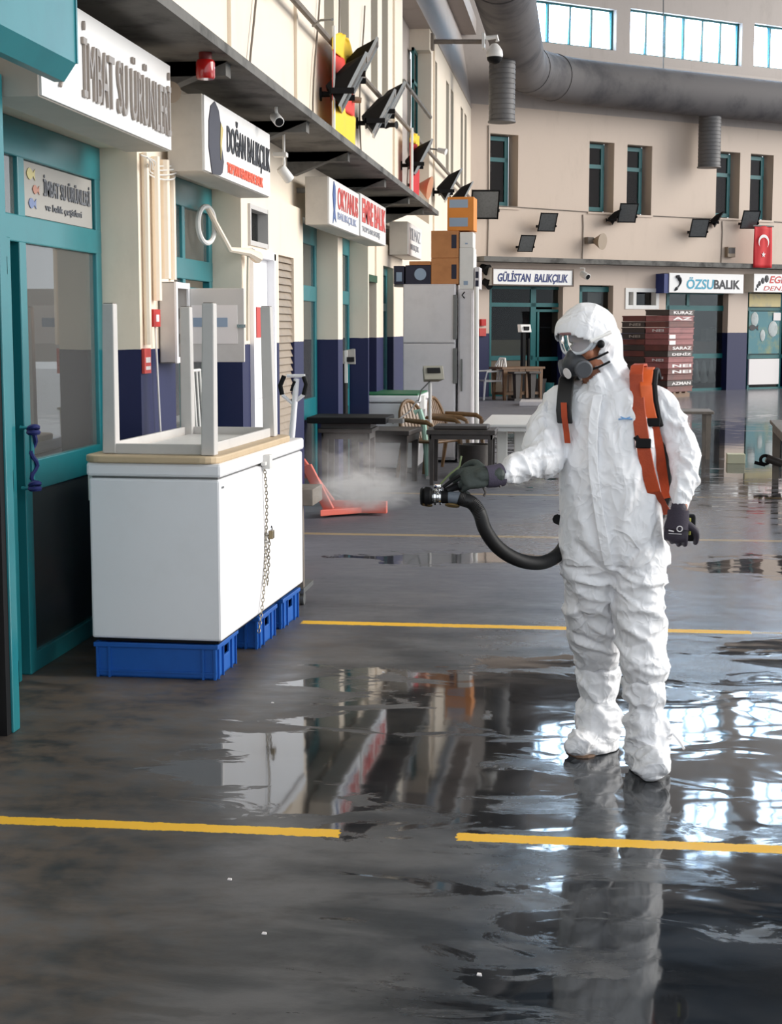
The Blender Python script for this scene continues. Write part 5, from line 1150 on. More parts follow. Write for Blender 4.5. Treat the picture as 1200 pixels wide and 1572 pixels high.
# ---------------- right hand tables
pA = PZ(1096, 632, 0.62)
table('side_table', 'grey topped wooden table half hidden behind the worker', (pA.x-1.3, pA.x, pA.y, pA.y+0.75), 0.62, 'woodgr', 'woodgr', 0.035, 0.0, legw=0.07)
T1 = table('side_table', 'grey wooden table cut off by the right picture edge', (2.0, 3.0, 15.0, 18.0), 0.66, 'woodgr', 'woodgr', 0.04, 0.08, legw=0.09, rz=R(-3.4))
r = thing('pipe_clamp', 'dark pipe piece clamped low on the leg of the right edge table', 'pipe', (2.0, 15.9, 0.3)); q0 = PY(1166,708,17.8); q1 = PY(1176,712,17.8)
O('pipe', MB().tube([PY(1176,703,17.8), PY(1200,712,17.8)], 0.045, 10), 'wooddk', r, smooth=True); O('clamp', MB().ring(PY(1174,706,17.8), (0,1,0.2), 0.05, 0.018, 16, 6), 'black', r, smooth=True); O('lever', MB().tube([PY(1158,710,17.8), PY(1174,714,17.8)], 0.02, 6), 'black', r)
O('floor_box', MB().box(*( lambda a_: (a_.x-0.12, a_.x+0.10, a_.y, a_.y+0.2, 0.0, 0.12))(PZ(1131,712,0))), M('cream carton', srgb(206,204,176),0.7), None, 'small cream carton lying on the wet floor between the two right tables', 'box', bevel=0.006)
# ---------------- dark crate stack on a pallet near the far wall
SB = PZ(1024, 611, 0.0); CS = Matrix.Translation((SB.x, SB.y, 0)) @ Matrix.Rotation(R(-36), 4, 'Z')
sc_ = (SB - EYEV).dot(FW_)/2400.0
Lw, Rw = 1.34, 1.10
pal = thing('pallet', 'wooden pallet under the tall dark crate stack', 'pallet', (SB.x, SB.y, 0), R(-36))
for k in range(4): O('board', MB(CS).box(-Lw, Rw*0, k*0.26, k*0.26+0.1, 0.1, 0.13), 'woodbr', pal)
for x in (-Lw+0.05, -Lw/2, -0.15): O('block', MB(CS).box(x, x+0.1, 0.0, Rw-0.03, 0.0, 0.1), 'woodbr', pal)
zz = 0.13; hts = 14; hC = 0.142
PRX = [0.0]*30
for lv in range(hts):
    for side in range(2):
        jx = random.uniform(-0.012, 0.012); jy = random.uniform(-0.012, 0.012)
        if side == 0: x0, x1 = -Lw, -Lw/2-0.005
        else: x0, x1 = -Lw/2+0.005, 0.0
        if lv == hts-1 and side == 0: continue
        mt = random.choice(['crate2', 'crate2', 'crate1']) if side == 0 else random.choice(['crate1', 'crate1', 'crate3', 'crate2'])
        lab = 'dark fish crate of the tall stack, ' + ('left' if side == 0 else 'right') + ' column, ' + ('lowest' if lv == 0 else 'topmost' if lv == (12 if side == 0 else 13) else '%s from the bottom' % ('', 'second', 'third', 'fourth', 'fifth', 'sixth', 'seventh', 'eighth', 'ninth', 'tenth', 'eleventh', 'twelfth', 'thirteenth', 'fourteenth')[lv])
        r = thing('fish_crate', lab, 'crate', CS @ Vector(((x0+x1)/2+jx, Rw/2+jy, zz)), R(-36), 'fish crates in the tall dark stack')
        m = MB(CS); z0 = zz; z1 = zz+hC-0.006; t_ = 0.015
        m.box(x0+jx,x1+jx,jy,Rw+jy,z0,z0+0.012)
        for bx in ((x0,x1,0,t_),(x0,x1,Rw-t_,Rw),(x0,x0+t_,0,Rw),(x1-t_,x1,0,Rw)): m.box(bx[0]+jx,bx[1]+jx,bx[2]+jy,bx[3]+jy,z0,z1)
        O('shell', m, mt, r)
        m = MB(CS)
        for bx in ((x0-0.012,x1+0.012,-0.014,0.0),(x1-0.0,x1+0.014,-0.01,Rw+0.01)): m.box(bx[0]+jx,bx[1]+jx,bx[2]+jy,bx[3]+jy,z1-0.03,z1)
        O('rim', m, mt, r)
        if side == 1 and lv in (1, 3, 4, 7, 13, 12, 6):
            Q = CS @ Matrix.Translation((0, 0, 0)) @ Matrix.Rotation(pi/2, 4, 'Z')
            t = MB(Q); text(t, {1: 'AZMAN', 3: 'NEI', 4: 'NEI', 7: 'SARAZ', 13: 'KURAZ', 12: 'AZ', 6: 'DENİZ'}[lv], 0.18, Rw-0.08, -0.004-jx, z0+0.03, z1-0.03, bold=0.03)
            O('lettering', t, 'paper', r)
        if (side == 0 and lv in (9, 11)) or (side == 1 and lv in (2, 5, 10)):
            t = MB(CS); text(t, 'NEI', (x0+x1)/2-0.12, (x0+x1)/2+0.2, jy-0.004, z0+0.035, z1-0.04, bold=0.02); O('lettering', t, 'fridge' if side else 'greytxt', r)
        if side == 1 and lv in (8, 9):
            Q = CS @ Matrix.Rotation(pi/2, 4, 'Z'); O('paper_tag', MB(Q).box(0.03, 0.3, -0.012-jx, -0.003-jx, z0+0.01, z1-0.01), 'paper', r)
    zz += hC
# far bench, tall scale, misc
a = frect(750, 560, 815, 604, 1.2)
r = thing('work_bench', 'brown wooden workbench in front of the distant first shop', 'bench', FM @ Vector(((a[0]+a[1])/2, -1.5, 0)), FRZ)
O('benchtop', MB(FM).box(a[0], a[1], -1.75, -1.2, 0.72, 0.77), 'woodbr', r); O('shelf', MB(FM).box(a[0]+0.1, a[1]-0.1, -1.7, -1.25, 0.12, 0.18), 'woodbr', r)
O('apron', MB(FM).box(a[0]+0.05,a[1]-0.05,-1.72,-1.68,0.60,0.72), 'woodbr', r)
for s_ in (a[0]+0.1, a[0]+0.55, a[1]-0.5, a[1]-0.1):
    for y_ in (-1.7, -1.27): O('leg', MB(FM).hexa([(s_-0.03,y_-0.03,0),(s_+0.03,y_-0.03,0),(s_+0.03,y_+0.03,0),(s_-0.03,y_+0.03,0),(s_-0.05,y_-0.03,0.72),(s_+0.05,y_-0.03,0.72),(s_+0.05,y_+0.03,0.72),(s_-0.05,y_+0.03,0.72)]), 'woodbr', r)
for k, u in enumerate((773, 796)):
    s_, z_ = FP(u, 572, 1.4); rr = thing('bar_stool', 'dark T shaped stool under the far bench, ' + ('left one' if k == 0 else 'right one'), 'stool', FM @ Vector((s_, -1.9, 0)), FRZ, 'stools at the far workbench')
    O('seat', MB(FM).box(s_-0.17,s_+0.17,-2.05,-1.78,0.62,0.67), 'wooddk', rr, bevel=0.01); O('column', MB(FM).hexa([(s_-0.05,-1.97,0.05),(s_+0.05,-1.97,0.05),(s_+0.05,-1.87,0.05),(s_-0.05,-1.87,0.05),(s_-0.08,-1.99,0.62),(s_+0.08,-1.99,0.62),(s_+0.08,-1.85,0.62),(s_-0.08,-1.85,0.62)]), 'wooddk', rr); O('foot', MB(FM).box(s_-0.15,s_+0.15,-2.05,-1.78,0,0.05), 'wooddk', rr)
s_, z_ = FP(805, 507, 0.9); s2, z2 = FP(805, 504, 0.9)
r = thing('tall_scale', 'tall dark column scale with a white display in front of the first distant shop', 'scale', FM @ Vector((s_, -0.9, 0)), FRZ)
O('column', MB(FM).box(s_-0.08,s_-0.0,-0.95,-0.85,0.05,z_-0.02).box(s_+0.10,s_+0.14,-0.93,-0.87,0.05,z_-0.2), 'black', r); O('display_head', MB(FM).hexa([(s_-0.16,-1.0,z_-0.05),(s_+0.14,-1.0,z_-0.05),(s_+0.14,-0.85,z_-0.05),(s_-0.16,-0.85,z_-0.05),(s_-0.16,-0.95,z_+0.14),(s_+0.14,-0.95,z_+0.14),(s_+0.14,-0.82,z_+0.14),(s_-0.16,-0.82,z_+0.14)]), 'whitep', r, bevel=0.01)
O('screen', MB(FM).box(s_-0.08,s_+0.06,-1.01,-0.96,z_,z_+0.09), 'black', r); O('base', MB(FM).box(s_-0.25,s_+0.35,-1.1,-0.6,0,0.06), 'black', r)
for u, h_, lab, mt in ((826, 0.45, 'dark tub on the floor by the first distant shop door', 'wooddk'), (838, 0.35, 'greenish bucket on the floor by the first distant shop door', 'teald')):
    s_, _ = FP(u, 595, 0.8); O('floor_tub', MB(FM).lathe((s_, -0.8, 0), (0,0,1), [(0,0.15),(h_,0.2),(h_,0.18),(h_-0.02,0.17)], 16), mt, None, lab, 'tub', smooth=True)
# white bags hanging inside the turquoise-sign shop, goods
for k, u in enumerate((1068, 1080, 1092, 1105)):
    a_ = frect(u, 553, u+8, 582, -0.35); m = MB(FM); cx = (a_[0]+a_[1])/2
    m.lathe((cx, 0.45, a_[3]), (0,0,-1), [(0,0.03),(0.1,0.05),(0.35,0.08),(0.55,0.12),(0.62,0.05)], 10)
    O('plastic_bag', m, 'whitep', None, 'white bag in the lower window of the turquoise sign shop, %s' % ('first from the left', 'second from the left', 'third from the left', 'rightmost')[k], 'bag', 'white bags in the far shop window', smooth=True)
for k, (u0,v0,u1,v1) in enumerate(((1084,505,1096,522),(1097,508,1110,523),(1098,502,1112,508))):
    a_ = frect(u0,v0,u1,v1,-0.5); O('counter_box', MB(FM).box(a_[0],a_[1],0.5,0.7,a_[2],a_[3]), ('woodgr','greytxt','whitep')[k], None, 'small box on the counter of the turquoise sign shop, ' + ('left one','right one','lying on the right one')[k], 'box', 'boxes on the far shop counter')
# low white slab on the floor near far shops
s = PZ(830, 622, 0.0); O('foam_slab', MB().box(s.x-0.45, s.x+0.5, s.y-0.5, s.y+0.6, 0, 0.10), 'fridge', None, 'pale flat slab lying on the floor beyond the white table', 'slab', bevel=0.01)
# black plastic basket near the dark table
q = PZ(715, 742, 0); O('basket', MB().lathe((-1.22,17.7,0),(0,0,1),[(0,0.16),(0.38,0.2),(0.38,0.18),(0.05,0.15)],14), 'wooddk', None, 'dark basket on the floor under the brown chair', 'basket', smooth=True)
q = PZ(735, 738, 0); O('canister', MB().box(-1.34,-1.20,18.05,18.2,0.02,0.34), 'whitep', None, 'white canister on the floor between the dark table and the white table', 'canister', bevel=0.02)
# small litter on floor
for k, (u, v) in enumerate(((418, 1079), (352,1350), (405,1433), (735,1496), (588,1032))):
    p = PZ(u, v, 0); O('litter_scrap', MB().hexa([(p.x-0.006,p.y-0.006,0),(p.x+0.009,p.y-0.009,0),(p.x+0.006,p.y+0.008,0),(p.x-0.005,p.y+0.006,0),(p.x-0.005,p.y-0.005,0.003),(p.x+0.007,p.y-0.007,0.004),(p.x+0.005,p.y+0.006,0.002),(p.x-0.004,p.y+0.005,0.003)]), 'paper', None, 'tiny white scrap on the dark floor, ' + ('in front of the long freezer','left of centre just below the yellow line','below the yellow line left of centre','bottom middle','between freezer and first puddle')[k], 'scrap', 'tiny scraps on the floor')
# ================================================================== THE WORKER
YM = 6.0
def MP(u, v, dy=0.0): return PY(u, v, YM+dy)
def blobmesh(prims, voxel, smooth_it=2):
    """union of closed meshes (MB) through a voxel remesh -> (verts, faces)"""
    me = bpy.data.meshes.new('tmp'); me.from_pydata(prims.v, [], prims.f); me.update()
    bm = bmesh.new(); bm.from_mesh(me); bmesh.ops.recalc_face_normals(bm, faces=bm.faces); bm.to_mesh(me); bm.free()
    o = bpy.data.objects.new('tmp', me); COL.objects.link(o)
    md = o.modifiers.new('r', 'REMESH'); md.mode = 'VOXEL'; md.voxel_size = voxel
    if smooth_it: ms = o.modifiers.new('s', 'SMOOTH'); ms.factor = 0.5; ms.iterations = smooth_it
    dg = bpy.context.evaluated_depsgraph_get(); dg.update()
    m2 = bpy.data.meshes.new_from_object(o.evaluated_get(dg))
    bpy.data.objects.remove(o); bpy.data.meshes.remove(me)
    return m2
def limb(mb, pts, rad, n=14, step=0.02, ry=1.0):
    """tapering capsule chain, closed"""
    pts = [Vector(p) for p in pts]; P = []; Rr = []
    m = len(pts)
    for i in range(m-1):
        p0 = pts[max(i-1,0)]; p1 = pts[i]; p2 = pts[i+1]; p3 = pts[min(i+2,m-1)]
        k = max(2, int((p2-p1).length/step))
        for j in range(k):
            t = j/k; t2 = t*t; t3 = t2*t
            P.append(0.5*((2*p1)+(p2-p0)*t+(2*p0-5*p1+4*p2-p3)*t2+(3*p1-p0-3*p2+p3)*t3)); Rr.append(rad[i]*(1-t)+rad[i+1]*t)
    P.append(pts[-1]); Rr.append(rad[-1])
    mb.tube(P, Rr, n); mb.ball(P[0], rad[0], 12); mb.ball(P[-1], rad[-1], 12)
def loft(mb, secs, n=28, pw=2.3):
    """secs: (cx, cy, z, a, b) horizontal superellipse rings, closed"""
    vs = []; fs = []
    S = []
    for i in range(len(secs)-1):
        k = max(1, int(abs(secs[i+1][2]-secs[i][2])/0.02))
        for j in range(k): t = j/k; S.append([secs[i][q]*(1-t)+secs[i+1][q]*t for q in range(5)])
    S.append(list(secs[-1]))
    for cx, cy, z, a, b in S:
        for k in range(n):
            th = 2*pi*k/n; c_, s_ = cos(th), sin(th)
            vs.append((cx + a*math.copysign(abs(c_)**(2/pw), c_), cy + b*math.copysign(abs(s_)**(2/pw), s_), z))
    m = len(S)
    for i in range(m-1):
        for k in range(n): fs.append((i*n+k, i*n+(k+1)%n, (i+1)*n+(k+1)%n, (i+1)*n+k))
    fs.append(tuple(range(n-1,-1,-1))); fs.append(tuple((m-1)*n+k for k in range(n)))
    mb.add(vs, fs)
def sec(v, uL, uR, b, dy=0.0):
    a_, c_ = MP(uL, v, dy), MP(uR, v, dy); return ((a_.x+c_.x)/2, YM+dy, (a_.z+c_.z)/2, (c_.x-a_.x)/2, b)
TOR = [sec(585, 893, 968, 0.09, 0.03), sec(596, 872, 985, 0.105, 0.03), sec(608, 862, 1000, 0.125, 0.03), sec(640, 862, 1004, 0.148, 0.02), sec(700, 862, 1008, 0.16, 0.01),
       sec(760, 861, 1014, 0.160, 0.0), sec(820, 860, 1019, 0.152, 0.0), sec(855, 861, 1024, 0.138, 0.0), sec(875, 868, 1018, 0.120, 0.0), sec(893, 895, 990, 0.06, 0.0)]
DL, DR = 0.10, -0.10
LEGL = [sec(815, 866, 948, 0.118, 0.0), sec(850, 861, 945, 0.132, 0.01), sec(907, 865, 939, 0.125, 0.05), sec(960, 869, 943, 0.115, 0.12), sec(985, 872, 950, 0.118, 0.17), sec(1008, 878, 953, 0.112, 0.22), sec(1020, 884, 951, 0.098, 0.25), sec(1028, 892, 944, 0.070, 0.265)]
LEGR = [sec(815, 935, 1018, 0.118, 0.0), sec(850, 936, 1026, 0.13, -0.01), sec(893, 941, 1021, 0.125, -0.02), sec(928, 941, 1023, 0.12, -0.03), sec(960, 943, 1022, 0.12, -0.04), sec(992, 948, 1020, 0.118, -0.04), sec(1022, 951, 1027, 0.116, -0.04), sec(1040, 955, 1023, 0.10, -0.04), sec(1049, 963, 1012, 0.072, -0.04)]
suit = MB(); loft(suit, TOR); loft(suit, LEGL); loft(suit, LEGR)
# shoulders, arms
limb(suit, [MP(905,606,0.03), MP(868,612,0.03), MP(850,636,0.0), MP(839,672,-0.05), MP(836,703,-0.11)], [0.06,0.062,0.070,0.078,0.080])
limb(suit, [MP(838,702,-0.11), MP(815,711,-0.17), MP(790,721,-0.23), MP(768,729,-0.28)], [0.076,0.066,0.052,0.041])
limb(suit, [MP(935,602,0.03), MP(990,608,0.04), MP(1014,622,0.03), MP(1029,648,0.02), MP(1045,676,0.02), MP(1053,704,-0.01)], [0.08,0.062,0.058,0.056,0.058,0.062])
limb(suit, [MP(1053,704,-0.01), MP(1052,730,-0.05), MP(1047,752,-0.08), MP(1044,770,-0.10)], [0.062,0.054,0.048,0.036])
# hood
HC = MP(902, 524, 0.0)
FD = Vector((-0.66, -0.70, -0.27)).normalized(); UPH = (Vector((0,0,1)) - FD*FD.z).normalized(); RH = FD.cross(UPH).normalized()   # RH: the head's right-hand side
HB = Matrix((RH, FD, UPH)).transposed()     # local x right, y forward, z up
def HP(x, y, z): return HC + HB @ Vector((x, y, z))
suit.ball(HP(0,-0.010,0.028), (0.104,0.124,0.118), 26, HB); suit.ball(HP(0,0.025,0.045), (0.094,0.100,0.085), 22, HB)
limb(suit, [HP(0,-0.055,-0.02), MP(925,560,0.06), MP(930,590,0.04), MP(930,612,0.03)], [0.095,0.082,0.088,0.10])
limb(suit, [HP(-0.01,0.00,-0.12), MP(918,595,-0.03), MP(926,612,-0.02)], [0.055,0.062,0.075])
limb(suit, [MP(946,568,0.05), MP(962,592,0.04), MP(985,612,0.03)], [0.05,0.05,0.06])
me = blobmesh(suit, 0.0075, 3)
def ridged(p, sc): return 1.0 - abs(noise.noise(p*sc))*2.0
def crumple(p, sc, jit=0.0):
    d, _ = noise.voronoi(p*sc + Vector((noise.noise(p*sc*0.8), noise.noise(p*sc*0.8+Vector((5,1,3))), noise.noise(p*sc*0.8+Vector((9,4,7)))))*0.9)
    return d[1]-d[0]
def seg_d(p, a, b):
    ab = b-a; t = max(0, min(1, (p-a).dot(ab)/ab.dot(ab))); return (p-(a+ab*t)).length, t
FOLD = []   # (a, b, width, height) explicit fold ridges (+) and valleys (-), in picture-plane x,z, front side only
def fold(u0, v0, u1, v1, w_, h_): a_ = MP(u0, v0); b_ = MP(u1, v1); FOLD.append((Vector((a_.x, 0, a_.z)), Vector((b_.x, 0, b_.z)), w_, h_))
for f_ in [(908,612,908,700,0.012,0.008),(908,700,934,870,0.012,0.009),(938,884,985,828,0.016,-0.020),(935,884,885,825,0.016,-0.016),(938,880,944,790,0.02,-0.010),
           (985,700,950,800,0.02,0.014),(972,650,1005,720,0.018,-0.014),(925,640,950,720,0.018,0.010),(880,650,875,760,0.018,0.012),(890,770,905,850,0.02,0.012),(1005,780,975,860,0.02,0.014),
           (1000,830,960,870,0.015,0.012),(940,895,1015,888,0.012,0.010),(945,905,1000,925,0.012,-0.012),(955,930,1020,925,0.012,0.012),(948,945,995,975,0.014,0.014),(960,985,1010,965,0.012,-0.012),(965,1000,1015,1010,0.012,0.012),
           (958,1020,1000,1000,0.012,0.010),(870,900,900,960,0.018,-0.012),(885,880,930,900,0.014,0.010),(905,960,945,985,0.014,0.014),(872,975,930,1000,0.012,-0.012),(880,990,935,1008,0.012,0.014),(900,1010,940,1015,0.01,-0.010),
           (820,690,860,690,0.014,-0.014),(815,670,855,655,0.014,0.010),(800,705,840,735,0.012,0.010),(830,640,850,690,0.014,0.010),(780,715,790,740,0.01,0.008),
           (1030,690,1070,700,0.012,0.012),(1032,705,1072,720,0.012,-0.012),(1035,728,1068,735,0.010,0.010),(1020,640,1050,660,0.012,0.010),(1040,745,1060,765,0.008,0.008),(1010,600,1030,640,0.012,-0.008),
           (905,480,900,520,0.01,0.005),(930,545,950,590,0.012,0.012),(918,560,935,600,0.010,-0.010),(922,520,940,528,0.010,0.006),(960,600,975,660,0.016,0.010),(930,600,920,650,0.014,-0.010)]:
    fold(*f_)
def suit_disp(p, n):
    leg = p.z < 0.80; arm = (p.x < -0.14 or p.x > 0.36) and p.z > 0.9; head = p.z > 1.56
    wv = Vector((noise.noise(p*2.3), noise.noise(p*2.3+Vector((7,2,5))), noise.noise(p*2.3+Vector((1,9,4)))))*0.35
    q = p + wv*0.5
    if head: a1, q1 = 0.0035, Vector((q.x*6, q.y*6, q.z*5))
    elif leg: a1, q1 = 0.016, Vector((q.x*4.5 + q.z*3.0, q.y*4.5, q.z*8.5))
    elif arm: a1, q1 = 0.014, Vector((q.x*6.5, q.y*6.0, q.z*6.5 + q.x*4))
    else: a1, q1 = 0.014, Vector((q.x*6.0 + q.z*1.2, q.y*5, q.z*2.4 - q.x*1.5))
    r1 = max(0.0, 1.0-abs(noise.noise(q1))*3.2)
    r2 = max(0.0, 1.0-abs(noise.noise(q1*1.9+Vector((3,8,1))))*3.0)
    d = a1*(r1**1.4 - 0.35) + a1*0.45*(r2**1.4 - 0.3) + 0.008*noise.noise(Vector((p.x*5, p.y*5, p.z*4)))
    if n.y < 0.35:
        pp = Vector((p.x, 0, p.z)); k = min(1.0, (0.35-n.y)*1.6)
        for a_, b_, w_, h_ in FOLD:
            if abs(pp.x-(a_.x+b_.x)/2) > 0.35 or abs(pp.z-(a_.z+b_.z)/2) > 0.35: continue
            dd, t = seg_d(pp, a_, b_)
            if dd < w_*2.5: d += h_*exp(-(dd/w_)**2)*k*(1-0.6*abs(2*t-1)**3)
    return d
def displaced(me, fn):
    me.update(); vn = [v.normal.copy() for v in me.vertices]
    for v, n_ in zip(me.vertices, vn): v.co += n_*fn(v.co, n_)
    me.update()
FACEV = []
for v in me.vertices:
    q = HB.transposed() @ (v.co - HC)
    if q.y > 0.035 and v.co.z > 1.44 and (q.x/0.094)**2 + ((q.z+0.038)/0.100)**2 < 1.0: FACEV.append(v.index)
displaced(me, suit_disp)
# waist-level seam + face opening cut
bm = bmesh.new(); bm.from_mesh(me)
bm.verts.ensure_lookup_table()
dele = [bm.verts[i] for i in FACEV]   # face opening: ellipse on the front of the head
bmesh.ops.delete(bm, geom=dele, context='VERTS'); bmesh.ops.recalc_face_normals(bm, faces=bm.faces); bm.to_mesh(me); bm.free()
for p_ in me.polygons: p_.use_smooth = True
tyvek = bpy.data.materials.new('white coverall fabric'); tyvek.use_nodes = True
_b = tyvek.node_tree.nodes['Principled BSDF']; _g = NB(tyvek.node_tree); _pos = _g.n('ShaderNodeNewGeometry').outputs['Position']
_b.inputs['Base Color'].default_value = rgb(srgb(240, 240, 242)); _b.inputs['Roughness'].default_value = 0.48
_v = _g.n('ShaderNodeTexVoronoi'); _v.feature = 'F1'; _v.inputs['Scale'].default_value = 26; _g.put(_v.inputs['Vector'], _g.scale(_pos, (1, 1, 1.2)))
_rd = lambda sc_, di: _g.math('SUBTRACT', 1.0, _g.math('ABSOLUTE', _g.math('SUBTRACT', _g.math('MULTIPLY', _g.noise(_g.scale(_pos, (1.0, 1.0, 0.8)), sc_, 1, 0.5, di), 2.0), 1.0)))
_h = _g.math('ADD', _g.math('POWER', _rd(8.0, 1.2), 3.0), _g.math('MULTIPLY', _g.math('POWER', _rd(18.0, 0.9), 3.0), 0.5))
_g.put(_b.inputs['Normal'], _g.bump(_h, 0.55, 0.010)); MT['tyvek'] = tyvek

W = thing('person', 'person in white hooded coverall, goggles and dark respirator, spraying with a hose nozzle', 'person', (0.16, 6.0, 0))
def addmesh(name, me, mat, parent, label=None, solid=0.0, subs=0):
    inv = RM[parent.name].inverted()
    for v in me.vertices: v.co = inv @ v.co
    me.name = name; o = bpy.data.objects.new(name, me); COL.objects.link(o); me.materials.clear(); me.materials.append(MT[mat] if isinstance(mat, str) else mat)
    for p_ in me.polygons: p_.use_smooth = True
    o.parent = parent; RM[o.name] = RM[parent.name]
    if solid: md = o.modifiers.new('solid', 'SOLIDIFY'); md.thickness = solid; md.offset = -1
    if label: o['label'] = label
    return o
addmesh('coverall', me, 'tyvek', W, 'white crumpled hooded coverall', 0.003)
# body (skin): head with face, neck, torso, arms and legs inside the suit
bd = MB()
bd.ball(HP(0,-0.02,0.025), (0.070,0.088,0.086), 22, HB); bd.ball(HP(0,0.012,-0.03), (0.066,0.078,0.085), 20, HB)
bd.ball(HP(0,0.045,-0.085), (0.040,0.034,0.032), 14, HB)                       # chin
for sx in (-1, 1):
    bd.ball(HP(sx*0.044,0.055,-0.025), (0.026,0.024,0.028), 12, HB)             # cheek
    bd.ball(HP(sx*0.075,-0.01,-0.015), (0.012,0.022,0.034), 12, HB)             # ear
    bd.ball(HP(sx*0.032,0.072,0.018), (0.015,0.012,0.011), 10, HB)              # eye lids
bd.ball(HP(0,0.066,0.036), (0.048,0.018,0.012), 14, HB)                        # brow
limb(bd, [HP(0,0.078,0.015), HP(0,0.092,-0.010), HP(0,0.100,-0.028)], [0.009,0.012,0.015])
bd.ball(HP(0,0.082,-0.058), (0.026,0.012,0.011), 12, HB)                       # lips
limb(bd, [HP(0,-0.02,-0.06), MP(918,590,0.02), MP(930,612,0.03)], [0.058,0.056,0.070])
bt = [(c[0], c[1]+0.01, c[2], c[3]*0.74, c[4]*0.66) for c in TOR[1:-2]]; loft(bd, bt)
limb(bd, [MP(905,612,0.03), MP(868,614,0.03), MP(839,690,-0.09), MP(768,729,-0.27), MP(752,731,-0.295)], [0.05,0.045,0.04,0.027,0.026])
limb(bd, [MP(960,612,0.03), MP(995,612,0.04), MP(1050,702,0.0), MP(1044,768,-0.10), MP(1042,790,-0.115)], [0.05,0.045,0.04,0.030,0.028])
limb(bd, [MP(905,840,0.03), MP(908,965,0.17), MP(918,1035,0.28), MP(920,1130,0.31)], [0.07,0.045,0.035,0.03]); limb(bd, [MP(980,840,0.03), MP(982,980,-0.02), MP(990,1150,-0.02)], [0.07,0.045,0.03])
bme = blobmesh(bd, 0.006, 2)
SKIN = M('skin', srgb(178, 118, 88), 0.5, var=0.35, col2=srgb(140, 84, 62), vscale=14); SKIN.node_tree.nodes['Principled BSDF'].inputs['Subsurface Weight'].default_value = 0.08
addmesh('body', bme, SKIN, W, 'tanned skin')
# boot covers
def boot(secs, toe, lab, top):
    b = MB(); loft(b, secs, 24, 2.1)
    for c_, r_, m_ in toe: b.ball(c_, r_, 18, m_)
    m_ = blobmesh(b, 0.0065, 2)
    def dsp(p, n):
        k = 0.25 if p.z < 0.02 else 1.0
        q = p + Vector((noise.noise(p*4), noise.noise(p*4+Vector((3,3,9))), noise.noise(p*4+Vector((8,1,2)))))*0.05
        r1 = max(0.0, 1.0-abs(noise.noise(Vector((q.x*9+q.z*3, q.y*9, q.z*11))))*3.0); r2 = max(0.0, 1.0-abs(noise.noise(Vector((q.x*15, q.y*15+q.z*5, q.z*17))))*3.0)
        return k*(0.015*(r1**1.4-0.35) + 0.008*(r2**1.4-0.3) + 0.008*noise.noise(Vector((p.x*6,p.y*6,p.z*14))))
    displaced(m_, dsp)
    for v in m_.vertices: v.co.z = max(v.co.z, 0.003)
    return m_
def bootsecs(rows, dy): return [sec(v, a_, b_, d_, dy) for v, a_, b_, d_ in rows]
YL = 6.27; YR = 5.96
def sec2(v, uL, uR, b, y): a_, c_ = PY(uL, v, y), PY(uR, v, y); return ((a_.x+c_.x)/2, y, (a_.z+c_.z)/2, (c_.x-a_.x)/2, b)
def toeball(u, v, y, r_, rot=0.0): return (PY(u, v, y), r_, Matrix.Rotation(rot, 3, 'Z'))
BL = [sec2(1018, 894, 942, 0.070, YL), sec2(1026, 884, 951, 0.096, YL), sec2(1048, 885, 953, 0.098, YL), sec2(1062, 889, 950, 0.088, YL), sec2(1072, 895, 945, 0.074, YL), sec2(1082, 888, 951, 0.092, YL), sec2(1108, 882, 954, 0.105, YL), sec2(1130, 884, 952, 0.11, YL), sec2(1150, 886, 948, 0.10, YL)]
bl = boot(BL, [toeball(894, 1139, YL-0.10, (0.062,0.095,0.060), R(-18)), toeball(913, 1141, YL-0.03, (0.085,0.12,0.055), R(-18))], '', 0)
BR = [sec2(1038, 964, 1010, 0.070, YR), sec2(1048, 954, 1020, 0.096, YR), sec2(1066, 957, 1024, 0.098, YR), sec2(1082, 965, 1020, 0.080, YR), sec2(1094, 964, 1020, 0.082, YR), sec2(1108, 959, 1027, 0.10, YR), sec2(1135, 958, 1029, 0.105, YR), sec2(1160, 961, 1027, 0.10, YR), sec2(1182, 966, 1022, 0.085, YR)]
br = boot(BR, [toeball(999, 1173, YR-0.12, (0.068,0.10,0.064), R(6)), toeball(995, 1165, YR-0.04, (0.080,0.11,0.075), R(6))], '', 0)
for m_ in (bl, br):
    zmin = min(v.co.z for v in m_.vertices)
o = addmesh('boot_cover', bl, 'tyvek', W, 'white crumpled boot cover on the rear foot'); o = addmesh('boot_cover', br, 'tyvek', W, 'white crumpled boot cover on the front foot')
O('boot_sole', MB().add(*(lambda P: ([(x,y,0.0) for x,y in P]+[(x,y,0.008) for x,y in P], [tuple(range(len(P)-1,-1,-1)), tuple(range(len(P),2*len(P)))]+[(i,(i+1)%len(P),len(P)+(i+1)%len(P),len(P)+i) for i in range(len(P))]))([(PY(902,1143,YL).x+0.07*cos(t)-0.02, YL-0.045+0.13*sin(t)) for t in [2*pi*k/20 for k in range(20)]])), M('dirty sole edge', srgb(130,104,84), 0.7), W, label='dirty brown sole edge')
TIE = MB(); q = PZ(1030,1130,0.0)
O('boot_tie', MB().tube([PY(1024,1118,YR), PY(1034,1128,YR-0.05), PY(1044,1140,YR-0.1), PY(1050,1150,YR-0.12)], 0.005, 6), 'tyvek', W)
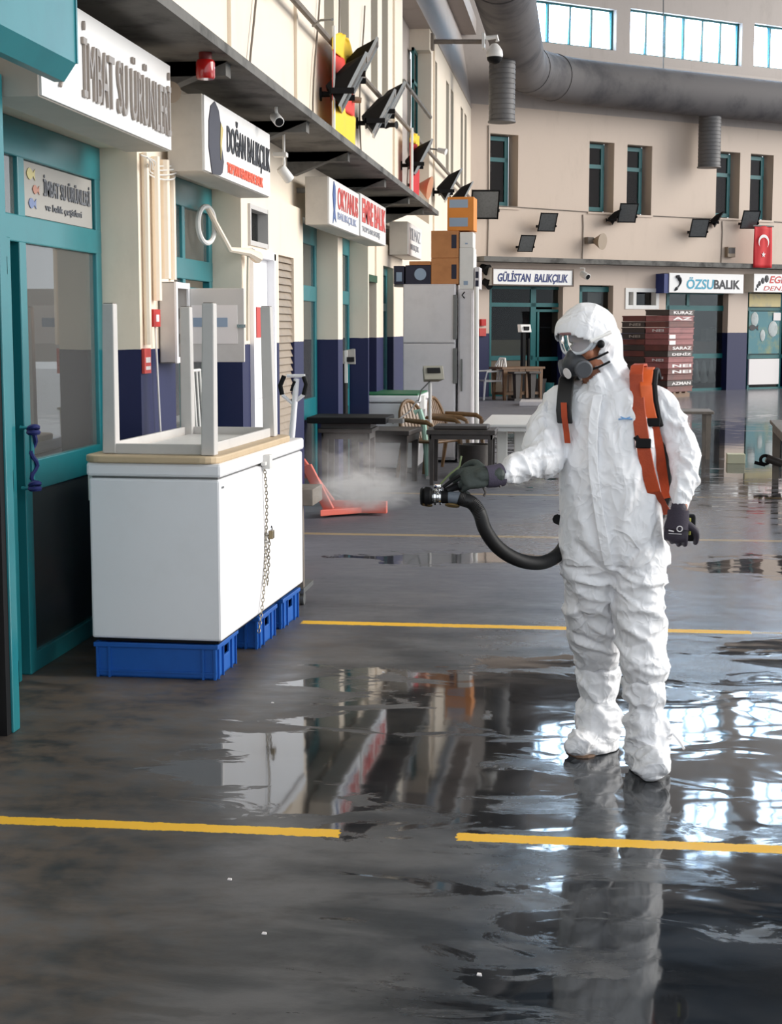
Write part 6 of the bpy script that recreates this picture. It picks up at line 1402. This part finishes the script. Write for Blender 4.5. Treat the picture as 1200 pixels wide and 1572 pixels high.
# goggles
GM = Matrix.Translation(HP(0, 0.0, 0)) @ HB.to_4x4()
g = MB(GM); n = 30; ring_o = []; 
def gog(t, k=1.0):
    a_ = 2*pi*t; x = 0.078*cos(a_)*k; z = 0.043*sin(a_)*k
    if sin(a_) < -0.2: z += 0.018*exp(-(x/0.022)**2)
    y = 0.098 - 0.036*(x/0.078)**2; return (x, y, z+0.016)
O('goggles_frame', MB(GM).tube([gog(k/n) for k in range(n)], 0.0065, 8, closed=True).tube([(p_[0], p_[1]-0.018, p_[2]) for p_ in [gog(k/n, 1.03) for k in range(n)]], 0.008, 8, closed=True), M('clear plastic frame', srgb(205,210,216), 0.2), W, smooth=True)
pts = [gog(k/n, 0.97) for k in range(n)]
O('goggles_lens', MB(GM).add([(0,0.106,0.018)] + [(p_[0], p_[1]+0.003, p_[2]) for p_ in pts] , [(0, 1+k, 1+(k+1)%n) for k in range(n)]), glass_mat('goggle lens', (0.80,0.76,0.70), 1.0, 0.5, (0.74,0.75,0.78)), W, smooth=True)
sk = MB(GM); pa = [gog(k/n, 1.0) for k in range(n)]; pb_ = [(p_[0]*0.93, p_[1]-0.040, p_[2]) for p_ in pa]
sk.add(pa+pb_, [(k,(k+1)%n,n+(k+1)%n,n+k) for k in range(n)]); O('goggles_skirt', sk, M('clear skirt', srgb(190,186,184), 0.3), W, smooth=True)
O('goggles_strap', MB(GM).tube([(-0.079,0.070,0.020),(-0.094,0.030,0.026),(-0.104,-0.02,0.03)], 0.008, 8), 'whitep', W, smooth=True, label='white side arm')
O('goggles_strap', MB(GM).tube([(-0.085+0.17*k/12, 0.120-0.090*((k-6)/6)**2, 0.062) for k in range(13)], 0.0055, 8), M('mauve strap', srgb(130,96,96),0.6), W, smooth=True, label='mauve brow strap')
O('strap_buckle', MB(GM).ball((-0.098,0.035,0.0), (0.014,0.016,0.016), 12), 'black', W, smooth=True)
# respirator
rs = MB(GM); rs.ball((0,0.088,-0.062), (0.050,0.050,0.046), 20); rs.ball((0,0.112,-0.070), (0.026,0.024,0.030), 16); rs.ball((0,0.090,-0.028), (0.024,0.030,0.026), 14)
rm = blobmesh(rs, 0.004, 2)
addmesh('respirator', rm, M('dark grey rubber mask', srgb(52,54,58), 0.45), W)
for sx in (-1, 1): O('filter_disc', MB(GM).lathe((sx*0.044,0.096,-0.076), (sx*0.8,0.55,-0.1), [(0,0.030),(0.004,0.034),(0.018,0.034),(0.022,0.028)], 24), M('filter grey', srgb(84,86,90), 0.4), W, smooth=30)
O('filter_label', MB(GM).lathe((0.0,0.136,-0.085), (0.1,1,-0.1), [(0,0.021),(0.003,0.021)], 18), 'paper', W, label='round white filter label')
for z_ in (-0.055, -0.092): O('mask_strap', MB(GM).tube([(-0.045,0.085,z_+0.0),(-0.078,0.045,z_+0.006),(-0.094,0.0,z_+0.014)], 0.0045, 6), 'black', W, smooth=True)
# chest logo
lg2 = MB()
def onchest(u, v, off=0.006):
    p = MP(u, v); z = p.z
    for i in range(len(TOR)-1):
        if TOR[i][2] >= z >= TOR[i+1][2]:
            t = (TOR[i][2]-z)/(TOR[i][2]-TOR[i+1][2]); c_ = [TOR[i][q]*(1-t)+TOR[i+1][q]*t for q in range(5)]; break
    else: c_ = TOR[0] if z > TOR[0][2] else TOR[-1]
    k = min(0.995, abs((p.x-c_[0])/c_[3])); b_ = c_[4]*(1-k**2.3)**(1/2.3)
    y = c_[1]-b_-off; return PY(u, v, y)
O('chest_logo', MB().tube([onchest(u, 645+((u-960)/9)**2*0.5-2, 0.013) for u in range(949, 972, 3)], 0.0028, 6).tube([onchest(u, 643-0.4*abs(u-960), 0.013) for u in range(952, 970, 3)], 0.0025, 6), M('pale blue logo ink', srgb(110,160,210), 0.6), W, label='pale blue printed logo')
O('zip_flap', MB().strip([(onchest(u, v, 0.012), (1,0,0), (0,-1,0)) for u, v in ((917,606),(911,640),(909,680),(910,720),(915,760),(921,800),(928,840),(934,868))], 0.035, 0.006), 'tyvek', W, smooth=50, bevel=0.002)
# gloves
def hand(mb, wrist, dirv, palmn, L, thumb_side, curl, spread=0.010, curl_th=0.6, sc=1.0):
    """palm + five separate fingers. dirv: along the hand, palmn: out of the palm (fingers curl toward it)"""
    d = Vector(dirv).normalized(); pn = (Vector(palmn) - d*Vector(palmn).dot(d)).normalized(); sd = d.cross(pn)*thumb_side
    w_ = Vector(wrist); Rm = Matrix((sd, d, pn)).transposed()
    mb.ball(w_ + d*0.052*sc, (0.043*sc, 0.056*sc, 0.019*sc), 18, Rm); mb.ball(w_ + d*0.078*sc, (0.042*sc, 0.026*sc, 0.017*sc), 16, Rm)
    limb(mb, [w_ - d*0.02, w_ + d*0.04*sc], [0.028*sc, 0.030*sc], 12)
    for i, (off, ln) in enumerate(((0.032, 0.072), (0.011, 0.080), (-0.011, 0.075), (-0.031, 0.060))):
        base = w_ + d*(0.085-0.004*abs(i-1))*sc + sd*off*sc; seg = [ln*0.45*sc, ln*0.33*sc, ln*0.28*sc]
        P = [base - d*0.025, base]; ang = 0.0; dd = d.copy(); c_ = curl[i]
        for s_, k in zip(seg, (c_*0.8, c_*1.1, c_*0.8)):
            ang += k; dirn = (d*cos(ang) + pn*sin(ang) + sd*(off*spread*30)).normalized(); P.append(P[-1] + dirn*s_)
        limb(mb, P, [0.0098*sc, 0.0104*sc, 0.0094*sc, 0.0086*sc, 0.0074*sc], 10, 0.008)
    tb = w_ + d*0.030*sc + sd*0.034*sc; t1 = tb + (sd*0.75 + d*0.65 + pn*0.25).normalized()*0.036*sc; t2 = t1 + (sd*0.25 + d*0.85 + pn*curl_th).normalized()*0.032*sc; t3 = t2 + (d*0.8 + pn*curl_th*1.3 - sd*0.1).normalized()*0.024*sc
    limb(mb, [tb - sd*0.012, t1, t2, t3], [0.015*sc, 0.0125*sc, 0.0108*sc, 0.009*sc], 10, 0.008)
wr = MP(757, 730, -0.30)
hr = MB(); hand(hr, wr, (-1, -0.10, -0.10), (-0.05, 0.80, -0.60), 0.18, -1, (0.40, 0.62, 0.75, 0.85), sc=1.12)
hm = blobmesh(hr, 0.0034, 1)
addmesh('glove', hm, M('grey green glove', srgb(62, 70, 66), 0.6, var=0.4, col2=srgb(36,38,40), vscale=25, bump=0.3, bscale=150), W, 'grey green rubber coated glove')
O('glove_cuff', MB().tube([MP(770,728.5,-0.275), MP(758,731,-0.29), MP(746,732,-0.30)], [0.043,0.042,0.040], 18), M('knit cuff', srgb(74,68,84), 0.9, bump=0.4, bscale=160), W, smooth=True)
hl = MB(); wl2 = MP(1041, 787, -0.115)
hand(hl, wl2, (-0.10, -0.10, -1), (0.15, 1, 0.1), 0.18, 1, (0.95, 1.1, 1.15, 1.2), sc=1.1)
hm = blobmesh(hl, 0.0034, 1)
addmesh('glove', hm, M('dark plum glove', srgb(50, 44, 56), 0.65, bump=0.3, bscale=150), W, 'dark plum work glove')
O('glove_cuff', MB().tube([MP(1041,783,-0.113), MP(1040,800,-0.118), MP(1039,812,-0.12)], [0.040,0.043,0.044], 18), M('plum knit', srgb(58,52,64), 0.9, bump=0.4, bscale=160), W, smooth=True)
O('glove_print', MB().ring(MP(1043,812,-0.178), (0.1,-1,0), 0.010, 0.0022, 14, 5).tube([MP(1026,814,-0.170), MP(1034,816,-0.173)], 0.003, 5).tube([MP(1026,819,-0.170), MP(1046,820,-0.175)], 0.0015, 5), 'fridge', W, label='small white print on the glove')

# ---------------- backpack sprayer
S = thing('backpack_sprayer', 'orange strapped backpack mist sprayer with black hose and chrome nozzle', 'sprayer', (0.2, 6.2, 0.9))
bx = MB(); ctrx = MP(940, 700, 0.26); O('tank', MB().box(ctrx.x-0.12, ctrx.x+0.16, 6.19, 6.42, 1.05, 1.45), 'blackm', S, bevel=0.03)
O('back_frame', MB().tube([MP(1018,640,0.17), MP(1023,700,0.15), MP(1024,760,0.13), MP(1010,800,0.12)], 0.018, 8), 'black', S, smooth=True)
O('engine', MB().box(ctrx.x-0.13, ctrx.x+0.19, 6.19, 6.40, 0.86, 1.04), 'coral', S, bevel=0.02)
O('fan_housing', MB().lathe((ctrx.x-0.05, 6.2, 0.95), (0,1,0), [(0,0.11),(0.02,0.13),(0.18,0.13),(0.20,0.1)], 24), 'black', S, smooth=True)
ORANGE = M('orange webbing', srgb(178, 68, 26), 0.6, var=0.5, col2=srgb(128, 42, 20), vscale=9, bump=0.35, bscale=120)
ORANGE2 = M('bright orange pad', srgb(212, 92, 34), 0.6, var=0.2, vscale=9)
def strap(pts, width, thick, off, bend=(1,0,0)):
    L = []
    for u, v, k in pts:
        p = onchest(u, v, off+k); L.append((p, bend, (0,-1,0)))
    return MB().strip(L, width, thick)
# over-shoulder start behind the neck
top1 = [(MP(985,572,0.16), (1,0,0), (0,0,1)), (MP(983,562,0.08), (1,0,0), (0,0,1)), (MP(978,563,0.0), (1,0,0.1), (0,-0.7,0.7)), (MP(976,575,-0.07), (1,0,0), (0,-1,0.3))]
main = top1 + [(onchest(u, v, 0.020), (1,-0.1,0.15), (0,-1,0)) for u, v in ((977,600),(979,625),(983,655),(988,690),(995,725),(1003,755))] + [(MP(1012,775,-0.03), (1,-0.1,0.2), (0.2,-1,0)), (MP(1020,790,0.02), (1,0,0.2), (0.4,-1,0))]
O('shoulder_strap', MB().strip(main, 0.050, 0.010), ORANGE, S, smooth=50, bevel=0.003, label='orange shoulder strap')
pad = [(MP(1000,580,0.14), (1,0.2,0), (0,0,1)), (MP(996,569,0.06), (1,0.2,0), (0,0,1)), (MP(993,573,-0.02), (1,0.3,0), (0,-0.7,0.7)), (MP(991,592,-0.075), (1,0.3,0), (0,-1,0)), (MP(993,615,-0.075), (1,0.35,0), (0,-1,0)), (MP(998,638,-0.065), (1,0.4,0), (0,-1,0)), (MP(1003,654,-0.05), (1,0.4,0), (0,-1,0))]
O('shoulder_pad', MB().strip(pad, 0.046, 0.014), ORANGE2, S, smooth=50, bevel=0.004, label='brighter orange shoulder pad')
O('pad_edge', MB().tube([p_+Vector(w__).normalized()*0.030 for p_, w__, n__ in pad], [0.010,0.013,0.014,0.014,0.014,0.012,0.010], 8), 'black', S, smooth=True, label='black piping')
O('lower_strap', MB().strip([(MP(u,v,dy), (1,0.3,0.2), (0.1,-1,0)) for u,v,dy in ((1003,655,-0.06),(1009,680,-0.03),(1013,705,0.0),(1017,735,0.03),(1021,765,0.05))], 0.038, 0.008), ORANGE, S, smooth=50)
O('strap_buckle', MB().box(*( lambda p_: (p_.x-0.028,p_.x+0.028,p_.y-0.03,p_.y-0.012,p_.z-0.018,p_.z+0.018))(onchest(987,680,0.012))), 'black', S, bevel=0.004)
O('strap_buckle', MB().box(*( lambda p_: (p_.x-0.026,p_.x+0.026,p_.y-0.022,p_.y-0.004,p_.z-0.016,p_.z+0.016))(MP(1002,648,-0.062))), 'black', S, bevel=0.004)
O('chest_clip', MB().tube([onchest(975,670,0.012), onchest(984,682,0.02)], 0.010, 8), 'black', S)
lp = [(MP(882,590,0.12), (1,0,0), (0,0,1)), (MP(874,579,0.05), (1,0,0), (0,0,1)), (MP(869,585,-0.03), (1,0,0), (0,-0.7,0.7)), (MP(867,605,-0.085), (1,-0.2,0), (0,-1,0)), (MP(865,630,-0.105), (1,-0.3,0), (0,-1,0)), (MP(867,650,-0.105), (1,-0.3,0), (0,-1,0))]
O('shoulder_pad', MB().strip(lp, 0.058, 0.016), 'blackm', S, smooth=50, bevel=0.005, label='black shoulder pad')
O('shoulder_strap', MB().strip([(MP(865,618,-0.12), (1,-0.3,0), (0,-1,0)), (MP(866,640,-0.125), (1,-0.3,0), (0,-1,0)), (MP(869,662,-0.12), (1,-0.3,0), (0,-1,0)), (MP(871,680,-0.10), (1,-0.3,0), (0,-1,0))], 0.022, 0.008), ORANGE, S, smooth=50)
# control unit behind the hanging glove
O('control_grip', MB().box(*(lambda p_: (p_.x-0.022,p_.x+0.022,p_.y-0.02,p_.y+0.03,p_.z-0.055,p_.z+0.045))(MP(1058,808,-0.06))), 'black', S, bevel=0.008)
O('control_dial', MB().box(*(lambda p_: (p_.x-0.010,p_.x+0.006,p_.y-0.028,p_.y-0.018,p_.z-0.035,p_.z+0.03))(MP(1057,806,-0.06))), M('lime plastic', srgb(190,190,90), 0.5), S, bevel=0.003)
# hose
hp_ = [(704,765,-0.33),(724,772,-0.33),(736,788,-0.33),(744,812,-0.32),(760,836,-0.29),(780,852,-0.25),(804,862,-0.20),(830,864,-0.13),(852,855,-0.04),(866,838,0.06),(875,810,0.16),(890,790,0.24)]
HPt = [MP(*q) for q in hp_]; P = []
for i in range(len(HPt)-1):
    p0, p1, p2, p3 = HPt[max(i-1,0)], HPt[i], HPt[i+1], HPt[min(i+2, len(HPt)-1)]
    for j in range(20):
        t = j/20; P.append(0.5*((2*p1)+(p2-p0)*t+(2*p0-5*p1+4*p2-p3)*t*t+(3*p1-p0-3*p2+p3)*t**3))
acc = 0; rr = []; 
for i in range(len(P)):
    if i: acc += (P[i]-P[i-1]).length
    rr.append(0.0258 + 0.0009*(1 if (i % 2) else -1))
O('hose', MB().tube(P, rr, 18), 'blackm', S, smooth=60)
O('hose_stub', MB().tube([MP(855,797,-0.02), MP(866,802,0.05)], 0.02, 8), 'black', S)
NZ = lambda u, v, dy=-0.33: MP(u, v, dy)
O('coupler', MB().tube([NZ(706,765), NZ(686,763)], [0.024,0.020], 18), M('blue grey coupler', srgb(96,104,114), 0.4), S, smooth=30)
O('nozzle_tube', MB().tube([NZ(688,763), NZ(676,763)], [0.022,0.024], 16), 'black', S, smooth=30)
O('chrome_collar', MB().lathe(NZ(679,763), (NZ(660,763)-NZ(679,763)), [(0,0.018),(0.004,0.028),(0.010,0.030),(0.013,0.022),(0.018,0.022),(0.022,0.030),(0.030,0.030),(0.034,0.024),(0.038,0.024)], 24), 'chrome', S, smooth=30)
O('nozzle_head', MB().lathe(NZ(664,762), (NZ(640,762)-NZ(664,762)), [(0,0.026),(0.008,0.034),(0.026,0.036),(0.034,0.028),(0.038,0.034),(0.044,0.030),(0.044,0.016),(0.03,0.012)], 24), 'black', S, smooth=30)
O('nozzle_ring', MB().ring(NZ(655,775), (0.1,0.3,1), 0.018, 0.004, 20, 6).ring(NZ(694,776), (0.1,0.3,1), 0.024, 0.004, 20, 6), M('bronze ring', srgb(120,98,60), 0.4, 0.4), S, smooth=True)
O('trigger_handle', MB().tube([NZ(684,754), NZ(697,748,-0.30), NZ(712,746,-0.275), NZ(734,745,-0.265)], [0.012,0.014,0.014,0.012], 10), 'black', S, smooth=True)
O('trigger_lever', MB().tube([NZ(680,748), NZ(694,737,-0.33), NZ(706,730,-0.33)], [0.006,0.007,0.006], 8), 'black', S, smooth=True)
O('valve_knob', MB().lathe(NZ(672,752), (0,0,1), [(0,0.010),(0.012,0.016),(0.02,0.014)], 14), 'chrome', S, smooth=True)
O('solution_tube', MB().tube([NZ(668,752), NZ(690,728,-0.30), NZ(705,716,-0.29), NZ(708,700,-0.28)], 0.004, 6), M('lime tubing', srgb(104,116,78), 0.5), S, smooth=True)
O('cable_tie', MB().tube([NZ(740,745,-0.31), NZ(745,756,-0.31), NZ(742,762,-0.31)], 0.005, 6).tube([NZ(765,738,-0.30), NZ(768,748,-0.30)], 0.005, 6), 'wooddk', S, smooth=True)

# ---------------- spray mist
dens = 5.0
for dens, vname in ((11.0, 'vm'), (0.8, 'vm2')):
  vm = bpy.data.materials.new('spray mist'); vm.use_nodes = True; nt = vm.node_tree; globals()[vname + '_'] = vm
  for n_ in list(nt.nodes):
      if n_.type == 'BSDF_PRINCIPLED': nt.nodes.remove(n_)
  out = [n_ for n_ in nt.nodes if n_.type == 'OUTPUT_MATERIAL'][0]; g = NB(nt)
  tc = g.n('ShaderNodeTexCoord').outputs['Object']; ln = g.n('ShaderNodeVectorMath'); ln.operation = 'LENGTH'; nt.links.new(tc, ln.inputs[0])
  fall = g.ramp(ln.outputs['Value'], 1.0, 0.25)
  nz = g.ramp(g.noise(tc, 2.2, 5, 0.65, 1.0), 0.36, 0.68)
  pv = g.n('ShaderNodeVolumePrincipled'); pv.inputs['Color'].default_value = (1.0,0.97,0.96,1); pv.inputs['Anisotropy'].default_value = 0.0
  dv = g.n('ShaderNodeValue'); 
  g.put(pv.inputs['Density'], g.math('MULTIPLY', g.math('MULTIPLY', fall, g.math('ADD', g.math('MULTIPLY', nz, 1.0), 0.08)), dens))
  nt.links.new(pv.outputs[0], out.inputs['Volume'])
def mist(c, sx, sy, sz, rz, lab, vm):
    m = MB(); m.ball((0,0,0), 1.0, 20)
    me = bpy.data.meshes.new('spray_mist'); me.from_pydata(m.v, [], m.f); me.update(); o = bpy.data.objects.new('spray_mist', me); COL.objects.link(o); me.materials.append(vm)
    o.location = c; o.scale = (sx, sy, sz); o.rotation_euler = (0, R(4), rz); tag(o, lab, 'mist', None, 'stuff')
a0 = NZ(648, 763); a1 = PY(485, 745, 6.6)
mist((a0+a1)/2 + Vector((0,0,0.0)), 0.40, 0.22, 0.10, atan2(a1.y-a0.y, a1.x-a0.x), 'cloud of fine spray mist blown from the nozzle towards the freezer', vm_)
mist(PY(555, 715, 12.6), 0.55, 1.0, 0.34, 0.0, 'thin haze of settled spray drifting around the dark tables', vm2_)
